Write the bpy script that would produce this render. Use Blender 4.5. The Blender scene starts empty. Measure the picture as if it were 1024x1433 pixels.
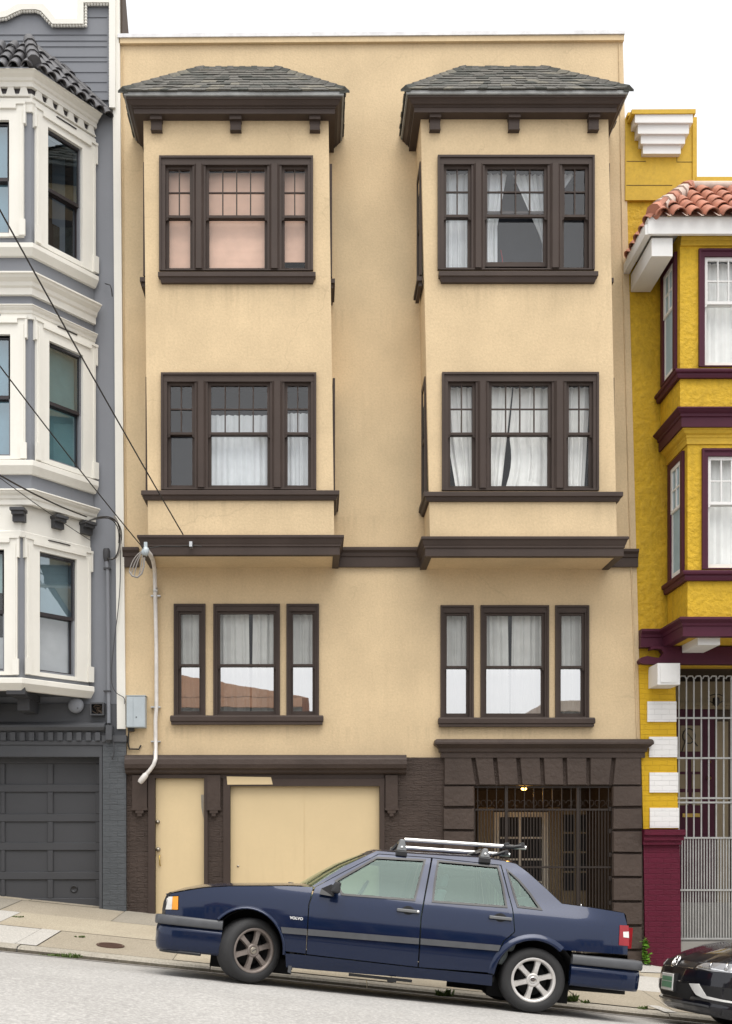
import bpy, bmesh, math, random
from mathutils import Vector, Matrix
from mathutils.geometry import delaunay_2d_cdt
R = math.radians
random.seed(7)
scene = bpy.context.scene
col = scene.collection

# ------------------------------------------------------------------ camera constants (photo is 1024 x 1433)
F, CX, CY, D0 = 1490.0, 440.0, 1170.0, 15.7
def X(px, Y=0.0): return (px - CX) / F * (Y + D0)
def Z(py, Y=0.0): return (CY - py) / F * (Y + D0)
def P(px, py, Y=0.0): return Vector((X(px, Y), Y, Z(py, Y)))

# ------------------------------------------------------------------ objects
def empty(name, loc):
    o = bpy.data.objects.new(name, None); col.objects.link(o); o.location = loc
    o.empty_display_size = 0.2
    return o
def tag(o, label=None, cat=None, group=None, kind=None):
    if label: o['label'] = label
    if cat: o['category'] = cat
    if group: o['group'] = group
    if kind: o['kind'] = kind
    return o
def attach(o, parent, keep=True):
    o.parent = parent
    if keep:
        m = Matrix.Identity(4); q = parent
        chain = []
        while q is not None: chain.append(q); q = q.parent
        for q in reversed(chain): m = m @ q.matrix_parent_inverse @ q.matrix_basis
        o.matrix_parent_inverse = m.inverted()

class Fr:
    """a vertical plane: origin O, horizontal direction e, outward normal n"""
    def __init__(s, O, e, n): s.O = Vector(O); s.e = Vector(e).normalized(); s.n = Vector(n).normalized()
    def pt(s, a, n, z): return Vector((s.O.x + s.e.x*a + s.n.x*n, s.O.y + s.e.y*a + s.n.y*n, z))
    def hit(s, px, py):
        d = Vector(((px-CX)/F, 1.0, (CY-py)/F)); c = Vector((0, -D0, 0))
        t = (s.O - c).dot(s.n) / d.dot(s.n); p = c + d*t
        return (p - s.O).dot(s.e), p.z
def front(Y): return Fr((0, Y, 0), (1, 0, 0), (0, -1, 0))

class MB:
    def __init__(s): s.v = []; s.f = []; s.m = []; s.sm = []
    def add(s, vs, fs, mi=0, smooth=False):
        b = len(s.v); s.v += [tuple(v) for v in vs]
        for f in fs: s.f.append([i+b for i in f]); s.m.append(mi); s.sm.append(smooth)
    def hexa(s, a, mi=0):   # 8 points: 0-3 one face, 4-7 the opposite one
        c = sum((Vector(p) for p in a), Vector())/8
        fs = []
        for f in ((0,1,2,3),(7,6,5,4),(0,4,5,1),(1,5,6,2),(2,6,7,3),(3,7,4,0)):
            p = [Vector(a[i]) for i in f]; n = (p[2]-p[0]).cross(p[3]-p[1])
            fs.append(f if n.dot(sum(p, Vector())/4 - c) >= 0 else tuple(reversed(f)))
        s.add(a, fs, mi)
    def box(s, x0, x1, y0, y1, z0, z1, mi=0):
        s.hexa([(x0,y0,z0),(x1,y0,z0),(x1,y0,z1),(x0,y0,z1),(x0,y1,z0),(x1,y1,z0),(x1,y1,z1),(x0,y1,z1)], mi)
    def fbox(s, fr, a0, a1, n0, n1, z0, z1, mi=0):
        s.hexa([fr.pt(a0,n0,z0),fr.pt(a1,n0,z0),fr.pt(a1,n0,z1),fr.pt(a0,n0,z1),
                fr.pt(a0,n1,z0),fr.pt(a1,n1,z0),fr.pt(a1,n1,z1),fr.pt(a0,n1,z1)], mi)
    def prism(s, poly, ext, mi=0, smooth=False):   # polygon of 3-D points pushed along ext
        ext = Vector(ext); n = len(poly); P0 = [Vector(p) for p in poly]; P1 = [p+ext for p in P0]
        nn = Vector()
        for i in range(n): nn += P0[i].cross(P0[(i+1) % n])
        if nn.dot(ext) > 0: P0.reverse(); P1.reverse()
        s.add(P0 + P1, [tuple(range(n)), tuple(reversed(range(n, 2*n)))], mi)
        s.add(P0 + P1, [(i, i+n, (i+1) % n + n, (i+1) % n) for i in range(n)], mi, smooth)
    def quad(s, a, b, c, d, mi=0): s.add([a, b, c, d], [(0,1,2,3)], mi)
    def tube(s, pts, r, seg=8, mi=0, cap=True):
        pts = [Vector(p) for p in pts]; n = len(pts)
        rr = r if isinstance(r, (list, tuple)) else [r]*n
        vs = []; up = Vector((0.123, 0.31, 0.94)).normalized()
        for i in range(n):
            d = (pts[min(i+1, n-1)] - pts[max(i-1, 0)]).normalized()
            a = d.cross(up)
            if a.length < .05: a = d.cross(Vector((1, 0, 0)))
            a.normalize(); b = a.cross(d).normalized(); up = b
            for k in range(seg):
                t = 2*math.pi*k/seg; vs.append(pts[i] + (a*math.cos(t) + b*math.sin(t))*rr[i])
        fs = [(i*seg+k, i*seg+(k+1) % seg, (i+1)*seg+(k+1) % seg, (i+1)*seg+k) for i in range(n-1) for k in range(seg)]
        s.add(vs, [tuple(reversed(f)) for f in fs], mi, True)
        if cap: s.add(vs[:seg] + vs[-seg:], [tuple(range(seg)), tuple(reversed(range(seg, 2*seg)))], mi)
    def lathe(s, prof, M=None, seg=32, mi=0, smooth=True):  # profile of (radius, height) round local z
        M = M or Matrix.Identity(4); n = len(prof); vs = []
        for k in range(seg):
            t = 2*math.pi*k/seg
            for r, h in prof: vs.append(M @ Vector((r*math.cos(t), r*math.sin(t), h)))
        fs = [(k*n+i, ((k+1) % seg)*n+i, ((k+1) % seg)*n+i+1, k*n+i+1) for k in range(seg) for i in range(n-1)]
        s.add(vs, fs, mi, smooth)
    def sweep(s, path, prof, mi=0, smooth=False):   # plan path of (x, y); closed profile of (outward, z); outward = right of travel
        n = len(path); m = len(prof); vs = []
        for i in range(n):
            p = Vector(path[i]); ns = []
            if i > 0: d = (p - Vector(path[i-1])).normalized(); ns.append(Vector((d.y, -d.x)))
            if i < n-1: d = (Vector(path[i+1]) - p).normalized(); ns.append(Vector((d.y, -d.x)))
            if len(ns) == 2: q = ns[0] + ns[1]; q = q / max(.2, q.dot(ns[0]))
            else: q = ns[0]
            for o, z in prof: vs.append((p.x + q.x*o, p.y + q.y*o, z))
        area = sum(prof[i][0]*prof[(i+1) % m][1] - prof[(i+1) % m][0]*prof[i][1] for i in range(m))
        fs = []
        for i in range(n-1):
            for k in range(m):
                f = (i*m+k, (i+1)*m+k, (i+1)*m+(k+1) % m, i*m+(k+1) % m)
                fs.append(f if area > 0 else tuple(reversed(f)))
        s.add(vs, fs, mi, smooth)
        a = tuple(range(m)); b = tuple(reversed(range((n-1)*m, n*m)))
        s.add(vs, [a, b] if area < 0 else [tuple(reversed(a)), tuple(reversed(b))], mi)
    def build(s, name, mats, parent=None, bevel=0, keep=True, seg=1):
        me = bpy.data.meshes.new(name); me.from_pydata(s.v, [], s.f)
        if not isinstance(mats, (list, tuple)): mats = [mats]
        for m in mats: me.materials.append(m)
        me.polygons.foreach_set('material_index', s.m); me.polygons.foreach_set('use_smooth', s.sm)
        me.update()
        o = bpy.data.objects.new(name, me); col.objects.link(o)
        if bevel:
            b = o.modifiers.new('bevel', 'BEVEL'); b.width = bevel; b.segments = seg; b.limit_method = 'ANGLE'; b.angle_limit = R(40)
        if parent is not None: attach(o, parent, keep)
        return o

# ------------------------------------------------------------------ materials
def newmat(name):
    m = bpy.data.materials.new(name); m.use_nodes = True; nt = m.node_tree
    return m, nt, nt.nodes['Principled BSDF'], nt.nodes['Material Output']
def N(nt, t, **k):
    n = nt.nodes.new(t)
    for a, b in k.items():
        if hasattr(n, a): setattr(n, a, b)
        else: n.inputs[a].default_value = b
    return n
def rgba(c): return (c[0], c[1], c[2], 1)
def mixc(nt, fac, a, b, mode='MIX'):
    n = nt.nodes.new('ShaderNodeMix'); n.data_type = 'RGBA'; n.blend_type = mode; n.clamp_factor = True
    for sock, val in ((n.inputs[0], fac), (n.inputs[6], a), (n.inputs[7], b)):
        if hasattr(val, 'is_linked'): nt.links.new(val, sock)
        elif isinstance(val, (int, float)): sock.default_value = val
        else: sock.default_value = rgba(val)
    return n.outputs[2]
def ramp(nt, src, a, b, ca=0.0, cb=1.0):
    n = nt.nodes.new('ShaderNodeMapRange'); n.inputs[1].default_value = a; n.inputs[2].default_value = b
    n.inputs[3].default_value = ca; n.inputs[4].default_value = cb; nt.links.new(src, n.inputs[0]); return n.outputs[0]
def coords(nt, scale=(1, 1, 1)):
    t = nt.nodes.new('ShaderNodeTexCoord'); mp = nt.nodes.new('ShaderNodeMapping'); mp.inputs['Scale'].default_value = scale
    nt.links.new(t.outputs['Object'], mp.inputs['Vector']); return mp.outputs[0]
def noise(nt, vec, scale, detail=4, rough=.55):
    n = N(nt, 'ShaderNodeTexNoise'); n.inputs['Scale'].default_value = scale; n.inputs['Detail'].default_value = detail
    n.inputs['Roughness'].default_value = rough; nt.links.new(vec, n.inputs['Vector']); return n.outputs[0]
def bump(nt, bs, h, strength=.3, dist=.01, prev=None):
    b = N(nt, 'ShaderNodeBump'); b.inputs['Strength'].default_value = strength; b.inputs['Distance'].default_value = dist
    nt.links.new(h, b.inputs['Height'])
    if prev is not None: nt.links.new(prev, b.inputs['Normal'])
    nt.links.new(b.outputs[0], bs.inputs['Normal']); return b.outputs[0]

def paint(name, c, rough=.5, var=.12, bscale=40, bstr=.15, bdist=.004, stain=0.0, stain_c=None, spec=.22, speck=0.0, sscale=26, drips=(), crack=0.0):
    """painted wall or woodwork: mottled colour, slow dirt streaks that run down, fine bump"""
    m, nt, bs, out = newmat(name)
    v = coords(nt); big = noise(nt, v, 1.3, 5); fine = noise(nt, v, bscale, 3)
    dark = tuple(x*(1-var) for x in c); lite = tuple(min(.9, x*(1+var*.6)) for x in c)
    cc = mixc(nt, ramp(nt, big, .3, .7), dark, lite)
    cc = mixc(nt, ramp(nt, fine, .3, .7, 0, .35), cc, tuple(x*(1-var*1.2) for x in c))
    if speck:
        sp = noise(nt, v, sscale, 2, .7)
        cc = mixc(nt, ramp(nt, sp, .50, .68, 0, speck), cc, tuple(x*.62 for x in c)); cc = mixc(nt, ramp(nt, sp, .47, .30, 0, speck*.7), cc, tuple(min(.85, x*1.3) for x in c))
    if stain:
        st = noise(nt, coords(nt, (5, 5, .35)), 1.6, 5, .6)
        cl = noise(nt, v, .55, 3)
        mm = N(nt, 'ShaderNodeMath', operation='MULTIPLY'); nt.links.new(ramp(nt, st, .52, .75), mm.inputs[0]); nt.links.new(ramp(nt, cl, .45, .7), mm.inputs[1])
        m2 = N(nt, 'ShaderNodeMath', operation='MULTIPLY'); nt.links.new(mm.outputs[0], m2.inputs[0]); m2.inputs[1].default_value = stain
        cc = mixc(nt, m2.outputs[0], cc, stain_c or tuple(x*.5 for x in c))
    if drips:      # rain marks that run down from the ends of the sills
        tc = nt.nodes.new('ShaderNodeTexCoord'); sz = nt.nodes.new('ShaderNodeSeparateXYZ'); nt.links.new(tc.outputs['Object'], sz.inputs[0])
        run = noise(nt, coords(nt, (9, 9, .5)), 1.5, 4, .6); patch_ = noise(nt, coords(nt, (1, 1, .4)), 1.1, 2)
        for z0, ln in drips:
            up = ramp(nt, sz.outputs[2], z0, z0-.03); fall = ramp(nt, sz.outputs[2], z0-ln, z0)
            k = N(nt, 'ShaderNodeMath', operation='MULTIPLY'); nt.links.new(up, k.inputs[0]); nt.links.new(fall, k.inputs[1])
            k2 = N(nt, 'ShaderNodeMath', operation='MULTIPLY'); nt.links.new(k.outputs[0], k2.inputs[0]); nt.links.new(ramp(nt, run, .48, .68, 0, .34), k2.inputs[1])
            k3 = N(nt, 'ShaderNodeMath', operation='MULTIPLY'); nt.links.new(k2.outputs[0], k3.inputs[0]); nt.links.new(ramp(nt, patch_, .38, .6), k3.inputs[1])
            cc = mixc(nt, k3.outputs[0], cc, tuple(x*.5 for x in c))
    if crack:      # a few hairline cracks
        wv = N(nt, 'ShaderNodeVectorMath', operation='MULTIPLY_ADD'); nz = N(nt, 'ShaderNodeTexNoise'); nz.inputs['Scale'].default_value = 2.2; nz.inputs['Detail'].default_value = 5; nt.links.new(v, nz.inputs['Vector'])
        nt.links.new(nz.outputs['Color'], wv.inputs[0]); wv.inputs[1].default_value = (.7, .7, .7); nt.links.new(v, wv.inputs[2])
        vo = N(nt, 'ShaderNodeTexVoronoi'); vo.feature = 'DISTANCE_TO_EDGE'; vo.inputs['Scale'].default_value = .38; nt.links.new(wv.outputs[0], vo.inputs['Vector'])
        ln_ = ramp(nt, vo.outputs['Distance'], .0045, .0015); ms = ramp(nt, noise(nt, v, .7, 2), .50, .58, 0, crack)
        kk = N(nt, 'ShaderNodeMath', operation='MULTIPLY'); nt.links.new(ln_, kk.inputs[0]); nt.links.new(ms, kk.inputs[1]); cc = mixc(nt, kk.outputs[0], cc, tuple(x*.45 for x in c))
    nt.links.new(cc, bs.inputs['Base Color']); bs.inputs['Roughness'].default_value = rough
    bs.inputs['Specular IOR Level'].default_value = spec
    bump(nt, bs, fine, bstr, bdist)
    return m
def brickmat(name, c, bw=.22, bh=.075, mortar=.008, var=.15, rough_bump=.6, rough=.6, swap=True):
    """painted brick: courses in the bump, a little wear in the colour"""
    m, nt, bs, out = newmat(name)
    t = nt.nodes.new('ShaderNodeTexCoord'); sx = nt.nodes.new('ShaderNodeSeparateXYZ'); cb = nt.nodes.new('ShaderNodeCombineXYZ')
    nt.links.new(t.outputs['Object'], sx.inputs[0])
    ad = N(nt, 'ShaderNodeMath', operation='ADD'); nt.links.new(sx.outputs[0], ad.inputs[0]); nt.links.new(sx.outputs[1], ad.inputs[1])
    nt.links.new(ad.outputs[0], cb.inputs[0]); nt.links.new(sx.outputs[2], cb.inputs[1])
    v0 = coords(nt); wob = noise(nt, v0, 9, 3)
    b = N(nt, 'ShaderNodeTexBrick'); b.inputs['Scale'].default_value = 1; b.inputs['Brick Width'].default_value = bw
    b.inputs['Row Height'].default_value = bh; b.inputs['Mortar Size'].default_value = mortar; b.inputs['Mortar Smooth'].default_value = .4
    b.inputs['Color1'].default_value = (1, 1, 1, 1); b.inputs['Color2'].default_value = (.75, .75, .75, 1); b.inputs['Mortar'].default_value = (0, 0, 0, 1)
    vm = N(nt, 'ShaderNodeVectorMath', operation='MULTIPLY_ADD'); cmb = nt.nodes.new('ShaderNodeCombineXYZ')
    nt.links.new(wob, cmb.inputs[0]); nt.links.new(wob, cmb.inputs[1]); nt.links.new(cmb.outputs[0], vm.inputs[0])
    vm.inputs[1].default_value = (.02, .02, 0); nt.links.new(cb.outputs[0], vm.inputs[2]); nt.links.new(vm.outputs[0], b.inputs['Vector'])
    big = noise(nt, v0, 2.2, 5)
    cc = mixc(nt, ramp(nt, big, .3, .7), tuple(x*(1-var) for x in c), tuple(x*(1+var) for x in c))
    cc = mixc(nt, ramp(nt, b.outputs['Color'], 0, 1, .28, 0), cc, tuple(x*.45 for x in c))
    nt.links.new(cc, bs.inputs['Base Color']); bs.inputs['Roughness'].default_value = rough; bs.inputs['Specular IOR Level'].default_value = .2
    fine = noise(nt, coords(nt, (6, 6, 22)), 2.5, 6, .65)
    q = bump(nt, bs, fine, rough_bump, .03)
    bump(nt, bs, b.outputs['Color'], .55, .012, q)
    return m
def plain(name, c, rough=.5, metal=0, spec=.5, **kw):
    m, nt, bs, out = newmat(name); v = coords(nt); n = noise(nt, v, kw.get('scale', 8), 4)
    k = kw.get('var', .12)
    cc = mixc(nt, ramp(nt, n, .3, .7), tuple(x*(1-k) for x in c), tuple(min(1, x*(1+k)) for x in c))
    nt.links.new(cc, bs.inputs['Base Color']); bs.inputs['Roughness'].default_value = rough; bs.inputs['Metallic'].default_value = metal
    bs.inputs['Specular IOR Level'].default_value = spec
    if 'bump' in kw: bump(nt, bs, noise(nt, v, kw.get('bscale', 60), 3), kw['bump'], .004)
    return m
def glassmat(name, tint=(.9, .95, .95), refl=.06, rough=.0, wave=0.0, rtint=(1, 1, 1)):
    """window glass: a clear pane whose mirror grows towards grazing angles"""
    m, nt, bs, out = newmat(name); nt.nodes.remove(bs)
    tr = N(nt, 'ShaderNodeBsdfTransparent'); tr.inputs[0].default_value = rgba(tint)
    gl = N(nt, 'ShaderNodeBsdfAnisotropic' if False else 'ShaderNodeBsdfGlossy'); gl.inputs['Roughness'].default_value = rough; gl.inputs[0].default_value = rgba(rtint)
    ge = N(nt, 'ShaderNodeNewGeometry'); lw = N(nt, 'ShaderNodeVectorMath', operation='DOT_PRODUCT'); nt.links.new(ge.outputs['Incoming'], lw.inputs[1]); nt.links.new(ge.outputs['Normal'], lw.inputs[0])
    ab = N(nt, 'ShaderNodeMath', operation='ABSOLUTE'); nt.links.new(lw.outputs['Value'], ab.inputs[0])
    om = N(nt, 'ShaderNodeMath', operation='SUBTRACT'); om.inputs[0].default_value = 1; nt.links.new(ab.outputs[0], om.inputs[1]); om.use_clamp = True
    pw = N(nt, 'ShaderNodeMath', operation='POWER'); nt.links.new(om.outputs[0], pw.inputs[0]); pw.inputs[1].default_value = 5
    mr = ramp(nt, pw.outputs[0], 0, 1.0, refl, 1.0)
    mx = N(nt, 'ShaderNodeMixShader'); nt.links.new(mr, mx.inputs[0]); nt.links.new(tr.outputs[0], mx.inputs[1]); nt.links.new(gl.outputs[0], mx.inputs[2])
    nt.links.new(mx.outputs[0], out.inputs[0])
    if wave:
        b = N(nt, 'ShaderNodeBump'); b.inputs['Strength'].default_value = wave; b.inputs['Distance'].default_value = .02
        nt.links.new(noise(nt, coords(nt), 2.5, 2), b.inputs['Height']); nt.links.new(b.outputs[0], gl.inputs['Normal'])
    return m
def carpaint(name, c, coat=1.0, metal=.35, rough=.38, dirt=.1):
    m, nt, bs, out = newmat(name); v = coords(nt)
    d = noise(nt, v, 3, 6, .7); cc = mixc(nt, ramp(nt, d, .5, .8, 0, dirt), c, (.16, .15, .14))
    nt.links.new(cc, bs.inputs['Base Color'])
    bs.inputs['Metallic'].default_value = metal; bs.inputs['Roughness'].default_value = rough
    bs.inputs['Specular IOR Level'].default_value = .12
    bs.inputs['Coat Weight'].default_value = coat; bs.inputs['Coat Roughness'].default_value = .06
    bump(nt, bs, noise(nt, v, 2.2, 2), .05, .02)
    return m
def clothmat(name, c, trans=.25):
    m, nt, bs, out = newmat(name); v = coords(nt); n = noise(nt, v, 5, 4)
    cc = mixc(nt, ramp(nt, n, .3, .7), tuple(x*.88 for x in c), c); nt.links.new(cc, bs.inputs['Base Color']); bs.inputs['Roughness'].default_value = .9
    bs.inputs['Specular IOR Level'].default_value = .1
    return m
def leafmat(name, c):
    m, nt, bs, out = newmat(name); n = noise(nt, coords(nt), 30, 2)
    nt.links.new(mixc(nt, n, tuple(x*.6 for x in c), tuple(x*1.5 for x in c)), bs.inputs['Base Color']); bs.inputs['Roughness'].default_value = .5
    return m

M = {}
M['cream'] = paint('cream_stucco', (.655, .508, .318), .75, .13, 42, .42, .008, .42, (.44, .33, .20), .15, .20, 30, ((Z(394, -.75), .55), (Z(699, -.75), .40), (Z(1015, -.05), .40)), .17)
M['creamd'] = paint('cream_door_paint', (.66, .52, .31), .5, .05, 25, .06, .003, .25, (.45, .34, .2), .35)
M['brown'] = paint('brown_trim_paint', (.062, .045, .038), .55, .18, 30, .2, .004)
M['brownb'] = brickmat('brown_painted_brick', (.066, .048, .040), .22, .075, .008, .18, .9, .55)
M['brownr'] = paint('brown_rusticated_block', (.074, .055, .046), .6, .2, 14, .7, .02)
M['brownc'] = paint('brown_cornice_paint', (.066, .048, .040), .5, .2, 14, .5, .015)
M['greyw'] = paint('grey_house_paint', (.212, .222, .245), .6, .06, 40, .12, .003, .3, (.15, .15, .16))
M['greyb'] = brickmat('grey_painted_brick', (.085, .092, .10), .22, .078, .006, .1, .5, .5)
M['greyd'] = paint('dark_grey_paint', (.078, .081, .088), .5, .07, 25, .1, .003)
M['greyg'] = paint('garage_door_grey', (.064, .065, .070), .45, .08, 20, .08, .003)
M['white'] = paint('white_trim_paint', (.76, .74, .68), .5, .05, 25, .08, .003, .2, (.5, .46, .4))
M['whiteq'] = brickmat('white_painted_brick', (.80, .79, .78), .22, .075, .004, .02, .2, .5)
M['whitew'] = paint('white_eave_paint', (.76, .755, .74), .5, .05, 25, .08, .003, .15, (.5, .48, .45))
M['yellow'] = paint('yellow_stucco', (.60, .375, .022), .65, .14, 13, 1.0, .024, .6, (.26, .16, .03), .3, .35, 13)
M['yellows'] = paint('yellow_smooth_paint', (.58, .37, .035), .6, .10, 20, .3, .008, .5, (.34, .22, .05), .3, .2, 20)
M['yellowb'] = brickmat('yellow_painted_brick', (.62, .38, .018), .22, .075, .006, .06, .3, .5)
M['purple'] = paint('purple_trim_paint', (.070, .014, .030), .5, .15, 20, .15, .004)
M['purpleb'] = brickmat('purple_painted_brick', (.100, .009, .026), .22, .078, .007, .12, .4, .5)
M['blackf'] = plain('black_window_frame', (.022, .017, .019), .4)
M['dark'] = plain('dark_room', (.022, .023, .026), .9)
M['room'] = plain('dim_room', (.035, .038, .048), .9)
M['glass'] = glassmat('window_glass', (.86, .89, .92), .075, .0, .05)
M['glassh'] = glassmat('curtained_window_glass', (.96, .97, .97), .04, .02, .05)
M['mirror'] = glassmat('reflecting_window_glass', (.7, .7, .7), .54, .0, .016)
M['bluegl'] = glassmat('blue_reflecting_glass', (.55, .68, .74), .22, .02, .03, (.85, .95, 1))
M['curtain'] = clothmat('white_curtain', (.88, .88, .86))
M['curtg'] = clothmat('grey_net_curtain', (.66, .66, .63))
M['blind'] = clothmat('peach_blind', (.80, .54, .42))
M['tealb'] = clothmat('grey_green_blind', (.38, .50, .48))
M['blueb'] = clothmat('pale_blue_blind', (.36, .47, .52))
M['paleb'] = clothmat('pale_grey_blind', (.55, .55, .54))
M['drip'] = plain('grey_drip_metal', (.27, .275, .27), .5, .2, var=.2)
M['metal'] = plain('galvanised_metal', (.55, .56, .57), .35, .8)
M['coping'] = plain('coping_metal', (.60, .60, .61), .55, .2, bump=.2)
M['silver'] = plain('silver_bar', (.78, .78, .78), .3, .85)
M['bars'] = plain('grey_gate_bars', (.37, .37, .36), .5, .2)
M['ironb'] = plain('brown_iron_bars', (.028, .020, .016), .5, .2)
M['brass'] = plain('brass', (.6, .42, .12), .3, .9)
M['steel'] = plain('dull_steel', (.40, .36, .30), .35, .8)
M['wire'] = plain('black_cable', (.025, .022, .02), .6)
M['wirew'] = plain('pale_cable', (.28, .26, .24), .6)
M['pvc'] = plain('painted_conduit', (.66, .63, .60), .45, .1)
M['boxg'] = plain('blue_grey_box_metal', (.42, .47, .50), .45, .2, var=.06)
M['tan'] = paint('tan_entry_wall', (.30, .24, .155), .7, .12, 20, .1, .004)
M['tanl'] = paint('pale_door_frame', (.78, .74, .64), .5, .08, 20, .1, .004)
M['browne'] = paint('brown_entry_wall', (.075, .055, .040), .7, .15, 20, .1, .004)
M['rubber'] = plain('rubber', (.022, .022, .023), .75, bump=.2)
M['tread'] = plain('dusty_rubber', (.035, .034, .033), .85, bump=.4)
M['blackp'] = plain('black_plastic', (.018, .018, .02), .35)
M['greyp'] = plain('grey_bumper_plastic', (.072, .075, .082), .45)
M['under'] = plain('underbody', (.012, .012, .013), .9)
M['navy'] = carpaint('navy_car_paint', (.0052, .0135, .045), .75, .28, .26, .015)
M['black'] = carpaint('black_car_paint', (.006, .006, .010), 1, .2, .3, .04)
M['cglass'] = glassmat('car_window_glass', (.32, .43, .41), .05, .0, .010, (.72, .92, .88))
M['wglass'] = glassmat('windscreen_glass', (.55, .68, .62), .06, .0, .02, (.9, 1, .97))
M['seat'] = plain('grey_seat_cloth', (.22, .25, .25), .9)
M['rimb'] = plain('dusty_brown_rim', (.24, .205, .185), .5, .5)
M['rims'] = plain('silver_rim', (.62, .60, .58), .38, .55)
M['lampw'] = plain('clear_lamp_lens', (.66, .65, .62), .15, .1)
M['lampd'] = plain('clear_dark_lamp_lens', (.30, .30, .31), .08, .3)
M['stepg'] = paint('grey_entry_step', (.27, .26, .245), .8, .1)
M['lampa'] = plain('amber_lens', (.75, .30, .02), .2)
M['lampr'] = plain('red_lens', (.26, .008, .014), .2)
M['chrome'] = plain('chrome', (.8, .8, .8), .12, 1.0)
M['badge'] = plain('bright_badge', (.8, .8, .8), .4, .2)
M['footm'] = plain('grey_clamp_metal', (.16, .165, .17), .45, .3)
M['plate'] = plain('green_plate', (.06, .26, .14), .4)
M['platew'] = plain('white_plate', (.7, .7, .68), .4)
M['rust'] = plain('rusty_iron', (.10, .055, .04), .7, .3, bump=.5)
M['leaf'] = leafmat('weed_leaf', (.10, .22, .02))
M['grassm'] = leafmat('kerb_weed', (.07, .11, .02))
M['clay'] = plain('clay_roof_tile', (.40, .165, .105), .7, bump=.3, var=.3, scale=5)
M['mortar'] = plain('roof_mortar', (.52, .42, .36), .9, bump=.5)
M['dtile'] = plain('dark_roof_tile', (.075, .073, .078), .35, bump=.2, var=.35, scale=6)
M['sh1'] = plain('shingle_green_grey', (.105, .101, .090), .9, bump=.5, var=.25, scale=30)
M['sh2'] = plain('shingle_dark', (.062, .064, .056), .9, bump=.5, var=.25, scale=30)
M['sh3'] = plain('shingle_tan', (.155, .145, .118), .9, bump=.5, var=.25, scale=30)
M['lamp'] = newmat('lit_bulb')[0]
_b = M['lamp'].node_tree.nodes['Principled BSDF']; _b.inputs['Emission Color'].default_value = (1, .52, .12, 1); _b.inputs['Emission Strength'].default_value = 6
M['h_red'] = paint('opposite_house_red', (.16, .07, .05), .7, .15, 20, .2, .006)
M['h_tan'] = paint('opposite_house_tan', (.52, .44, .37), .7, .1, 20, .2, .006)
M['h_grey'] = paint('opposite_house_grey', (.16, .17, .18), .7, .1, 20, .2, .006)
M['h_orange'] = paint('opposite_cornice_orange', (.55, .32, .21), .7, .15, 20, .2, .006)

def ground_mat(name, c, c2, grain, gstr, spots=.25, crack=0):
    m, nt, bs, out = newmat(name); v = coords(nt)
    big = noise(nt, v, .9, 6, .6); med = noise(nt, v, 9, 5, .7); fine = noise(nt, v, grain, 3, .8)
    cc = mixc(nt, ramp(nt, big, .35, .65), c, c2)
    cc = mixc(nt, ramp(nt, med, .5, .75, 0, spots), cc, tuple(x*.6 for x in c))
    cc = mixc(nt, ramp(nt, fine, .42, .66, 0, .62), cc, tuple(x*.62 for x in c))
    cc = mixc(nt, ramp(nt, fine, .46, .34, 0, .55), cc, tuple(min(.8, x*1.45) for x in c))
    nt.links.new(cc, bs.inputs['Base Color']); bs.inputs['Roughness'].default_value = .85; bs.inputs['Specular IOR Level'].default_value = .25
    bump(nt, bs, fine, gstr, .006)
    return m
M['road'] = ground_mat('road_surface', (.385, .373, .356), (.43, .418, .40), 30, .6)
M['gutter'] = ground_mat('gutter_dirt', (.24, .225, .205), (.32, .30, .28), 42, .5)
M['sw1'] = ground_mat('pavement_tan', (.32, .28, .215), (.375, .33, .26), 55, .25)
M['sw2'] = ground_mat('pavement_grey', (.29, .265, .22), (.33, .30, .25), 55, .25)
M['sw3'] = ground_mat('pavement_pale', (.46, .44, .405), (.51, .49, .455), 55, .15, .08)
M['sw4'] = ground_mat('pavement_sand', (.38, .33, .25), (.44, .39, .30), 55, .25)
M['joint'] = ground_mat('pavement_joint', (.10, .085, .06), (.14, .12, .08), 30, .4)
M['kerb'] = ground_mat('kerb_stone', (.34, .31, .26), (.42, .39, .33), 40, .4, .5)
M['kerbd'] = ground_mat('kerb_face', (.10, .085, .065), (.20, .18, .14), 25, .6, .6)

# ------------------------------------------------------------------ world, sun, camera
SUN_EL, SUN_AZ = 68, 15    # azimuth: degrees to the right of straight behind the camera
w = bpy.data.worlds.new('World'); scene.world = w; w.use_nodes = True; nt = w.node_tree
bg = nt.nodes['Background']
sky = nt.nodes.new('ShaderNodeTexSky'); sky.sky_type = 'NISHITA'; sky.sun_disc = False
sky.sun_elevation = R(SUN_EL); sky.sun_rotation = R(180 - SUN_AZ); sky.dust_density = 4; sky.air_density = 1
hs = nt.nodes.new('ShaderNodeHueSaturation'); hs.inputs['Saturation'].default_value = .12
nt.links.new(sky.outputs[0], hs.inputs['Color'])
skyc = mixc(nt, .55, hs.outputs[0], (7.6, 7.65, 7.8))     # an even layer of cloud over the sky
nt.links.new(skyc, bg.inputs[0]); bg.inputs[1].default_value = .12
L = bpy.data.lights.new('sun', 'SUN'); L.energy = 1.35; L.angle = R(48); L.color = (1, .95, .87)
lo = bpy.data.objects.new('sun', L); col.objects.link(lo)
sd = Vector((math.sin(R(SUN_AZ))*math.cos(R(SUN_EL)), -math.cos(R(SUN_AZ))*math.cos(R(SUN_EL)), math.sin(R(SUN_EL))))
lo.rotation_euler = sd.to_track_quat('Z', 'Y').to_euler(); lo.location = (5, -20, 30)
scene.view_settings.view_transform = 'Standard'; scene.view_settings.look = 'None'; scene.view_settings.gamma = 1
scene.view_settings.exposure = 0.84
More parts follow.
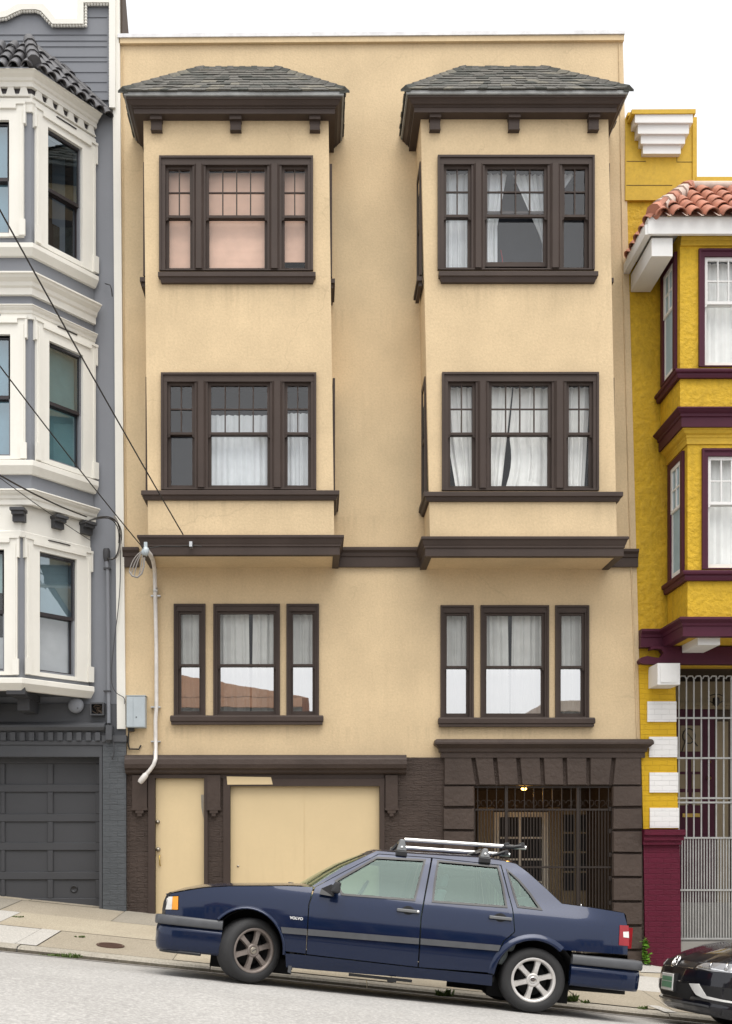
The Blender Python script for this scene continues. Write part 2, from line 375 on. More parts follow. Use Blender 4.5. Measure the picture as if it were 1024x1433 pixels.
cam = bpy.data.cameras.new('camera'); co = bpy.data.objects.new('camera', cam); col.objects.link(co)
co.location = (0, -D0, 0); co.rotation_euler = (R(90), 0, 0)
cam.sensor_width = 36; cam.sensor_fit = 'AUTO'; cam.lens = F/1433*36; cam.shift_x = (512-CX)/1433; cam.shift_y = (CY-716.5)/1433
cam.clip_start = .1; cam.clip_end = 500
scene.camera = co
scene.render.resolution_x = 732; scene.render.resolution_y = 1024

# ------------------------------------------------------------------ ground
SL = .103
ROADP = [(-3.74, -1.655), (-4.25, -1.602), (-5.67, -1.464), (-7.0, -1.405), (-9, -1.385), (-12, -1.50), (-13.6, -1.62)]
def lerp_tab(t, x):
    t = sorted(t)
    if x <= t[0][0]: return t[0][1]
    for (a, b), (c, d) in zip(t, t[1:]):
        if x <= c: return b + (d-b)*(x-a)/(c-a)
    return t[-1][1]
def road_z(x, y): return lerp_tab(ROADP, y) - SL*x
def walk_z(x, y): return -1.385 + .0545*y - SL*x
def on_walk(px, py):       # pixel to a point on the pavement
    d = Vector(((px-CX)/F, 1, (CY-py)/F)); t = 12.0
    for _ in range(40):
        p = Vector((0, -D0, 0)) + d*t; e = p.z - walk_z(p.x, p.y); t += e*6
    return p
def build_ground():
    # roadway: one sheet of strips with a crown
    mb = MB(); ys = [p[0] for p in ROADP]; xs = [-45 + 1.5*i for i in range(61)]
    def strip(mb, ya, yb, zf, mi=0):
        vs = []; fs = []
        for x in xs: vs += [(x, ya, zf(x, ya)), (x, yb, zf(x, yb))]
        for i in range(len(xs)-1): fs.append((2*i+1, 2*i+3, 2*i+2, 2*i))
        mb.add(vs, [tuple(f) for f in fs], mi)
    for a, b in zip(ys, ys[1:]): strip(mb, a, b, road_z)
    o = mb.build('road', M['road']); tag(o, 'pale grey sloping roadway in front of the houses', 'road', kind='structure')
    mb = MB(); strip(mb, -3.735, -3.98, lambda x, y: road_z(x, y)+.005)
    o = mb.build('gutter', M['gutter']); tag(o, 'dirty gutter strip along the kerb', 'gutter', kind='structure')
    mb = MB(); strip(mb, -13.6, -45, lambda x, y: -1.50 - SL*x)
    o = mb.build('far_pavement', M['sw2']); tag(o, 'pavement on the near side of the street', 'pavement', kind='structure')
    # pavement: dirt-filled joints under separate slabs of several pours
    mb = MB(); strip(mb, 4.0, -3.56, lambda x, y: walk_z(x, y)-.008)
    o = mb.build('pavement_bed', M['joint']); tag(o, 'dirt in the pavement joints', 'pavement', kind='structure')
    mb = MB(); rng = random.Random(5)
    rows = [(4.0, -.03), (-.03, -1.18), (-1.18, -2.36), (-2.36, -3.555)]
    for ri, (ya, yb) in enumerate(rows):
        x = -45 + rng.random()
        while x < 45:
            wd = rng.uniform(1.5, 2.6); x1 = x + wd; mi = rng.choice([0, 0, 1, 3])
            if ri == 3:
                cuts = [(-9, -5.5, 3), (-5.5, -3.42, 2), (-3.42, -3.17, 2), (-3.17, -1.62, 0), (-1.62, .9, 3), (.9, 3.05, 0), (3.05, 4.1, 0), (4.1, 6.5, 0)]
            elif ri == 2:
                cuts = [(-9, -4.0, 2), (-4.0, -1.9, 3), (-1.9, .6, 3), (.6, 2.5, 0), (2.5, 4.75, 2), (4.75, 7, 2)]
            elif ri == 1:
                cuts = [(-9, -4.3, 1), (-4.3, -2.78, 0), (-2.78, -.9, 1), (-.9, 1.2, 0), (1.2, 3.6, 0), (3.6, 4.5, 0), (4.5, 6.8, 3)]
            else: cuts = []
            hitc = [c for c in cuts if c[0] < x1 and c[1] > x]
            if cuts and hitc and x < 7 and x1 > -9:
                if x < -9 < x1: x1 = -9
                elif x < -9: pass
                else:
                    c = [c for c in cuts if c[0] <= x + 1e-6 < c[1]]
                    if c: x1 = c[0][1]; mi = c[0][2]
            a, b = x+.006, x1-.006; n = max(1, int((b-a)/.6)); dz = rng.uniform(-.003, .004)
            for i in range(n):
                p, q = a+(b-a)*i/n, a+(b-a)*(i+1)/n
                mb.quad((p, yb+.006, walk_z(p, yb)+dz), (q, yb+.006, walk_z(q, yb)+dz), (q, ya-.006, walk_z(q, ya)+dz), (p, ya-.006, walk_z(p, ya)+dz), mi)
            x = x1
    o = mb.build('pavement', [M['sw1'], M['sw2'], M['sw3'], M['sw4']]); tag(o, 'concrete slab pavement of mixed tan and pale panels', 'pavement', kind='structure')
    # pale strip by the pier and small pale square near the kerb
    mb = MB()
    for c, mi in ((((899,1349),(925,1354),(925,1362),(896,1361)), 0), (((905,1407),(921,1408.5),(949,1418),(930,1417)), 0)):
        pts = [on_walk(*q) for q in c]; mb.add([(p.x, p.y, p.z+.008) for p in pts], [(3,2,1,0)], mi)
    o = mb.build('pavement_patch', M['sw3']); tag(o, 'pale patches let into the pavement', 'pavement', kind='structure')
    # kerb stones
    mb = MB(); x = -45
    while x < 45:
        x1 = x + rng.uniform(1.3, 2.3); a, b = x+.005, x1-.005; dz = rng.uniform(-.006, .006); dy = rng.uniform(-.006, .006)
        n = 4
        for i in range(n):
            p, q = a+(b-a)*i/n, a+(b-a)*(i+1)/n
            j = [rng.uniform(-.004, .004) for _ in range(2)]
            def zz(xx, y): return walk_z(xx, y)+dz
            pr = lambda xx: [(xx, -3.565, zz(xx, -3.565)), (xx, -3.715+dy, zz(xx, -3.7)-.004), (xx, -3.733+dy, zz(xx, -3.7)-.028), (xx, -3.745+dy, zz(xx, -3.7)-.30)]
            A, B = pr(p), pr(q)
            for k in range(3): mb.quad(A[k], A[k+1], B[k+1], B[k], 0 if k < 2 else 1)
            if i == 0: mb.add(A+[(p, -3.565, A[3][2])], [(0,4,3,2,1)], 1)
        x = x1
    o = mb.build('kerb', [M['kerb'], M['kerbd']]); tag(o, 'worn stone kerb beside the gutter', 'kerb', kind='structure')
build_ground()

def utility_cover(cx, cy, r, label):
    c = on_walk(cx, cy); root = empty('utility_cover', c)
    tag(root, label, 'manhole cover')
    Mx = Matrix.Translation(c + Vector((0, 0, .006))) @ Matrix.Rotation(math.atan(.0545), 4, 'X') @ Matrix.Rotation(math.atan(SL), 4, 'Y')
    mb = MB(); mb.lathe([(0, .003), (r*.86, .003), (r*.86, -.004)], Mx, 28, smooth=False)
    for i in range(-3, 4):
        h = math.sqrt(max(0, (r*.8)**2 - (i*r*.22)**2))
        for s in (0, 1):
            a, b = (-h, h); q = [Mx @ Vector(p) for p in ([(a, i*r*.22-.006, .006), (b, i*r*.22-.006, .006), (b, i*r*.22+.006, .006), (a, i*r*.22+.006, .006)] if s == 0 else [(i*r*.22+.006, a, .0055), (i*r*.22+.006, b, .0055), (i*r*.22-.006, b, .0055), (i*r*.22-.006, a, .0055)])]
            mb.quad(*q)
    mb.build('lid', M['rust'], root)
    mb = MB(); mb.lathe([(r*.9, .004), (r, .004), (r, -.004)], Mx, 28, smooth=False); mb.build('ring', M['rust'], root)
utility_cover(154.5, 1323.5, .165, 'round rusty iron cover set in the pavement')

# ------------------------------------------------------------------ wall with openings
def wall(mb, fr, left, right, zs, holes, depth=.12, room=.7, mi=0, mr=1):
    """front face between left(z) and right(z), zs = (bottom, top); holes (a0,a1,z0,z1) get reveals and a dark room"""
    A = sorted(set([h[0] for h in holes] + [h[1] for h in holes])); Zs = sorted(set(list(zs) + [h[2] for h in holes] + [h[3] for h in holes]))
    L_ = lambda z: left(z) if callable(left) else left
    R_ = lambda z: right(z) if callable(right) else right
    nc = len(A) + 2
    def x(i, z): return L_(z) if i == 0 else R_(z) if i == nc-1 else A[i-1]
    for i in range(nc-1):
        for j in range(len(Zs)-1):
            z0, z1 = Zs[j], Zs[j+1]; zc = (z0+z1)/2; xc = (x(i, zc)+x(i+1, zc))/2
            if any(h[0] < xc < h[1] and h[2] < zc < h[3] for h in holes): continue
            mb.quad(fr.pt(x(i, z0), 0, z0), fr.pt(x(i+1, z0), 0, z0), fr.pt(x(i+1, z1), 0, z1), fr.pt(x(i, z1), 0, z1), mi)
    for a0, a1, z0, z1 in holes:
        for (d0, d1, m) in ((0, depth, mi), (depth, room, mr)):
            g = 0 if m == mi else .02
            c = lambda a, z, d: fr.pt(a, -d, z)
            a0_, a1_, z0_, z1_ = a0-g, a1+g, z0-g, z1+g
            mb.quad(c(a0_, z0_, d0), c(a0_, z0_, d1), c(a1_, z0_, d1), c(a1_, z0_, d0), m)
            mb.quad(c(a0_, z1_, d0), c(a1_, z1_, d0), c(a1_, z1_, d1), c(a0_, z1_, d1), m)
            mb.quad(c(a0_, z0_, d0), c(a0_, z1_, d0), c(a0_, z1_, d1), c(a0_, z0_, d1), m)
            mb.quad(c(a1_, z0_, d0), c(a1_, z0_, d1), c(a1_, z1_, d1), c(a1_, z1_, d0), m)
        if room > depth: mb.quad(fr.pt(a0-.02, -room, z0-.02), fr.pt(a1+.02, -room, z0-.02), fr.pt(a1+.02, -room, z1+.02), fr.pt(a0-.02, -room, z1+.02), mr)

def sheet(mb, fr, left, right, z0, z1, n=-.2, amp=.018, period=.11, seed=0, mi=0, gather=0):
    """hanging cloth: left/right are numbers or functions of t (0 bottom .. 1 top)"""
    r = random.Random(seed); ph = r.random()*6; cols, rows = 48, 12
    Lf = left if callable(left) else (lambda t: left); Rf = right if callable(right) else (lambda t: right)
    vs = []
    for j in range(rows+1):
        t = j/rows; a, b = Lf(t), Rf(t)
        for i in range(cols+1):
            s = i/cols; q = (s*(Rf(1)-Lf(1)))/period*2*math.pi
            d = amp*(math.sin(q+ph) + .45*math.sin(q*1.7+ph*2+t*1.2) + .3*math.sin(q*.43+ph*3))*(1-.25*t)
            vs.append(fr.pt(a+(b-a)*s, n+d, z0+(z1-z0)*t))
    fs = [(j*(cols+1)+i, j*(cols+1)+i+1, (j+1)*(cols+1)+i+1, (j+1)*(cols+1)+i) for j in range(rows) for i in range(cols)]
    mb.add(vs, fs, mi, True)

def window(parent, fr, rect, units, mats, head=.066, side=.04, bot=.025, meet=.545, munt=True, proud=.05, sash_w=.035, grooves=True,
           cover=None, open_unit=None, upper_glass='glass', lower_glass='glass', name='window', single=False, lower_frac=None):
    """casing (the window part) with sashes, panes and curtains below it. rect = (a0,a1,z0,z1); units = [(f0,f1,cols)] fractions"""
    a0, a1, z0, z1 = rect; W, H = a1-a0, z1-z0; cm, smt = mats
    zt, zb = z1 - head*H, z0 + bot*H
    mb = MB(); e = .028
    edges = [a0] + [x for f0, f1, c in units for x in (a0+f0*W, a0+f1*W)] + [a1]
    # stiles and mullions, butted under the head and on the bottom piece
    for k in range(0, len(edges), 2):
        l, r = edges[k], edges[k+1]
        if k == 0 or k == len(edges)-2:
            o0, o1 = (l, l+e) if k == 0 else (r-e, r); i0, i1 = (l+e, r) if k == 0 else (l, r-e)
            mb.fbox(fr, o0, o1, -.10, proud, z0, z1); 
            if i1 > i0: mb.fbox(fr, i0, i1, -.10, proud-.02, zb, zt)
        else:
            w = r-l
            mb.fbox(fr, l, r, -.10, proud-.03, zb, zt)
            if w > .1: 
                pts = [fr.pt(l+w*.14, proud-.03, zb), fr.pt(l+w*.30, proud+.015, zb), fr.pt(r-w*.30, proud+.015, zb), fr.pt(r-w*.14, proud-.03, zb)]
                mb.prism(pts, (0, 0, zt-zb))
    mb.fbox(fr, a0+e, a1-e, -.10, proud, z1-e*1.1, z1); mb.fbox(fr, a0+e, a1-e, -.10, proud-.018, zt, z1-e*1.1)
    mb.fbox(fr, a0+e, a1-e, -.10, proud-.01, z0, zb)
    win = mb.build(name, cm, parent)
    zm = zb + (zt-zb)*(1-meet) if lower_frac is None else zb + (zt-zb)*lower_frac
    for ui, (f0, f1, cols) in enumerate(units):
        l, r = a0+f0*W, a0+f1*W; sw = sash_w
        op = open_unit[1] if open_unit and open_unit[0] == ui else 0
        for part in ('upper', 'lower'):
            if part == 'upper': s0, s1, n0, n1, b_, t_ = zm-.012, zt, -.055, -.015, sw*.8, sw*.9
            else: s0, s1, n0, n1, b_, t_ = zb+op, zm+.02+op, -.10, -.058, sw*1.5, sw*.8
            s = MB(); s.fbox(fr, l, l+sw, n0, n1, s0, s1); s.fbox(fr, r-sw, r, n0, n1, s0, s1)
            s.fbox(fr, l+sw, r-sw, n0, n1, s0, s0+b_); s.fbox(fr, l+sw, r-sw, n0, n1, s1-t_, s1)
            if part == 'upper':
                for (hx, sg) in ((l, 1), (r, -1)):      # sash horns
                    s.prism([fr.pt(hx, n1-.003, s0), fr.pt(hx+sg*sw, n1-.003, s0), fr.pt(hx+sg*sw*.75, n1-.003, s0-.03), fr.pt(hx, n1-.003, s0-.045)], fr.n*-.03)
            if part == 'upper' and munt and cols:
                w_ = (r-l-2*sw); mw = .0085
                for c in range(1, cols): s.fbox(fr, l+sw+w_*c/cols-mw, l+sw+w_*c/cols+mw, n0+.008, n1-.004, s0+b_, s1-t_)
                zc = (s0+b_+s1-t_)/2
                for c in range(cols): s.fbox(fr, l+sw+w_*c/cols+(mw if c else 0), l+sw+w_*(c+1)/cols-(mw if c < cols-1 else 0), n0+.01, n1-.007, zc-mw, zc+mw)
            so = s.build('sash', smt, win)
            g = MB(); nm = (n0+n1)/2 - .006
            g.quad(fr.pt(l+sw*.8, nm, s0+b_*.8), fr.pt(r-sw*.8, nm, s0+b_*.8), fr.pt(r-sw*.8, nm, s1-t_*.8), fr.pt(l+sw*.8, nm, s1-t_*.8))
            gm = upper_glass if part == 'upper' else lower_glass
            if isinstance(gm, dict): gm = gm.get(ui, 'glass')
            g.build('pane', M[gm], win)
    if cover: cover(win, fr, a0, a1, z0, z1, zb, zt, zm)
    return win

def cove(h, out, steps=6):   # crown profile from the bottom (0,0) to the top (out, h)
    pts = []
    for i in range(steps+1):
        t = i/steps; pts.append((out*(.5-.5*math.cos(math.pi*t))*.9 + out*.1*t, h*t))
    return pts

def shingles(mb, p00, p10, p01, p11, n=9, wid=.17, seed=1, up=Vector((0, 0, 1))):
    """courses of thin wedge shingles on the quad p00-p10 (eave) to p01-p11 (top)"""
    r = random.Random(seed)
    nrm = (p10-p00).cross(p01-p00).normalized()
    if nrm.z < 0: nrm = -nrm
    for j in range(n):
        t0, t1 = j/n, min(1, (j+1.35)/n)
        A0, B0 = p00.lerp(p01, t0), p10.lerp(p11, t0); A1, B1 = p00.lerp(p01, t1), p10.lerp(p11, t1)
        ln = (B0-A0).length
        if ln < .02: continue
        s = 0.0; first = True
        while s < 1:
            ds = wid*r.uniform(.5, 1.3)/ln
            if first: ds *= r.random()*.8+.2; first = False
            e = min(1, s+ds)
            if 1-e < .3*wid/ln: e = 1
            th = .012 + r.random()*.012
            a0, b0 = A0.lerp(B0, s), A0.lerp(B0, e-.004/ln if e < 1 else 1); a1, b1 = A1.lerp(B1, s), A1.lerp(B1, e)
            dr = (a0-a1).normalized()*(r.random()*.02)
            a0 = a0+dr; b0 = b0+dr
            mi = r.choice([0, 0, 0, 0, 1, 1, 2])
            mb.hexa([a0, b0, b1, a1, a0+nrm*th, b0+nrm*th, b1+nrm*.004, a1+nrm*.004], mi)
            s = e

# ================================================================== cream apartment building
cb = empty('apartment_building', (X(535), 0, -1.7))
tag(cb, 'cream stucco apartment building with dark brown trim and two square bays', 'building')
def build_cream():
    fr = front(0)
    LG = [(243.2, 287.5), (298.5, 391.7), (400.6, 446.3)]; RG = [(616, 662.5), (672, 767.7), (776.5, 823.8)]
    lz0, lz1, rz0, rz1 = Z(1002), Z(845.5), Z(1005), Z(847.5)
    holes = [(X(a)+.02, X(b)-.02, lz0, lz1-.02) for a, b in LG] + [(X(a)+.02, X(b)-.02, rz0, rz1-.02) for a, b in RG]
    ztop, zbot = Z(58), Z(1068)
    def lf(z): t = (z-zbot)/(ztop-zbot); return X(176) + (X(168)-X(176))*t
    def rt(z): t = (z-zbot)/(ztop-zbot); return X(898) + (X(871.5)-X(898))*t
    mb = MB(); wall(mb, fr, lf, rt, (zbot, ztop), holes)
    for f in (lf, rt): mb.quad((f(zbot), 0, zbot), (f(zbot), 11, zbot), (f(ztop), 11, ztop), (f(ztop), 0, ztop))
    mb.quad((lf(ztop), 0, ztop), (rt(ztop), 0, ztop), (rt(ztop), 11, ztop), (lf(ztop), 11, ztop))
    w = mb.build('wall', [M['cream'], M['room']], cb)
    # parapet lip and metal coping
    mb = MB(); a, b = P(167, 64), P(872, 59.5)
    mb.prism([(a.x, -.05, a.z), (b.x, -.05, b.z), (b.x, -.05, b.z+.075), (a.x, -.05, a.z+.075)], (0, .30, 0))
    mb.build('parapet_lip', M['cream'], cb)
    mb = MB(); a, b = P(165.5, 57), P(872.5, 52)
    mb.prism([(a.x, -.07, a.z), (b.x, -.07, b.z), (b.x, -.07, b.z+.055), (a.x, -.07, a.z+.055)], (0, .36, 0))
    mb.build('coping', M['coping'], cb)
    # thin edge strip down the right corner and a cable-like bead on the left
    for pts in ([P(866, 62, -.008), P(872, 400, -.008), P(880, 700, -.008), P(891.5, 1033, -.008)], [P(172, 66, -.006), P(172.5, 400, -.006), P(176, 740, -.006)]):
        mb = MB(); mb.tube(pts, .010, 6); mb.build('corner_bead', M['cream'], cb)

    def ground_curtain(seed, gap):
        def f(win, fr, a0, a1, z0, z1, zb, zt, zm):
            mb = MB()
            if gap: m = (a0+a1)/2 + gap; sheet(mb, fr, a0, lambda t: m-.012-.02*(t), z0, z1, -.19, .016, .10, seed); sheet(mb, fr, lambda t: m+.012+.02*t, a1, z0, z1, -.19, .016, .10, seed+1)
            else: sheet(mb, fr, a0, a1, z0, z1, -.19, .016, .10, seed)
            mb.build('curtain', M['curtg'], win)
        return f
    for k, grp in enumerate((LG, RG)):
        z0, z1 = (lz0, lz1) if k == 0 else (rz0, rz1)
        for i, (a, b) in enumerate(grp):
            W = X(b)-X(a); sd = .060/W
            window(cb, fr, (X(a), X(b), z0, z1), [(sd, 1-sd, 0)], (M['brown'], M['brown']), head=.065, bot=.012, meet=.52, munt=False, proud=.035, sash_w=.038,
                   cover=ground_curtain(3*k+i+1, (-.03 if k else .05) if i == 1 else 0), upper_glass='glassh', lower_glass='mirror')
        a, b, zz0, zz1 = (239, 452.5, Z(1014.5), Z(1002)) if k == 0 else (612.5, 830.5, Z(1017.5), Z(1005))
        mb = MB(); mb.sweep([(X(a)+.10, .0), (X(a)+.10, -.001), (X(b)-.10, -.001), (X(b)-.10, .0)], [(0, zz0), (.085, zz0), (.085, zz0+.035), (.10, zz0+.05), (.10, zz1-.02), (.09, zz1), (0, zz1)])
        mb.build('sill', M['brown'], cb)

    # ---------------- bays
    D = .70; Yb = -D
    bays = [dict(l=(200.5, 165, 207, 746), r=(459.5, 165, 467.5, 746), eave=(173, 481, 128), ridge=(285, 385, 96), w3=(223, 438, 220.4, 380), s3=(221, 441.6, 380, 395),
                 w2=(225.5, 442.5, 523, 686), s2=(199.5, 472, 686, 699), corn=(191, 479, 748, 776), br=((211, 226), (322, 337), (433.5, 447.5)), bz=(159.5, 180.5)),
            dict(l=(588.5, 165, 601.5, 746), r=(851, 165, 863, 751), eave=(568.5, 878.5, 126), ridge=(651, 757, 95.5), w3=(612, 831, 219.5, 379), s3=(614, 837, 379, 394.5),
                 w2=(618, 837, 522.5, 687), s2=(591, 871.5, 688, 701), corn=(588.5, 881, 750, 778), br=((601.5, 616), (712, 727), (824, 838)), bz=(157, 180))]
    fb = front(Yb)
    for k, B in enumerate(bays):
        x0, y0, x1, y1 = B['l']; x2, y2, x3, y3 = B['r']
        zb_, zt_ = Z(772, Yb), Z(150, Yb)
        lx = lambda z, a=X(x0, Yb), b=X(x1, Yb), za=Z(y0, Yb), zc=Z(y1, Yb): a + (b-a)*(z-za)/(zc-za)
        rx = lambda z, a=X(x2, Yb), b=X(x3, Yb), za=Z(y2, Yb), zc=Z(y3, Yb): a + (b-a)*(z-za)/(zc-za)
        rects = []
        for key in ('w3', 'w2'):
            a, b, c, d = B[key]; rects.append((X(a, Yb), X(b, Yb), Z(d, Yb), Z(c, Yb)))
        mb = MB(); wall(mb, fb, lx, rx, (zb_, zt_), [(r[0]+.02, r[1]-.02, r[2]+.01, r[3]-.02) for r in rects], room=.62)
        mb.quad((lx(zb_), 0, zb_), (lx(zb_), Yb, zb_), (lx(zt_), Yb, zt_), (lx(zt_), 0, zt_)); mb.quad((rx(zb_), Yb, zb_), (rx(zb_), 0, zb_), (rx(zt_), 0, zt_), (rx(zt_), Yb, zt_))
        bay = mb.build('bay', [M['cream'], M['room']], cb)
        # bottom cornice with its cream soffit
        a, b, yt, yb = B['corn']; xl, xr = lx(Z(750, Yb)), rx(Z(750, Yb)); ov = .135; Yc = Yb-ov
        zt2, zb2 = Z(yt, Yc), Z(yb, Yc+.05)
        path = [(xl, 0), (xl, Yb), (xr, Yb), (xr, 0)]
        h = zt2-zb2
        prof = [(-.02, zb2), (.075, zb2), (.075, zb2+h*.40), (.09, zb2+h*.44), (.09, zb2+h*.52), (.10, zb2+h*.60), (.118, zb2+h*.80), (.135, zb2+h*.86), (.135, zt2-.008), (.12, zt2), (-.02, zt2)]
        mb = MB(); mb.sweep(path, prof); mb.build('bay_cornice', M['brown'], bay)
        mb = MB(); mb.quad((xl+.02, 0, zb2+.012), (xr-.02, 0, zb2+.012), (xr-.02, Yb+.02, zb2+.012), (xl+.02, Yb+.02, zb2+.012)); mb.build('soffit', M['cream'], bay)
        # second floor sill wraps the bay
        a, b, yt, yb = B['s2']; xl2, xr2 = lx(Z(692, Yb)), rx(Z(692, Yb)); zt3, zb3 = Z(yt, Yb-.07), Z(yb, Yb-.05)
        h = zt3-zb3
        mb = MB(); mb.sweep([(xl2, 0), (xl2, Yb), (xr2, Yb), (xr2, 0)], [(-.01, zb3), (.035, zb3), (.05, zb3+h*.25), (.055, zb3+h*.42), (.08, zb3+h*.5), (.08, zt3-.01), (.07, zt3), (-.01, zt3)]); mb.build('sill_band', M['brown'], bay)
        # third floor sill under the window only
        a, b, yt, yb = B['s3']; zt4, zb4 = Z(yt, Yb-.08), Z(yb, Yb-.06)
        mb = MB(); h = zt4-zb4
        xs0, xs1 = X(a, Yb-.08), X(b, Yb-.08)
        mb.sweep([(xs0+.09, Yb+.001), (xs0+.09, Yb), (xs1-.09, Yb), (xs1-.09, Yb+.001)], [(-.01, zb4), (.05, zb4), (.06, zb4+h*.2), (.07, zb4+h*.45), (.09, zb4+h*.52), (.09, zt4-.01), (.075, zt4), (-.01, zt4)])
        mb.build('sill', M['brown'], bay)
        # windows in the sides of the bay: a casing, glass and a sill that sticks out
        for sgn in (-1, 1):
            for key in ('w3', 'w2'):
                a_, b_, c_, d_ = B[key]; za, zc = Z(d_, Yb), Z(c_, Yb); xx = (lx if sgn < 0 else rx)((za+zc)/2)
                f2 = Fr((xx, Yb if sgn > 0 else 0, 0), (0, 1 if sgn > 0 else -1, 0), (sgn, 0, 0))
                mb = MB(); s0, s1 = .14, .60
                mb.fbox(f2, s0, s0+.07, 0, .035, za, zc); mb.fbox(f2, s1-.07, s1, 0, .035, za, zc); mb.fbox(f2, s0+.07, s1-.07, 0, .035, zc-.09, zc); mb.fbox(f2, s0+.07, s1-.07, 0, .03, za, za+.07)
                mb.fbox(f2, s0+.07, s1-.07, 0, .025, (za+zc)/2-.02, (za+zc)/2+.02)
                sw = mb.build('side_window', M['brown'], bay)
                if key == 'w3':
                    mb2 = MB(); mb2.fbox(f2, s0-.05, s1+.05, 0, .075, za-.11, za-.05); mb2.fbox(f2, s0-.02, s1+.02, 0, .05, za-.17, za-.11)
                    mb2.build('side_sill', M['brown'], bay)
                g = MB(); g.fbox(f2, s0+.07, s1-.07, 0, .012, za+.07, zc-.09); g.build('side_glass', M['bluegl'], bay)
        # eave: hip roof, gutter strip, crown and soffit
        el, er, ey = B['eave']; Ye = Yb-.27
        zE = Z(ey, Ye); xl5, xr5 = X(el, Ye), X(er, Ye); o_l = xl5+.27; o_r = xr5-.27
        path = [(o_l, 0), (o_l, Yb), (o_r, Yb), (o_r, 0)]
        mb = MB(); q_ = lambda o, d: (o, zE-d)
        mb.sweep(path, [q_(-.08, .225), q_(.15, .225), q_(.15, .160), q_(.165, .155), q_(.165, .142), q_(.19, .132), q_(.21, .105), q_(.23, .085), q_(.245, .08), q_(.245, .055), q_(-.08, .055)])
        mb.quad((o_l+.05, 0, zE-.22), (o_r-.05, 0, zE-.22), (o_r-.05, Yb+.05, zE-.22), (o_l+.05, Yb+.05, zE-.22)); ro = mb.build('eave_cornice', M['brown'], bay)
        mb = MB(); mb.sweep(path, [(-.05, zE-.054), (.262, zE-.054), (.27, zE-.045), (.27, zE), (-.05, zE)]); mb.build('drip_edge', M['drip'], bay)
        ra, rb_, ry = B['ridge']; C_, D_ = P(ra, ry, 0), P(rb_, ry, 0)
        e0, e1 = Vector((xl5-.01, Ye-.01, zE+.004)), Vector((xr5+.01, Ye-.01, zE+.004)); g0, g1 = Vector((xl5-.01, 0, zE+.004)), Vector((xr5+.01, 0, zE+.004))
        mb = MB(); shingles(mb, e0, e1, C_, D_, 9, .17, 3+k); shingles(mb, g0, e0, C_, C_, 9, .17, 5+k); shingles(mb, e1, g1, D_, D_, 9, .17, 7+k)
        mb.add([e0, e1, D_, C_, g0, g1], [(0,1,2,3), (4,0,3), (1,5,2)], 1)
        for (u, v_) in ((e0, C_), (e1, D_)):       # hip caps
            for i in range(9):
                p, q = u.lerp(v_, i/9), u.lerp(v_, min(1, (i+1.25)/9)); dd = Vector((.07, 0, 0)); up = Vector((0, -.02, .035))
                mb.add([p-dd, p+up*1.3, p+dd, q-dd, q+up, q+dd, p-dd-Vector((0,0,.03)), p+dd-Vector((0,0,.03))], [(0,1,4,3), (1,2,5,4), (6,7,2,1,0)], random.Random(i).choice([0, 1, 2]))
        r = random.Random(9+k); n = 12
        for i in range(n):
            p, q = C_.lerp(D_, i/n), C_.lerp(D_, (i+1)/n); h = r.uniform(.0, .018)
            mb.hexa([p+Vector((0,-.07,-.06)), q+Vector((0,-.07,-.06)), q+Vector((0,-.05,-.01+h)), p+Vector((0,-.05,-.01+h)), p+Vector((0,.01,-.06)), q+Vector((0,.01,-.06)), q+Vector((0,.01,.0+h)), p+Vector((0,.01,.0+h))], r.choice([0, 1, 1]))
        mb.build('bay_roof', [M['sh1'], M['sh2'], M['sh3']], bay)
        for (a, b) in B['br']:
            xa, xb = X(a, Yb-.08), X(b, Yb-.08); z0, z1 = Z(B['bz'][1], Yb-.08), Z(B['bz'][0], Yb-.1)
            mb = MB(); mb.box(xa, xb, Yb-.075, Yb, z0, z1-.08); mb.box(xa-.008, xb+.008, Yb-.12, Yb, z1-.08, z1+.06); mb.box(xa-.004, xb+.004, Yb-.083, Yb, z0-.012, z0); mb.build('bracket', M['brown'], bay)

        # curtains of the four front windows
        def cover3(win, fr, a0, a1, z0, z1, zb, zt, zm):
            W = a1-a0; mb = MB()
            if k == 0:
                n = -.16; vs = []; fs = []
                rows = 34; zlo = zb+.0
                for (f0, f1, lo) in ((.03, .235, zlo), (.28, .72, zlo), (.78, .98, zlo+.20)):
                    b = len(vs)
                    for j in range(rows+1):
                        z = lo + (zt-lo)*j/rows; d = .004*math.sin(j*2.4)
                        vs += [fr.pt(a0+f0*W, n+d, z), fr.pt(a0+f1*W, n+d*.6, z)]
                    fs += [(b+2*j, b+2*j+1, b+2*j+3, b+2*j+2) for j in range(rows)]
                mb.add(vs, fs, 0, True); mb.build('blind', M['blind'], win)
            else:
                H = zt-zb
                sheet(mb, fr, a0+.04*W, a0+.21*W, zb, zt, -.2, .02, .09, 1)
                sheet(mb, fr, a0+.30*W, lambda t: a0+(.40+.06*max(0, t-.5)*2)*W, zb, zt, -.2, .02, .09, 2)
                sheet(mb, fr, lambda t: a0+(.69-.19*max(0, (t-.35)/.65))*W, lambda t: a0+(.715)*W, zb, zt, -.22, .02, .08, 3)
                sheet(mb, fr, lambda t: a0+.76*W, lambda t: a0+(.78+.12*max(0, (t-.5)*2))*W, zb+.5*H, zt, -.2, .015, .08, 4)
                mb.build('curtain', M['curtain'], win)
                mb = MB(); mb.tube([fr.pt(a0+.44*W, -.26, zb+.02), fr.pt(a0+.435*W, -.26, zb+.30), fr.pt(a0+.425*W, -.26, zb+.42)], .008, 6); mb.build('cord', M['lampr'], win)
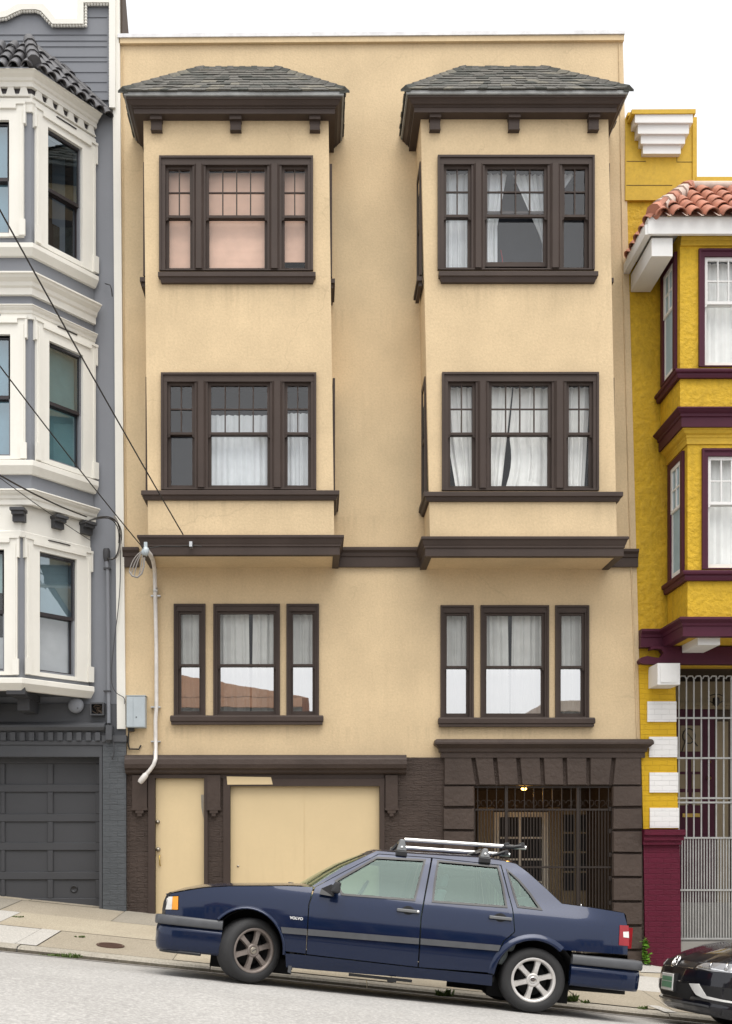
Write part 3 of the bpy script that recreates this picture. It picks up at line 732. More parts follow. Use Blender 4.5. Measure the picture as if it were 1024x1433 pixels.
        def cover2(win, fr, a0, a1, z0, z1, zb, zt, zm):
            W = a1-a0; H = zt-zb; mb = MB()
            if k == 0:
                sheet(mb, fr, a0+.29*W, a0+.715*W, zb, zb+.74*H, -.19, .02, .085, 5); sheet(mb, fr, a0+.78*W, a0+.97*W, zb, zb+.76*H, -.19, .018, .085, 6)
                mb.build('curtain', M['curtain'], win)
                mb = MB(); mb.fbox(fr, a0+.60*W, a0+.68*W, -.15, -.13, zm+.012, zm+.04); mb.build('note', M['tanl'], win)
            else:
                sheet(mb, fr, lambda t: a0+(.07-.05*t if t > .55 else .105-.115*t)*W, a0+.225*W, zb, zt, -.18, .018, .10, 7)
                sheet(mb, fr, a0+.29*W, lambda t: a0+(.39+.075*t)*W, zb, zt, -.18, .02, .10, 8)
                sheet(mb, fr, lambda t: a0+(.41+.065*t+(.03*math.sin(math.pi*t/.55) if t < .55 else 0))*W, a0+.72*W, zb+.0*H, zt, -.20, .024, .13, 9)
                sheet(mb, fr, a0+.77*W, lambda t: a0+(.93+.04*t)*W, zb, zt, -.18, .018, .10, 10)
                mb.build('curtain', M['curtain'], win)
                mb = MB(); rr = random.Random(4); pts = []      # the hem bunched up at the bottom
                for i in range(9): pts.append((a0+(.50+.20*i/8)*W, zb+.02+(.17*math.sin(i/8*math.pi*.95+.25))*(1-.35*i/8)))
                vs = []; 
                for i, (a, z) in enumerate(pts): vs += [fr.pt(a, -.15+rr.uniform(-.015, .015), zb), fr.pt(a, -.15+rr.uniform(-.02, .02), z)]
                mb.add(vs, [(2*i, 2*i+2, 2*i+3, 2*i+1) for i in range(8)], 0); mb.build('curtain_hem', M['curtain'], win)
        units = [(.039, .216, 2), (.301, .702, 4), (.795, .965, 2)]
        ug = 'glass'
        window(bay if False else cb, fb, rects[0], units, (M['brown'], M['brown']), cover=cover3, open_unit=(1, .075) if k else None, upper_glass='glass' if k else 'glassh', lower_glass='glass' if k else 'glassh', head=.075, bot=.01, meet=.48, sash_w=.042)
        window(cb, fb, rects[1], units, (M['brown'], M['brown']), cover=cover2, head=.075, bot=.015, meet=.48, sash_w=.042, upper_glass='glass' if k == 0 else 'glassh', lower_glass='glass' if k == 0 else 'glassh')

    # belt on the main wall between the bays
    for (a, b) in ((172.5, 195), (466, 590), (852, 891.5)):
        zt5, zb5 = Z(766 if a < 800 else 768.5, -.06), Z(793.5, -.03); h = zt5-zb5
        mb = MB(); mb.sweep([(X(a), .0), (X(b), .0)], [(-.01, zb5), (.05, zb5), (.05, zb5+h*.5), (.065, zb5+h*.55), (.07, zb5+h*.72), (.10, zb5+h*.84), (.10, zt5-.01), (.09, zt5), (-.01, zt5)])
        mb.build('belt_course', M['brown'], cb)

    # ---------------- brown ground storey
    Yg = -.035; fg = front(Yg)
    dr = (X(217, Yg), X(285.5, Yg), -2.4, Z(1089, Yg)); ga = (X(322, Yg), X(531, Yg), -2.4, Z(1100, Yg)); po = (X(664, Yg), X(857.5, Yg), -2.6, Z(1099, Yg))
    zt6 = Z(1060, Yg)
    lf = lambda z: X(175, Yg) + (X(178, Yg)-X(175, Yg))*(zt6-z)/(zt6+1.5); rt = lambda z: X(897, Yg) + (X(901, Yg)-X(897, Yg))*(zt6-z)/(zt6+1.5)
    mb = MB(); wall(mb, fg, lf, rt, (-2.9, zt6), [dr, ga, po], depth=.14, room=.14, mr=0)
    mb.quad((lf(-2.9), 0, -2.9), (lf(-2.9), Yg, -2.9), (lf(zt6), Yg, zt6), (lf(zt6), 0, zt6)); mb.quad((rt(-2.9), Yg, -2.9), (rt(-2.9), .1, -2.9), (rt(zt6), .1, zt6), (rt(zt6), Yg, zt6))
    mb.build('base_wall', M['brownb'], cb)
    # left cornice: a long rounded moulding
    mb = MB(); za, zc = Z(1083, -.14), Z(1056, -.16); h = zc-za
    mb.sweep([(X(176, -.05), -.02), (X(568, -.05), -.02)], [(-.02, za), (.05, za), (.09, za+h*.08), (.10, za+h*.2), (.145, za+h*.3), (.16, za+h*.5), (.15, za+h*.75), (.13, za+h*.84), (.12, za+h*.96), (.10, zc), (-.02, zc)]); mb.build('garage_cornice', M['brownc'], cb)
    # frieze board above the doors
    mb = MB(); mb.box(X(206, Yg), X(537, Yg), Yg-.012, Yg+.02, Z(1089, Yg), Z(1081, Yg)); mb.build('frieze_board', M['brown'], cb)
    def frame(r, wl, wr, hd, name, proud=.03):
        mb = MB(); mb.box(r[0]-wl, r[0], Yg-proud, Yg+.10, r[2], r[3]+hd); mb.box(r[1], r[1]+wr, Yg-proud, Yg+.10, r[2], r[3]+hd); mb.box(r[0], r[1], Yg-proud, Yg+.10, r[3], r[3]+hd)
        return mb.build(name, M['brown'], cb)
    frame(dr, .10, .055, .05, 'door_frame'); frame(ga, .10, .07, .11, 'garage_frame')
    mb = MB(); mb.box(dr[0], dr[1], Yg+.055, Yg+.10, dr[2], dr[3])
    d = mb.build('side_door', M['creamd'], cb)
    for (px, py, r) in ((221, 1150, .03), (221.5, 1188.5, .032)):
        mb = MB(); Mx = Matrix.Translation(P(px, py, Yg+.055)) @ Matrix.Rotation(R(90), 4, 'X')
        mb.lathe([(r*1.05, 0), (r*1.05, .008), (r*.4, .012), (r*.4, .03), (r*.8, .035), (r*.85, .055), (0, .062)], Mx, 16); mb.build('knob', M['steel'], d)
    mb = MB(); a = P(223.5, 1197, Yg+.05); b = P(224, 1211, Yg+.05); mb.tube([a, a+Vector((0, -.04, -.01)), b+Vector((0, -.04, .01)), b], .009, 6); mb.build('pull_handle', M['brass'], d)
    mb = MB(); p = P(279, 1110, Yg+.05); 
    mb.prism([P(279, 1112, Yg+.052), P(281, 1112, Yg+.052), P(281.5, 1130, Yg+.052), P(284.5, 1146, Yg+.052), P(285, 1112, Yg+.052)], (0, .002, 0)); mb.build('bare_patch', M['steel'], d)
    # garage door: two flat leaves with a fine joint, and the odd strip of cream paint above its left end
    mb = MB(); xm = X(425.5, Yg); gy = Yg+.06
    mb.box(ga[0], xm-.003, gy, gy+.04, ga[2], ga[3]); mb.box(xm+.003, ga[1], gy, gy+.04, ga[2], ga[3]); mb.box(xm-.003, xm+.003, gy+.004, gy+.04, ga[2], ga[3])
    gd = mb.build('garage_door', M['creamd'], cb)
    mb = MB(); mb.lathe([(.016, 0), (.016, .01), (0, .012)], Matrix.Translation(P(333, 1212, gy)) @ Matrix.Rotation(R(90), 4, 'X'), 12); mb.build('lock', M['steel'], gd)
    mb = MB(); mb.prism([P(317, 1086.5, Yg-.034), P(379, 1087.5, Yg-.034), P(381.5, 1097.8, Yg-.034), P(318, 1098, Yg-.034)], (0, .006, 0)); mb.build('paint_strip', M['creamd'], cb)
    # flat pilaster caps with stepped drops
    for (a, b) in ((185.5, 206), (290, 308.5), (539, 556)):
        mb = MB(); xa, xb = X(a, Yg), X(b, Yg); z1 = Z(1085, Yg); z0 = Z(1131, Yg); c = (xa+xb)/2
        mb.box(xa, xb, Yg-.045, Yg+.01, z0, z1); mb.box(xa-.01, xb+.01, Yg-.055, Yg+.01, z0-.03, z0); mb.box(c-.06, c+.06, Yg-.05, Yg+.01, z0-.075, z0-.03); mb.box(c-.03, c+.03, Yg-.045, Yg+.01, z0-.12, z0-.075)
        mb.build('pilaster_cap', M['brownc'], cb)
    # rusticated portal: quoins, splayed lintel blocks, cornice
    qy = [1098.7, 1130, 1162, 1193.8, 1227.6, 1261.8, 1296, 1330, 1366]
    for (a, b, sd) in ((620, 664, 0), (857.5, 899.5, 1)):
        for i, (u, v) in enumerate(zip(qy, qy[1:])):
            rr = random.Random(i*7+sd); j = [rr.uniform(-.008, .008) for _ in range(4)]
            mb = MB(); xa, xb, z0, z1 = X(a, -.09), X(b, -.09), Z(v-1.0, -.09), Z(u+1.0, -.09); yb, yf, g = Yg, -.085, .014
            xa += (.02 if i % 2 and not sd else 0)*0
            mb.hexa([(xa+g+j[0], yf, z0+g), (xb-g, yf, z0+g+j[1]), (xb-g+j[2]*.5, yf, z1-g), (xa+g, yf, z1-g+j[3]), (xa, yb, z0), (xb, yb, z0), (xb, yb, z1), (xa, yb, z1)])
            mb.build('quoin', M['brownr'], cb)
    top = [622, 660, 690.5, 722.5, 754.5, 786.5, 819, 852, 862, 897.5]; 
    jt = [(662, 668), (692.5, 696), (725, 728), (758, 760), (790, 791.5), (823.5, 823.5), (859, 855)]
    segs = [(621, 621, jt[0])] + [(jt[i], None, jt[i+1]) for i in range(6)] + [(jt[6], None, 897.5)]
    for i in range(8):
        l = (621, 621) if i == 0 else jt[i-1]; r_ = (897.5, 897.5) if i == 7 else jt[i]
        hw = 1.9; l0 = l[0]+(hw if i else 0); l1 = l[1]+(hw if i else 0); r0 = r_[0]-(hw if i < 7 else 0); r1 = r_[1]-(hw if i < 7 else 0)
        Yf = -.078; zt7, zb7 = Z(1060, Yf), Z(1098.2, Yf); g = .014
        mb = MB(); mb.hexa([(X(l1, Yf)+g, Yf, zb7+g*.4), (X(r1, Yf)-g, Yf, zb7+g*.4), (X(r0, Yf)-g, Yf, zt7), (X(l0, Yf)+g, Yf, zt7), (X(l1, Yf), Yg, zb7), (X(r1, Yf), Yg, zb7), (X(r0, Yf), Yg, zt7), (X(l0, Yf), Yg, zt7)])
        mb.build('lintel_block', M['brownr'], cb)
    mb = MB(); za, zc = Z(1060, -.12), Z(1033.5, -.24); h = zc-za
    mb.sweep([(X(621, -.03), .0), (X(621, -.03), -.04), (X(896, -.03), -.04), (X(896, -.03), 0)], [(-.04, za), (.05, za), (.05, za+h*.28), (.075, za+h*.32), (.08, za+h*.5), (.10, za+h*.56), (.135, za+h*.68), (.15, za+h*.72), (.15, za+h*.82), (.14, za+h*.95), (.12, zc), (-.04, zc)]); mb.build('portal_cornice', M['brownc'], cb)
    # entry recess behind the gate
    x0, x1, zb8, zt8 = po[0], po[1], -2.6, po[3]; yb, yd = Yg+.14, 1.55
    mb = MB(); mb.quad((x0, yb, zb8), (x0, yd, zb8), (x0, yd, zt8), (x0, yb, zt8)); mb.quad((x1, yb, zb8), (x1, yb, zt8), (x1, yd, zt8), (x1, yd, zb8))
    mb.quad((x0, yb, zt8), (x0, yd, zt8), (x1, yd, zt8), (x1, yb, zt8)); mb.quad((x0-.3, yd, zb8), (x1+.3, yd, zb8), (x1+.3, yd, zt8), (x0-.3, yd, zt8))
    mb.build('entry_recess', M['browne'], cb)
    fy = front(yd)
    def xx(p): return X(p, yd)
    def zz(p): return Z(p, yd)
    def entry_door(a, b, panes, ptop, prow, name, fm, wide):
        mb = MB(); zt9 = zz(ptop-7); mb.box(xx(a), xx(b), yd-.05, yd, zb8, zt9)
        o = mb.build(name, fm, cb)
        for (u, v) in panes:
            mb = MB(); zl = prow[-1]; mb.box(xx(u), xx(v), yd-.058, yd-.05, zz(zl), zz(ptop)); mb.build('door_glass', M['dark'], o)
            mb = MB()
            for r_ in prow[:-1]: mb.box(xx(u), xx(v), yd-.07, yd-.058, zz(r_+1.3), zz(r_-1.3))
            if len(prow) > 1: mb.build('glazing_bar', fm, o)
        return o
    entry_door(691, 766, [(697.5, 725), (729, 757)], 1143.5, [1172.5, 1202.5, 1234, 1285], 'entry_door', M['tanl'], 1)
    entry_door(784, 825, [(787, 802.5), (808.5, 821)], 1140, [1165.5, 1192.5, 1220, 1246], 'side_entry_door', M['tan'], 0)
    for (a, b) in ((668, 691), (766, 784), (825, 852)):
        mb = MB(); mb.box(xx(a)+.004, xx(b)-.004, yd-.03, yd, zb8, zz(1130)); mb.build('wall_panel', M['tan'] if a != 825 else M['browne'], cb)
    mb = MB(); c = Vector((X(733, .55), .55, zt8)); mb.lathe([(.0, -.05), (.035, -.04), (.045, -.02), (.03, 0)], Matrix.Translation(c), 16); mb.build('ceiling_bulb', M['lamp'], cb)
    pl_ = bpy.data.lights.new('entry_lamp', 'POINT'); pl_.energy = 2.2; pl_.color = (1, .48, .10); pl_.shadow_soft_size = .05; po_ = bpy.data.objects.new('entry_lamp', pl_); col.objects.link(po_); po_.location = c + Vector((0, .0, -.10)); attach(po_, cb)
    # iron gate of close upright bars
    mb = MB(); gy = Yg+.05; z0, z1 = -2.4, Z(1133, gy); a, b = po[0]+.012, po[1]-.012; n = 44
    for i in range(n+1):
        x = a + (b-a)*i/n; mb.box(x-.0065, x+.0065, gy-.0065, gy+.0065, z0, z1)
    for i in range(15):
        x = a + (b-a)*(i+.3)/14.6
        if x < b: mb.box(x-.006, x+.006, gy-.006, gy+.006, z1, po[3])
    for x in (X(708, gy), X(808, gy)): mb.box(x-.022, x+.022, gy-.03, gy+.012, z0, po[3])
    gate = mb.build('security_gate', M['ironb'], cb)
    mb = MB()
    for zc in (z1, Z(1213.5, gy), Z(1098.5, gy)-.03): mb.box(a, b, gy-.016, gy-.0095, zc-.014, zc+.014)
    mb.build('gate_rail', M['ironb'], gate)
    mb = MB()
    for i in range(24):
        x = a + (b-a)*(i+.5)/24; c = Vector((x, gy-.004, Z(1124, gy))); r0 = .034
        mb.tube([c+Vector((r0*math.cos(t)*(1 if i % 2 else -1), 0, r0*math.sin(t)*1.3)) for t in [k*.55 for k in range(10)]], .004, 4)
    mb.build('gate_scroll', M['ironb'], gate)
    for zq in (1131, 1162, 1195, 1228, 1262):
        mb = MB(); mb.box(po[1]-.05, po[1]-.005, gy-.03, gy+.03, Z(zq+4, gy), Z(zq-2, gy)); mb.build('gate_hinge', M['ironb'], gate)
build_cream()

# ---- things fixed to the front of the cream building
def fixtures():
    c = P(192, 1020, 0); root = empty('meter_box', c); tag(root, 'pale blue grey metal utility box on the cream wall beside the white corner board', 'utility box')
    x0, x1, z0, z1 = X(176.5, -.15), X(203, -.15), Z(1018, -.15), Z(974, -.15)
    mb = MB(); mb.box(x0, x1, -.15, 0, z0, z1); mb.box(x0-.01, x1+.012, -.16, 0.0, z1, z1+.012)
    b = mb.build('box_body', M['boxg'], root, bevel=.006)
    mb = MB(); mb.box(x0+.008, x0+(x1-x0)*.36, -.157, -.15, z0+.01, z1-.01); mb.box(x0+(x1-x0)*.38, x1-.008, -.157, -.15, z0+.01, z1-.01); mb.build('box_door', M['boxg'], root)
    mb = MB(); mb.lathe([(.009, 0), (.009, .006), (0, .007)], Matrix.Translation(P(190.5, 1003.5, -.157)) @ Matrix.Rotation(R(90), 4, 'X'), 10); mb.build('latch', M['blackp'], root)
    mb = MB(); mb.box(X(180), X(188), -.08, 0, Z(1024), Z(1018.5)); mb.tube([P(180, 1024, -.04), P(179, 1040, -.03), P(181, 1048, -.03), P(194, 1048.5, -.03), P(197, 1043, -.02)], .012, 6); mb.build('cable', M['wire'], root)
    # conduit with its weatherhead
    root = empty('conduit', P(216, 1060, 0)); tag(root, 'pale metal conduit running down the cream wall to a tilted end fitting', 'conduit')
    Y = -.06; pts = [P(206, 771, -.95), P(210, 776, -.86), P(213.5, 783, -.60), P(215.5, 792, -.30), P(216.5, 802, -.10), P(217, 830, Y), P(218.5, 900, Y), P(218.8, 990, Y), P(217.5, 1008, Y), P(217.8, 1050, Y), P(217.5, 1062, -.19), P(215, 1070, -.20), P(209.5, 1078, -.20), P(203, 1085, -.20)]
    sm = []
    for i in range(len(pts)-1):
        for t in (0, .5): sm.append(pts[i].lerp(pts[i+1], t))
    sm.append(pts[-1]); mb = MB(); mb.tube(sm, .030, 10); mb.build('pipe', M['pvc'], root)
    mb = MB(); q = P(195, 1095.5, -.20); s = P(205, 1083, -.20); mb.tube([s, s.lerp(q, .15), s.lerp(q, .8), q], [.034, .044, .046, .030], 10); mb.build('end_fitting', M['pvc'], root)
    mb = MB()
    for py in (835, 990, 1038): p = P(218.3, py, 0); mb.box(p.x-.07, p.x+.07, -.065, 0, p.z-.010, p.z+.010)
    for py in (826, 1054): p = P(217.5, py, Y); mb.lathe([(.031, -.03), (.038, -.028), (.038, .028), (.031, .03)], Matrix.Translation(p), 10)
    mb.build('strap', M['metal'], root)
    mb = MB(); c = P(203, 772, -.97); mb.lathe([(0, .07), (.03, .062), (.05, .03), (.053, -.01), (.045, -.05), (0, -.055)], Matrix.Translation(c) @ Matrix.Rotation(R(20), 4, 'Y'), 14); mb.box(c.x-.015, c.x+.03, c.y-.02, c.y+.02, c.z+.05, c.z+.13)
    mb.build('weatherhead', M['boxg'], root)
    mb = MB(); rr = random.Random(3)
    for k, (ex, ey, mid) in enumerate(((181, 800, (184, 780)), (184, 803, (187, 785)), (188, 806, (190, 788)), (194, 806, (199, 790)))):
        a = P(200, 770, -.99); m_ = P(mid[0], mid[1], -.99); e = P(ex, ey, -.97)
        crv = [a*(1-t)**2 + m_*2*t*(1-t) + e*t*t for t in [i/8 for i in range(9)]]; mb.tube(crv, .008, 5)
    mb.tube([P(181, 800, -.97), P(185, 806, -.98), P(192, 808, -.98), P(198, 803, -.97), P(201, 793, -.97), P(202, 780, -.97)], .014, 6)
    mb.build('wire_loop', M['wirew'], root)
    # insulated hook on the bay cornice with its short cable
    root = empty('cable_clamp', P(266, 762, -.86)); tag(root, 'small metal cable clamp on the brown cornice of the left bay', 'clamp')
    mb = MB(); a = P(267, 762, -.88); mb.box(a.x-.02, a.x+.02, a.y-.03, a.y+.06, a.z-.035, a.z+.035); mb.build('clamp_body', M['metal'], root)
    mb = MB(); mb.tube([P(204, 768, -.86), P(225, 764, -.88), P(250, 764.5, -.89), P(267, 763, -.90), P(282, 764.5, -.88)], .008, 5); mb.build('jumper_cable', M['wire'], root)
fixtures()

def cable(pa, pb, r, sag, label, mat='wire'):
    pts = []
    for i in range(25):
        t = i/24; p = pa.lerp(pb, t); p.z -= sag*4*t*(1-t); pts.append(p)
    c = MB(); c.tube(pts, r, 6); o = c.build('overhead_cable', M[mat]); tag(o, label, 'cable', 'overhead service cables'); return o
cable(P(256, 748, -.86), P(-150, 20, -6.6), .0095, .05, 'thick black overhead cable ending on the brown cornice of the left bay')
cable(P(201, 768, -.99), P(-150, 310, -6.2), .0075, .06, 'overhead cable running to the round weatherhead on the cream wall')
cable(P(121, 723, -1.0), P(-150, 566, -6.0), .010, .10, 'dark sagging overhead cable tied to the rightmost block under the grey bay cornice')
cable(P(126, 756, -.70), P(-150, 552, -5.8), .005, .05, 'thin lower overhead cable ending beside the grey house bay')
def barrel_roof(mb, p00, p10, p01, p11, spacing=.2, length=.36, r=.085, mi=0, base=1, seed=0, clip=True):
    """rows of half-round tiles running up the slope from the eave p00-p10 to the top p01-p11"""
    rng = random.Random(seed); nrm = (p10-p00).cross(p01-p00).normalized()
    if nrm.z < 0: nrm = -nrm
    e = (p10-p00); el = e.length; e = e.normalized(); upv = nrm.cross(e).normalized()
    if upv.z < 0: upv = -upv
    H = (p01-p00).dot(upv); La = (p01-p00).dot(e); Lb = (p11-p00).dot(e)
    mb.quad(p00, p10, p11, p01, base)
    nr = max(1, int(math.ceil(H/(length*.8)))); nc = int(el/spacing)
    for c in range(nc+1):
        s = (c+.5)*el/(nc+1)
        for j in range(nr):
            h0 = H*j/nr - (.05 if j == 0 else .04); h1 = min(H*(j+1)/nr, H)
            hm = (h0+h1)/2
            lo = La*max(0, hm)/H; hi = el + (Lb-el)*max(0, hm)/H
            if s < lo-.02 or s > hi+.02: continue
            ss = s + rng.uniform(-.008, .008); lift = .012 + rng.random()*.01; r0 = r*rng.uniform(.95, 1.06); r1 = r0*.82
            vs = []; seg = 7; th = .014
            for (h, rr, up) in ((h0, r0, lift), (h1, r1, 0.0)):
                for q in (rr, rr-th):
                    for k in range(seg+1):
                        t = math.pi*k/seg; vs.append(p00 + e*(ss + q*math.cos(t)) + upv*h + nrm*(q*math.sin(t)*.95 + up))
            n = seg+1; fs = []
            for k in range(seg):
                fs.append((k, k+1, 2*n+k+1, 2*n+k)); fs.append((n+k+1, n+k, 3*n+k, 3*n+k+1))
            mb.add(vs, fs, mi, True)
            mb.add(vs, [(k+1, k, n+k, n+k+1) for k in range(seg)], mi)

# ================================================================== grey house on the left
gh = empty('grey_house', (X(60), 0, -1.1))
tag(gh, 'grey house with white trimmed canted bay and scalloped white parapet crest', 'house')
def build_grey():
    Yf = -.85
    main = front(0)
    xr = lambda z: X(158)+.0*z
    xl = -10.4
    # upper wall, lower wall with the garage opening
    mb = MB(); wall(mb, front(.02), xl, X(167, .02), (Z(1030), Z(60)), [], mr=0)
    mb.build('upper_wall', M['greyw'], gh)
    Yl = -.02; fl = front(Yl); ga = (X(-140, Yl), X(139, Yl), -2.4, Z(1060, Yl))
    mb = MB(); wall(mb, fl, xl, X(176, Yl), (-2.4, Z(985, Yl)), [ga], depth=.26, room=.26, mr=0); mb.build('lower_wall', M['greyd'], gh)
    # garage door, five rows of sunk panels
    mb = MB(); gy = Yl+.20; z0, z1 = -2.2, ga[3]; mb.box(ga[0], ga[1], gy, gy+.04, z0, z1)
    gd = mb.build('garage_door', M['greyg'], gh)
    rows = [1066, 1105.5, 1147, 1187, 1228, 1260.5]; mb = MB()
    xs = [(-135, -70), (-64, 1)] + [(6, 66), (74, 133.5)]
    rails = [(1060, 1068.5)] + [(r-8, r+3) for r in rows[1:-1]] + [(1257, 1275)]
    yv = gy-.028
    for (a, b) in rails: mb.box(ga[0], ga[1], yv, gy, Z(b, yv), Z(a, yv))
    zz = [(rails[i][1], rails[i+1][0]) for i in range(len(rails)-1)]
    for (a, b) in zz:
        for (u, v) in ((-140, -135), (-71, -63), (1, 6.5), (66, 74), (133.5, 140)): mb.box(X(u, yv), X(v, yv), yv, gy, Z(b, yv), Z(a, yv))
    mb.build('panel_frame', M['greyg'], gd, bevel=.008)
    mb = MB(); mb.lathe([(.055, 0), (.055, .012), (.042, .014), (.035, .006), (0, .006)], Matrix.Translation(P(103.5, 1244, gy)) @ Matrix.Rotation(R(90), 4, 'X'), 20); mb.build('round_vent', M['blackp'], gd)
    # lintel trim, dentil course, brick pier
    mb = MB(); mb.box(ga[0], X(143, -.06), -.07, Yl, Z(1059, -.06), Z(1043, -.06)); mb.box(X(139, -.06), X(143, -.06), -.07, Yl, -2.2, Z(1059, -.06)); mb.build('garage_surround', M['greyd'], gh)
    mb = MB(); mb.sweep([(xl, Yl), (X(147, -.1), Yl)], [(0, Z(1043)), (.07, Z(1043)), (.075, Z(1038)), (.055, Z(1036)), (.055, Z(1026)), (.11, Z(1023)), (.14, Z(1019)), (.14, Z(1016)), (.10, Z(1014)), (0, Z(1010))])
    mb.build('dentil_cornice', M['greyd'], gh)
    for i in range(18):
        px = 137 - 13.2*i; mb = MB(); mb.box(X(px-3.5, -.1), X(px+3.5, -.1), -.125, -.07, Z(1036.5, -.1), Z(1025, -.1)); mb.build('dentil', M['greyd'], gh)
    mb = MB(); mb.box(X(143.5, -.09), X(176, -.09), -.09, Yl, -2.4, Z(1038, -.09)); mb.build('brick_pier', M['greyb'], gh)
    mb = MB(); mb.box(X(143, -.09), X(176.5, -.12), -.115, Yl, Z(1038, -.1), Z(1029, -.1)); mb.build('pier_cap', M['greyd'], gh)
    # white board down the corner
    mb = MB(); a, b, c, d = P(163.5, 1020, -.05), P(175.5, 1020, -.05), P(166.5, -30, -.05), P(156.5, -30, -.05)
    mb.prism([a, b, c, d], (0, .10, 0)); mb.build('corner_board', M['white'], gh)
    # parapet: grey boarded field with a white scrolled crest and beads
    outer = [(-92, 26), (-77, 26), (-60, 5), (-22, 5), (0, 16.5), (10, 13.5), (22.5, 5), (60, 4.8), (77.5, 26), (107.5, 25.6), (108, -22), (157, -22)]
    inner = [(-92, 38), (-76, 38), (-56, 17), (-22, 17), (-4, 29), (8, 28), (20, 22), (30, 17.3), (50, 17), (57, 20), (66, 30), (73, 37), (120, 37), (120, 7), (154, 7), (154, 150)]
    gi = [(-92, 36), (-76, 36), (-56, 15), (-22, 15), (-4, 27), (8, 26), (20, 20), (30, 15), (50, 15), (57, 18), (66, 28), (73, 35), (118, 35), (118, 5), (160, 5)]
    mb = MB(); poly = [P(p[0], p[1], -.01) for p in gi]
    zb = Z(140, -.01)
    for i in range(len(poly)-1):
        a, b = poly[i], poly[i+1]
        if b.x - a.x < .01: continue
        mb.prism([Vector((a.x, -.015, zb)), Vector((b.x, -.015, zb)), b, a], (0, .2, 0))
    rr = random.Random(2); y = 14
    for z_ in [Z(q, -.02) for q in (24, 48.5, 57, 65, 79.5, 86, 101, 115, 128)]:
        mb.box(-6 if z_ < Z(30) else X(121), X(150), -.022, -.0, z_, z_+.006)
    mb.build('parapet_field', M['greyw'], gh)
    mb = MB(); Yc = -.09
    def strip(a, b): 
        n = min(len(a), len(b))
        for i in range(n-1): mb.prism([P(*b[i], Yc), P(*b[i+1], Yc), P(*a[i+1], Yc), P(*a[i], Yc)], (0, .22, 0))
    o2 = [(-92, 26), (-77, 26), (-60, 5), (-22, 5), (-2, 16.5), (9, 14), (22, 6), (27, 4.9), (50, 4.8), (60, 4.8), (70, 16), (77.5, 26), (107.5, 25.6), (108, -22), (160, -22)]
    i2 = [(-92, 33), (-76, 33), (-56, 12.5), (-22, 12.5), (-4, 25), (8, 23), (20, 17), (30, 13), (50, 12.7), (57, 15), (66, 25), (73, 33), (116.5, 33), (116.5, 3), (160, 3)]
    strip(o2, i2); mb.prism([P(152.5, 150, Yc-.006), P(161, 150, Yc-.006), P(161, -10, Yc-.006), P(152.5, -10, Yc-.006)], (0, .08, 0))
    cr = mb.build('crest', M['white'], gh)
    mb = MB()
    dens = []
    for (a, b) in zip(inner, inner[1:]):
        L_ = math.hypot(b[0]-a[0], b[1]-a[1]); k = max(1, round(L_/4.1))
        for i in range(k): dens.append((a[0]+(b[0]-a[0])*i/k, a[1]+(b[1]-a[1])*i/k))
    for (px, py) in dens:
        p = P(px, py-1, -.055); mb.lathe([(0, .024), (.017, .017), (.024, 0), (.017, -.017), (0, -.024)], Matrix.Translation(p), 8)
    mb.build('crest_bead', M['white'], cr)
    # return of the parapet seen beyond the corner
    mb = MB(); mb.prism([Vector((X(168), .02, Z(52))), Vector((X(168), .9, Z(52))), Vector((X(168), .30, Z(-25))), Vector((X(168), .02, Z(-25)))], (.03, 0, 0)); mb.build('parapet_return', M['browne'], gh)

    # ---- canted bay
    xc, xw = X(43.5, Yf), X(131, 0)         # front corner and wall corner of the upper storeys
    xc1, xw1 = X(28.5, Yf), X(124.5, 0)     # first floor
    cx = xc - 1.35
    def path(c, w): return [(2*cx-w, 0), (2*cx-c, Yf), (c, Yf), (w, 0)]
    pu, pl = path(xc, xw), path(xc1, xw1)
    fu = Fr((xc, Yf, 0), (xw-xc, -Yf, 0), (-Yf, -(xw-xc), 0)); flr = Fr((xc1, Yf, 0), (xw1-xc1, -Yf, 0), (-Yf, -(xw1-xc1), 0))
    ff = front(Yf)
    z = lambda py: Z(py, Yf)
    lu, ll = math.hypot(xw-xc, Yf), math.hypot(xw1-xc1, Yf)
    # window rectangles on the canted side from the picture, mirrored rules for the front face
    def rect(fr, TL, TR, BL, BR):
        s = [fr.hit(*q) for q in (TL, TR, BL, BR)]
        return ((s[0][0]+s[2][0])/2, (s[1][0]+s[3][0])/2, (s[2][1]+s[3][1])/2, (s[0][1]+s[1][1])/2)
    W3 = rect(fu, (63.8, 182), (113, 207), (64.3, 346), (111.5, 365)); W2 = rect(fu, (65.3, 479.7), (114, 497), (66.3, 645), (112.5, 658)); W1 = rect(flr, (52.2, 774), (104.4, 782), (53.4, 942), (104.4, 946.5))
    mb = MB(); mw = MB()
    F3 = (X(-40, Yf), X(14, Yf), z(328), z(171)); F2 = (X(-40, Yf), X(15.5, Yf), z(639), z(470)); F1 = (X(-55, Yf), X(7, Yf), z(940), z(770))
    for (fr, l, pth, ws, zr, fws) in ((fu, lu, pu, [W3, W2], (z(700), z(130)), [F3, F2]), (flr, ll, pl, [W1], (z(955), z(695)), [F1])):
        hol = [(w[0]+.03, w[1]-.03, w[2]+.03, w[3]-.03) for w in ws]; wall(mb, fr, 0, l, zr, hol, room=.55)
        wall(mb, ff, pth[1][0], pth[2][0], zr, [(w[0]+.03, w[1]-.03, w[2]+.03, w[3]-.03) for w in fws], room=.5)
        a, b = Vector((pth[0][0], pth[0][1], 0)), Vector((pth[1][0], pth[1][1], 0))
        mb.quad((a.x, a.y, zr[0]), (b.x, b.y, zr[0]), (b.x, b.y, zr[1]), (a.x, a.y, zr[1]))
    bay = mb.build('bay', [M['greyw'], M['dark']], gh)
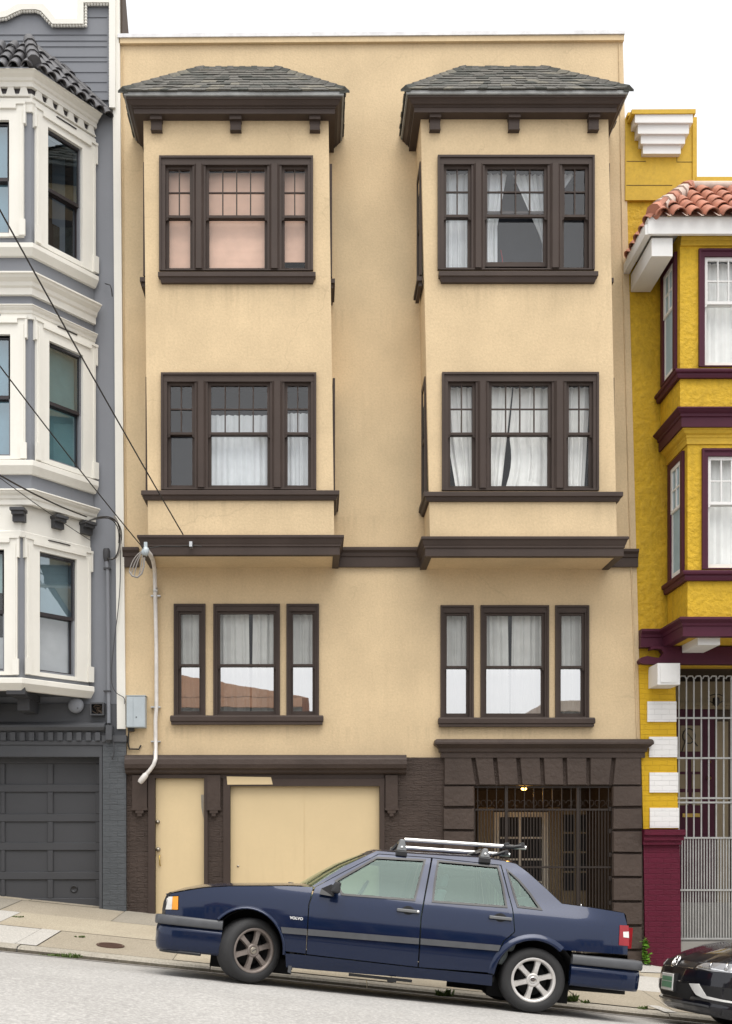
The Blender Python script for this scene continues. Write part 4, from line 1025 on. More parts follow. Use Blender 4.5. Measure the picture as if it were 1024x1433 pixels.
    def surround(fr, w, cas, hz, bz, name='window', ear=.0):
        """white casing with ears, hood drop, plinth blocks; black sash window inside"""
        a0, a1, z0, z1 = w; l, r, t = cas[0], cas[1], cas[2]
        mb = MB(); p = .05
        mb.fbox(fr, l, a0, 0, p, z0-bz, t); mb.fbox(fr, a1, r, 0, p, z0-bz, t); mb.fbox(fr, a0, a1, 0, p, z1, t); mb.fbox(fr, a0, a1, 0, p-.01, z0-bz, z0)
        mb.fbox(fr, l-.03, l, 0, p+.012, t-.30, t); mb.fbox(fr, r, r+.03, 0, p+.012, t-.30, t)       # ears
        mb.fbox(fr, l-.03, l+.06, p-.001, p+.035, z0-bz, z0+.17); mb.fbox(fr, r-.06, r+.03, p-.001, p+.035, z0-bz, z0+.17)
        mb.fbox(fr, l-.03, r+.03, p+.002, p+.02, t-.035, t+.0); mb.fbox(fr, l+.10, r-.10, p+.002, p+.03, t-.10, t-.036)
        mb.fbox(fr, l+.02, l+.045, p-.001, p+.012, z0+.18, t-.11); mb.fbox(fr, r-.045, r-.02, p-.001, p+.012, z0+.18, t-.11)
        o = mb.build(name, M['white'], bay if False else gh)
        mb = MB(); mb.fbox(fr, a0+.13, a1-.13, p+.004, p+.034, t-.001, t+.012); mb.build('hood_slot', M['blackf'], o)
        zm = (z0+z1)/2 - .02; sw = .038
        for (s0, s1, n0, n1) in ((zm-.02, z1, -.045, .0), (z0, zm+.02, -.09, -.046)):
            mb = MB(); mb.fbox(fr, a0, a0+sw, n0, n1, s0, s1); mb.fbox(fr, a1-sw, a1, n0, n1, s0, s1); mb.fbox(fr, a0+sw, a1-sw, n0, n1, s0, s0+sw*1.3); mb.fbox(fr, a0+sw, a1-sw, n0, n1, s1-sw*1.2, s1)
            mb.build('sash', M['blackf'], o)
        return o, zm
    def pane(o, fr, w, zm, up, lo):
        a0, a1, z0, z1 = w
        for (g, s0, s1, n) in ((up, zm, z1-.02, -.02), (lo, z0+.02, zm+.01, -.068)):
            mb = MB(); mb.quad(fr.pt(a0+.02, n, s0), fr.pt(a1-.02, n, s0), fr.pt(a1-.02, n, s1), fr.pt(a0+.02, n, s1)); mb.build('pane', M[g], o)
    def blind(o, fr, w, m, z0, z1, n=-.13):
        mb = MB(); k = 16
        vs = []
        for i in range(k+1): vs += [fr.pt(w[0], n+.002*math.sin(i*2.1), z0+(z1-z0)*i/k), fr.pt(w[1], n+.002*math.sin(i*2.1), z0+(z1-z0)*i/k)]
        mb.add(vs, [(2*i, 2*i+1, 2*i+3, 2*i+2) for i in range(k)], 0, True); mb.build('blind', M[m], o)
    for (fr, w, l, corners, t_, up, lo, bl, fl_) in (
            (fu, W3, lu, (48, 133.5), (150, 0), 'bluegl', 'glass', None, 3), (fu, W2, lu, (48.5, 135), (447, 0), 'bluegl', 'bluegl', 'tealb', 2), (flr, W1, ll, (34.5, 126.5), (751, 0), 'bluegl', 'glass', 'paleb', 1)):
        s0 = fr.hit(corners[0], 500)[0]; s1 = min(fr.hit(corners[1], 500)[0], l+.0)
        t = fr.hit(corners[0], t_[0])[1]
        o, zm = surround(fr, w, (s0, s1, t), 0, .07 if fl_ > 1 else .055)
        pane(o, fr, w, zm, up, lo)
        if bl: blind(o, fr, w, bl, w[2], w[3])
        if fl_ == 1:
            mb = MB(); mb.prism([fr.pt(w[0]+.03, -.14, w[2]), fr.pt(w[0]+.55, -.14, w[2]), fr.pt(w[0]+.45, -.14, w[2]+.07), fr.pt(w[0]+.2, -.14, w[2]+.2), fr.pt(w[0]+.03, -.14, w[2]+.24)], fr.n*-.01); mb.build('white_cloth', M['curtain'], o)
        if fl_ == 3: 
            mb = MB(); mb.fbox(fr, w[0]+.22, w[1]-.08, -.40, -.38, w[2], w[2]+.62); mb.fbox(fr, w[0], w[1], -.5, -.49, w[2], w[3]); mb.build('dim_interior', M['browne'], o)
    for (w, tpy, up, lo, bl, casx) in ((F3, 146, 'bluegl', 'bluegl', 'blueb', 34), (F2, 445, 'bluegl', 'bluegl', 'blueb', 36), (F1, 751, 'glass', 'glass', None, 25)):
        o, zm = surround(ff, w, (w[0]-.2, X(casx, Yf), z(tpy)), 0, .05); pane(o, ff, w, zm, up, lo)
        if bl: blind(o, ff, w, bl, w[2], w[3])
        else: blind(o, ff, w, 'paleb', w[2], w[2]+.5); blind(o, ff, w, 'tealb', zm+.3, w[3])
    # mouldings that wrap the bay
    def mould(name, pth, prof, mat='white'):
        mb = MB(); mb.sweep(pth, prof); return mb.build(name, M[mat], gh)
    def band(name, pth, y0, y1, o0, o1, mat='white', crown=True):
        zt, zb = Z(y0, Yf-o1), Z(y1, Yf-o0); h = zt-zb
        if crown: pr = [(-.02, zb), (o0, zb), (o0, zb+h*.35), (o0+(o1-o0)*.2, zb+h*.42), (o0+(o1-o0)*.3, zb+h*.6), (o0+(o1-o0)*.7, zb+h*.74), (o0+(o1-o0)*.8, zb+h*.84), (o1, zb+h*.88), (o1, zt-.012), (o1-.02, zt), (-.02, zt)]
        else: pr = [(-.02, zb), (o0, zb), (o1, zb+h*.55), (o1, zt-.01), (o1-.015, zt), (-.02, zt)]
        return mould(name, pth, pr, mat)
    eo = .20
    xt = [(p[0], p[1]) for p in pu]
    band('eave_cornice', pu, 94, 121, .07, eo)
    mould('frieze', pu, [(-.02, z(158)), (.025, z(158)), (.03, z(148)), (.05, z(146)), (.05, z(141)), (.025, z(139)), (.015, z(118)), (-.02, z(118))])
    # scalloped drip under the eave: pointed teeth against a dark strip
    mb = MB(); mb.sweep(pu, [(.0, z(139)), (.022, z(139)), (.022, z(116)), (.0, z(116))]); mb.build('scallop_shadow_board', M['blackf'], gh)
    mb = MB()
    def teeth(p, q, step=.185):
        p, q = Vector((p[0], p[1], 0)), Vector((q[0], q[1], 0)); d = q-p; L_ = d.length; d.normalize(); nn = Vector((d.y, -d.x, 0)); k = int(L_/step)
        for i in range(k+1):
            s = (i+.5)*L_/(k+1); zt, zb = z(119), z(138)
            pts = []
            for (u, v) in ((-.062, 0), (-.05, 0), (-.038, .12), (-.030, .55), (-.022, .8), (-.0, .98), (.0, 1.0), (.022, .8), (.030, .55), (.038, .12), (.05, 0), (.062, 0)): pass
            prof = [(-.088, 1), (-.088, .96), (-.062, .84), (-.042, .45), (-.034, .05), (.034, .05), (.042, .45), (.062, .84), (.088, .96), (.088, 1)]
            pts = [p + d*(s+u) + nn*.030 + Vector((0, 0, zb+(zt-zb)*(1-v)*.98)) for u, v in prof]
            mb.prism(pts, nn*.03)
    teeth(pu[2], pu[3]); teeth(pu[1], pu[2]); mb.build('scallop', M['white'], gh)
    band('sill', pu, 338.5, 358, .05, .115, crown=False); band('belt_cornice', pu, 378, 412, .05, .19); band('window_cornice', pu, 424, 446, .03, .10)
    band('sill', pu, 643, 663, .05, .115, crown=False); band('belt_cornice', pu, 683, 706, .05, .15)
    mould('frieze', pl, [(-.02, z(752)), (.045, z(752)), (.05, z(745)), (.03, z(743)), (.02, z(700)), (-.02, z(700))])
    band('sill', pl, 948, 966, .05, .13, crown=False)
    mb = MB(); zs = z(964); mb.add([(a, b, zs) for a, b in pl], [(0,1,2,3)]); mb.build('bay_soffit', M['greyd'], gh)
    # three dark blocks in the frieze, corbels below the bay
    for (px, py, fr) in ((27, 722, None), (77, 733, flr), (117, 741, flr)):
        if fr is None: c = Vector((X(px, Yf-.05), Yf, Z(py, Yf-.05))); e, n = Vector((1, 0, 0)), Vector((0, -1, 0))
        else: s, zc = fr.hit(px, py); c = fr.pt(s, 0, zc); e, n = fr.e, fr.n
        f3 = Fr((c.x, c.y, 0), e, n); mb = MB(); mb.fbox(f3, -.085, .085, .0, .10, c.z-.085, c.z+.06); mb.fbox(f3, -.10, .10, .0, .19, c.z+.045, c.z+.085); mb.fbox(f3, -.085, .085, .10, .16, c.z-.0, c.z+.045)
        mb.build('frieze_block', M['greyg'], gh)
    for (px, dx) in ((30, .0), (-30, 0)):
        xa = X(px, -.6); mb = MB(); mb.box(xa-.11, xa+.11, -.80, 0, z(975)+.02, zs); mb.box(xa-.085, xa+.085, -.5, 0, z(990), z(975)+.02); mb.box(xa-.13, xa+.13, -.9, -.78, z(972), z(958)); mb.build('corbel', M['greyg'], gh)
    # dark tile roof over the bay
    zE = Z(94, Yf-eo)+.0; oc = .20
    def off(i, o):
        p = [Vector(q) for q in pu]; a = (p[2]-p[1]).normalized(); b = (p[3]-p[2]).normalized(); na, nb = Vector((a.y, -a.x)), Vector((b.y, -b.x))
        return None
    nb = Vector((fu.n.x, fu.n.y)); na = Vector((0, -1)); q = na+nb; q = q/q.dot(na)
    C = Vector((xc+q.x*oc, Yf+q.y*oc, zE)); Ew = Vector((xw+nb.x*oc + fu.e.x*(.0), 0+nb.y*oc, zE)); Ew = Ew + Vector((fu.e.x, fu.e.y, 0))*(-Ew.y/fu.e.y)
    T = P(41, 63, -.40); T2 = Vector((Ew.x-.02, 0, zE+.03)); Lx = 2*cx-C.x
    mb = MB()
    barrel_roof(mb, Vector((Lx, C.y, zE)), C, Vector((2*cx-T.x, T.y, T.z)), T, .19, .36, .078, 0, 1, 1)
    barrel_roof(mb, C, Ew, T, T2, .19, .36, .078, 0, 1, 2)
    for i in range(4):
        p0, p1 = C.lerp(T, i/4), C.lerp(T, (i+1.2)/4)
        mb.tube([p0+Vector((0, 0, .06)), p1+Vector((0, 0, .05))], [.10, .085], 10)
    mb.tube([T+Vector((.0, -.03, .03)), T.lerp(T2, .5)+Vector((0, -.03, .05)), T2+Vector((0, -.03, .05))], .05, 6)
    mb.build('bay_tile_roof', [M['dtile'], M['dtile']], gh)
    # small curved iron pin on the wall
    mb = MB(); mb.tube([P(147, 397, -.02), P(149, 397.5, -.10), P(154, 399, -.10), P(156, 405, -.10), P(157, 415, -.05)], .009, 5); mb.build('iron_hook', M['greyg'], gh)
build_grey()

def grey_fixtures():
    c = P(107.5, 988, -.02); root = empty('round_vent_cap', c); tag(root, 'round grey vent cap on the dark grey wall under the bay', 'vent')
    Mx = Matrix.Translation(P(107.5, 988, -.02)) @ Matrix.Rotation(R(90), 4, 'X')
    mb = MB(); mb.lathe([(.085, 0), (.085, .03), (.108, .04), (.115, .06), (.112, .09), (.09, .11), (.05, .122), (0, .125)], Mx, 28); mb.build('cap', M['greyw'], root)
    mb = MB(); mb.lathe([(.008, 0), (.008, .004), (0, .005)], Matrix.Translation(P(108.5, 991, -.147)) @ Matrix.Rotation(R(90), 4, 'X'), 8); mb.build('screw', M['blackp'], root)
    root = empty('open_vent_box', P(135, 992, -.02)); tag(root, 'square open vent box with dark inside next to the grey pipe', 'vent box')
    x0, x1, z0, z1 = X(125.5, -.12), X(145, -.12), Z(1001, -.12), Z(983, -.12); t = .022
    mb = MB(); mb.box(x0, x0+t, -.12, 0, z0, z1); mb.box(x1-t, x1, -.12, 0, z0, z1); mb.box(x0+t, x1-t, -.12, 0, z0, z0+t); mb.box(x0+t, x1-t, -.12, 0, z1-t, z1); mb.build('frame', M['greyg'], root)
    mb = MB(); mb.box(x0+t, x1-t, -.03, 0, z0+t, z1-t); mb.build('back', M['dark'], root)
    mb = MB(); r = random.Random(2)
    for i in range(5): mb.tube([Vector((r.uniform(x0+t, x1-t), -.06-.03*r.random(), r.uniform(z0+t, z1-t))) for _ in range(4)], .008, 5)
    mb.build('loose_wire', M['browne'], root)
    root = empty('grey_pipe', P(152, 1030, 0)); tag(root, 'grey painted service pipe running down beside the white corner board', 'pipe')
    mb = MB(); mb.tube([P(149, 783, -.05), P(150.5, 800, -.05), P(151.3, 900, -.05), P(152, 1012, -.05)], .030, 10); mb.build('pipe', M['greyw'], root)
    mb = MB(); mb.tube([P(148.5, 768, -.05), P(149, 772, -.05), P(149, 781, -.05), P(149.2, 786, -.05)], [.045, .055, .05, .032], 10); mb.build('pipe_head', M['greyg'], root)
    mb = MB(); mb.box(X(148, -.16), X(156.5, -.16), -.18, -.02, Z(1035.5, -.16), Z(1015, -.16)); mb.tube([P(152.2, 1035, -.1), P(152.2, 1039.5, -.1)], [.055, .03], 10); mb.build('junction', M['greyd'], root)
    mb = MB()
    for py in (797, 968): p = P(150.8, py, 0); mb.box(p.x-.05, p.x+.05, -.09, 0, p.z-.01, p.z+.01)
    mb.build('strap', M['greyg'], root)
    root = empty('wire_bundle', P(160, 760, 0)); tag(root, 'loop of black and pale wires hanging by the white corner board', 'wires')
    def bez(a, b, c, d, n=14): return [a*(1-t)**3 + b*3*t*(1-t)**2 + c*3*t*t*(1-t) + d*t**3 for t in [i/n for i in range(n+1)]]
    A = P(119, 731, -.95); mb = MB()
    for k, (dx, dy) in enumerate(((0, 0), (3, 3), (-2, 2))):
        mb.tube(bez(A, P(150+dx, 715+dy, -.6), P(172+dx, 722+dy, -.15), P(167+dx*.6, 758+dy, -.12)), .008, 5)
    mb.tube(bez(P(167, 755, -.12), P(168, 775, -.12), P(158, 790, -.12), P(150, 780, -.10)), .010, 5); mb.build('black_wire', M['wire'], root)
    mb = MB(); mb.tube(bez(P(160, 722, -.15), P(171, 735, -.12), P(169, 765, -.12), P(163, 776, -.1)), .008, 5); mb.tube(bez(P(158, 722, -.15), P(176, 742, -.12), P(168, 790, -.12), P(156, 781, -.1)), .009, 5)
    mb.build('pale_wire', M['wirew'], root)
    mb = MB(); mb.tube(bez(P(168, 760, -.08), P(171, 850, -.08), P(160, 870, -.08), P(156, 940, -.08)), .006, 5); mb.tube(bez(P(156, 940, -.08), P(154, 985, -.08), P(178, 965, -.08), P(174, 985, -.08)), .006, 5); mb.tube(bez(P(150, 1012, -.1), P(160, 1035, -.14), P(162, 1055, -.14), P(156, 1063, -.12)), .008, 5); mb.build('down_wire', M['greyg'], root)
grey_fixtures()

# ================================================================== yellow house on the right
yh = empty('yellow_house', (X(960), 0, -2.0))
tag(yh, 'mustard yellow stucco house with purple trim, clay tile roof and barred entry', 'house')
def build_yellow():
    xe = 10.9; Yf = -.85
    lf = lambda z: X(893.5) + (X(875)-X(893.5))*(z-Z(890))/(Z(160)-Z(890))
    fr = front(.03)
    mb = MB(); wall(mb, fr, lf, xe, (Z(930), Z(258)), []); mb.build('wall', M['yellow'], yh)
    # parapet tower and the lower parapet
    mb = MB(); Yp = -.02
    zt = Z(165, Yp); mb.prism([Vector((X(875, Yp), Yp, Z(280, Yp))), Vector((X(975.5, Yp), Yp, Z(280, Yp))), Vector((X(972.5, Yp), Yp, zt)), Vector((X(875, Yp), Yp, zt))], (0, .5, 0))
    mb.box(X(972, Yp), xe, Yp+.03, Yp+.5, Z(285, Yp), Z(256, Yp)); mb.box(X(973, Yp), xe, Yp-.03, Yp+.55, Z(256, Yp), Z(249, Yp)); mb.box(X(973, Yp), xe, Yp-.015, Yp+.03, Z(263, Yp), Z(259, Yp))
    mb.box(X(968.5, Yp), X(974.5, Yp), Yp-.02, Yp, Z(258, Yp), zt)
    par = mb.build('parapet', M['yellows'], yh)
    mb = MB()
    for (a, b, y) in ((876, 903, 227), (946, 968, 228), (876, 940, 260.5), (952, 973, 260)): mb.box(X(a), X(b), Yp-.0045, Yp, Z(y)-.003, Z(y)+.003)
    for (x_, y0, y1) in ((946.3, 228, 216),): mb.box(X(x_)-.003, X(x_)+.003, Yp-.004, Yp, Z(y0), Z(y1))
    mb.build('board_joint', M['browne'], par)
    mb = MB(); Yc = -.24; mb.prism([P(884, 159, Yc), P(973.5, 158.5, Yc), P(973.5, 152.5, Yc), P(884, 153, Yc)], (0, .8, 0)); mb.box(X(876, -.02), X(884, -.1), -.1, .3, Z(168), Z(163.5)); mb.build('parapet_cap', M['yellows'], yh)
    for i, (a, b, y0, y1, yd) in enumerate(((888.5, 969.5, 159.5, 171.5, -.22), (892.5, 964, 173.5, 187, -.18), (896.5, 958.5, 189, 201, -.14), (899.5, 952.5, 202.5, 215, -.10))):
        mb = MB(); mb.box(X(a, yd), X(b, yd), yd, -.02, Z(y1, yd), Z(y0, yd)); mb.build('stepped_corbel', M['whitew'], yh)
    # square bay
    x0 = X(962, Yf); x1 = 8.35; z = lambda py: Z(py, Yf)
    path = [(x0, 0), (x0, Yf), (x1, Yf), (x1, 0)]
    ff = front(Yf); fs = Fr((x0, 0, 0), (0, -1, 0), (-1, 0, 0))
    mb = MB(); xl3 = X(951.5, Yf)
    # upper bay sits a little further left than the lower one
    w3 = (X(977, Yf), X(977, Yf)+1.55, z(514), z(349.5)); w2 = (X(981.5, Yf), X(981.5, Yf)+1.55, z(797), z(628.5))
    wall(mb, ff, xl3, x1, (z(600), z(325)), [(w3[0]+.05, w3[1]-.05, w3[2]+.02, w3[3]-.05)], room=.6)
    wall(mb, ff, x0, x1, (z(870), z(600)), [(w2[0]+.05, w2[1]-.05, w2[2]+.02, w2[3]-.05)], room=.6)
    for (xx, za, zb) in ((xl3, z(600), z(325)), (x0, z(870), z(600)), (x1, z(870), z(325))): mb.quad((xx, 0, za), (xx, Yf, za), (xx, Yf, zb), (xx, 0, zb))
    mb.quad((xl3, 0, z(600)), (x1, 0, z(600)), (x1, Yf, z(600)), (xl3, Yf, z(600)))
    bay = mb.build('bay', [M['yellow'], M['room']], yh)
    p3 = [(xl3, 0), (xl3, Yf), (x1, Yf), (x1, 0)]
    def cov(seed, bunch):
        def f(win, fr_, a0, a1, z0, z1, zb, zt, zm):
            mb = MB(); sheet(mb, fr_, a0, a1, zb, zt, -.18, .02, .10, seed); mb.build('curtain', M['curtain'], win)
        return f
    window(yh, ff, w3, [(.055, .50, 4), (.56, .945, 4)], (M['purple'], M['whitew']), head=.06, bot=.01, meet=.42, sash_w=.05, proud=.04, cover=cov(21, 0), upper_glass='glassh', lower_glass='glassh')
    window(yh, ff, w2, [(.055, .50, 4), (.56, .945, 4)], (M['purple'], M['whitew']), head=.06, bot=.01, meet=.42, sash_w=.05, proud=.04, cover=cov(22, 0), upper_glass='glassh', lower_glass='glassh')
    # side windows
    for (xx, zt, zb) in ((xl3, 362, 528), (x0, 640, 812)):
        f2 = Fr((xx, 0, 0), (0, -1, 0), (-1, 0, 0)); s0, s1 = .12, .74; za, zc = Z(zb-10, -.7), Z(zt-8, -.7)
        mb = MB(); mb.fbox(f2, s0, s0+.11, 0, .04, za, zc); mb.fbox(f2, s1-.09, s1, 0, .04, za, zc); mb.fbox(f2, s0+.11, s1-.09, 0, .04, zc-.10, zc); mb.fbox(f2, s0+.11, s1-.09, 0, .035, za, za+.02)
        sw = mb.build('side_window', M['purple'], yh)
        mb = MB(); l, r = s0+.11, s1-.09; zm = zc-.10-(zc-za)*.38
        mb.fbox(f2, l, l+.05, 0, .03, zm, zc-.10); mb.fbox(f2, r-.05, r, 0, .03, zm, zc-.10); mb.fbox(f2, l+.05, r-.05, 0, .03, zm, zm+.04); mb.fbox(f2, l+.05, r-.05, 0, .03, zc-.15, zc-.10)
        mb.fbox(f2, l, l+.05, 0, .014, za+.02, zm); mb.fbox(f2, r-.05, r, 0, .014, za+.02, zm); mb.fbox(f2, l+.05, r-.05, 0, .014, za+.02, za+.09)
        c = (l+r)/2; mb.fbox(f2, c-.012, c+.012, 0, .025, zm+.04, zc-.15); zq = (zm+zc-.11)/2; mb.fbox(f2, l+.05, c-.012, 0, .022, zq-.012, zq+.012); mb.fbox(f2, c+.012, r-.05, 0, .022, zq-.012, zq+.012); mb.build('sash', M['whitew'], sw)
        mb = MB(); mb.fbox(f2, l, r, -.02, .006, za, zc-.10); mb.build('pane', M['blueb'], sw)
    def wrap(name, p, prof, mat):
        mb = MB(); mb.sweep(p, prof); return mb.build(name, M[mat], yh)
    for (pth, yt, yb) in ((p3, 515, 528), (path, 797.5, 812)):
        zt, zb = Z(yt, Yf-.09), Z(yb, Yf-.06); h = zt-zb
        wrap('sill_band', pth, [(-.02, zb), (.05, zb), (.06, zb+h*.3), (.06, zb+h*.5), (.085, zb+h*.6), (.09, zb+h*.75), (.09, zt-.01), (.08, zt), (-.02, zt)], 'purple')
    zt, zb = Z(568, Yf-.22), Z(596, Yf-.16); h = zt-zb
    wrap('belt_cornice', path, [(-.15, zb), (.13, zb), (.13, zb+h*.52), (.15, zb+h*.56), (.15, zb+h*.7), (.18, zb+h*.78), (.20, zb+h*.86), (.215, zb+h*.9), (.215, zt-.01), (.20, zt), (-.15, zt)], 'purple')
    zt, zb = zb-.001, Z(613, Yf-.03); h = zt-zb
    wrap('bed_mould', path, [(-.02, Z(622, Yf)), (.018, Z(622, Yf)), (.018, zb), (.03, zb+h*.1), (.03, zb+h*.35), (.06, zb+h*.5), (.085, zb+h*.8), (.10, zb+h*.85), (.10, zt), (-.02, zt)], 'yellows')
    zt, zb = Z(862.5, Yf-.17), Z(890, Yf-.12); h = zt-zb
    pr = [(-.02, zb), (.10, zb), (.10, zb+h*.52), (.115, zb+h*.56), (.12, zb+h*.7), (.15, zb+h*.8), (.165, zb+h*.86), (.165, zt-.01), (.15, zt), (-.02, zt)]
    xq = X(893.5)
    wrap('lower_cornice', [(xq, 0), (x0, 0), (x0, Yf), (x1, Yf), (x1, 0)], pr, 'purple')
    mb = MB(); zs = zb+.015; mb.quad((x0, 0, zs), (x1, 0, zs), (x1, Yf, zs), (x0, Yf, zs)); mb.build('bay_soffit', M['yellows'], yh)
    mb = MB(); mb.sweep([(xl3, Yf+.0), (x1, Yf+.0)], [(0, Z(345, Yf)), (.03, Z(345, Yf)), (.035, Z(338, Yf)), (.06, Z(335, Yf)), (.06, Z(328, Yf)), (0, Z(328, Yf))]); mb.build('eave_bed_mould', M['yellows'], yh)
    # eave boards, outlooker beams, clay tile roof
    Ye = -1.05; xe0 = X(907, Ye); zt, zb = Z(303, Ye), Z(327, Ye)
    mb = MB(); mb.box(xe0, x1+.4, Ye, Ye+.05, zb, zt); mb.box(xe0, xe0+.05, Ye+.05, 0, zb, zt); mb.box(xe0+.05, x1+.35, Ye+.05, 0, zt-.06, zt-.02); mb.build('eave_board', M['whitew'], yh)
    mb = MB(); mb.box(xe0-.035, xe0, Ye+.02, 0, zb-.0, zt-.10); mb.build('eave_trim', M['whitew'], yh)
    for xa in (X(911.7, -.97), X(911.7, -.97)+3.2):
        mb = MB(); mb.box(xa, xa+(X(941, -.97)-X(911.7, -.97)), -.97, 0, Z(358.5, -.97), Z(333, -.97)); mb.build('outlooker_beam', M['whitew'], yh)
    A, B_ = Vector((xe0+.06, Ye-.04, zt-.012)), Vector((x1+.4, Ye-.04, zt-.012)); T, T2 = Vector((X(965), 0, Z(266))), Vector((x1+.2, 0, Z(266)))
    G0 = Vector((xe0+.06, 0, zt-.012))
    mb = MB(); barrel_roof(mb, A, B_, T, T2, .235, .42, .098, 0, 1, 5); barrel_roof(mb, G0, A, T, T, .235, .42, .098, 0, 1, 6)
    rr = random.Random(1)
    for i in range(7):          # mortared hip
        p, q = A.lerp(T, i/7), A.lerp(T, (i+1.1)/7); w_ = .10
        mb.tube([p+Vector((0, 0, .05)), q+Vector((0, 0, .045))], [.105+.012*rr.random(), .09], 9, 0 if i == 0 else (1 if i % 3 else 0))
    mb.tube([T+Vector((0, -.04, .03)), T2+Vector((0, -.04, .03))], .07, 8, 1)
    mb.build('clay_tile_roof', [M['clay'], M['mortar']], yh)
    # soffit outlooker under the lower cornice
    mb = MB(); xa = X(976.5, -.80); mb.box(xa, xa+.31, -.80, -.1, Z(902.5, -.8), Z(891.5, -.8)); mb.build('outlooker_beam', M['whitew'], yh)
    # purple scroll board over the entry
    Ys = -.16
    pts = [(1180, 905.5), (911, 904.5), (910.3, 909), (918, 907.5), (925, 908.5), (928.5, 913), (926.5, 918), (921, 920.5), (914, 919.5), (905.5, 917.8), (897.5, 920), (894.3, 924), (896.5, 928), (903, 929.3), (930, 929), (1180, 930)]
    mb = MB(); mb.prism([P(a, b, Ys) for a, b in pts], (0, .14, 0)); mb.build('scroll_board', M['purple'], yh)
    mb = MB(); mb.box(X(893.5), xe, -.03, .2, Z(933), Z(925)); mb.build('lintel', M['yellows'], yh)
    mb = MB(); yd = -.45; mb.box(X(920, yd), X(951.5, yd), yd, 0, Z(958, yd), Z(928, yd)); mb.box(X(924, yd), X(947.5, yd), yd-.012, yd, Z(955, yd), Z(931.5, yd)); mb.build('beam_end', M['whitew'], yh)
    # brick pier: yellow with white quoins above, purple below
    def edge(y): return 893.5 + (900-893.5)*(y-900)/(1160-900)
    mb = MB(); Yp = -.03
    mb.prism([P(900, 1160, Yp), P(949, 1160, Yp), P(944.5, 930, Yp), P(893.8, 930, Yp)], (0, .5, 0)); mb.build('brick_pier', M['yellowb'], yh)
    mb = MB(); mb.sweep([(X(893.6), Yp), (X(945), Yp)], [(0, Z(938)), (.02, Z(938)), (.02, Z(935)), (.04, Z(934)), (.04, Z(930)), (0, Z(930))]); mb.build('pier_cap', M['yellowb'], yh)
    for (a, b, y0, y1) in ((906, 946.5, 981.5, 1010), (908.5, 948, 1031, 1059.5), (909, 949, 1081, 1109), (909.5, 950, 1130.5, 1158.5)):
        mb = MB(); Yq = -.055; mb.box(X(a, Yq), X(b, Yq), Yq, Yp, Z(y1, Yq), Z(y0, Yq)); mb.build('quoin', M['whiteq'], yh)
    mb = MB(); Yq = -.07; mb.prism([P(903.5, 1380, Yq), P(953.5, 1380, Yq), P(951, 1180, Yq), P(900.5, 1180, Yq)], (0, .5, 0)); pl = mb.build('pier_base', M['purpleb'], yh)
    for (y0, y1, o, b) in ((1161, 1168.5, .15, 957), (1168.5, 1176, .12, 955.5), (1176, 1182, .095, 953)):
        mb = MB(); mb.box(X(899.5, -.1), X(b, -.1), Yp-o, .3, Z(y1, -.1), Z(y0, -.1)); mb.build('pier_moulding', M['purpleb'], yh)
    # entry recess, door and grille
    xg, yd = X(945, .05), 1.5
    zb, zt = -2.8, Z(927)
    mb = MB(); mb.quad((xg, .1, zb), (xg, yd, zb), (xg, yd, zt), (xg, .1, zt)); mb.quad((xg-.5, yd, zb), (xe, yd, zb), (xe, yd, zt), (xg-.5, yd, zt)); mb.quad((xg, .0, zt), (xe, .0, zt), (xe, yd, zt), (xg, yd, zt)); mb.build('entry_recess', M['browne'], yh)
    xx = lambda p: X(p, yd); zz = lambda p: Z(p, yd)
    mb = MB(); mb.box(xx(935), xx(1100), yd-.10, yd, zz(993), zz(955)); mb.box(xx(935), xx(1100), yd-.14, yd, zz(988), zz(984)); mb.build('transom_beam', M['tan'], yh)
    mb = MB(); mb.box(xx(940), xx(998), yd-.06, yd, zb, zz(993))
    d = mb.build('front_door', M['purple'], yh)
    for (a, b, y0, y1) in ((950, 979, 1016, 1052), (946, 960, 1062, 1080), (965, 979, 1060, 1080), (946, 960, 1084, 1104), (966, 980, 1084, 1104), (948, 961, 1109, 1127), (966, 980, 1109, 1127)):
        mb = MB(); mb.box(xx(a), xx(b), yd-.068, yd-.06, zz(y1), zz(y0)); mb.build('door_glass', M['tan'], d)
    mb = MB(); c = P(964, 1030, yd-.075); mb.tube([c+Vector((.10*math.cos(t), 0, .12*math.sin(t))) for t in [k*.5 for k in range(14)]], .01, 5); mb.tube([P(954, 1052, yd-.075), P(962, 1026, yd-.075), P(976, 1044, yd-.075)], .01, 5); mb.build('iron_scroll', M['ironb'], d)
    for (px, py, r) in ((992, 1066.5, .022), (991.5, 1089, .03)):
        mb = MB(); mb.lathe([(r, 0), (r, .02), (r*.6, .03), (r*.9, .05), (0, .07)], Matrix.Translation(P(px, py, yd-.06)) @ Matrix.Rotation(R(90), 4, 'X'), 14); mb.build('knob', M['brass'], d)
    mb = MB(); mb.box(xx(953), xx(977), yd-.075, yd-.06, zz(1143.5), zz(1138.5)); mb.build('letter_slot', M['brass'], d)
    mb = MB(); mb.box(xx(1002), xx(1018), yd-.03, yd, zb, zz(1010)); mb.build('wall_panel', M['tan'], yh)
    mb = MB(); c = P(1002, 975, .9); mb.lathe([(0, .0), (.05, -.02), (.06, -.10), (.03, -.14), (0, -.15)], Matrix.Translation(c), 12); mb.tube([c+Vector((.13*math.cos(t), 0, .07*math.sin(t)-.03)) for t in [k*.6 for k in range(11)]], .008, 5); mb.build('lantern', M['ironb'], yh)
    mb = MB(); gy = .06; z0, z1, z2, z3 = -2.22-.45, Z(1173, gy), Z(1117.5, gy), Z(948, gy); xs = X(945.5, gy); 
    i = 0
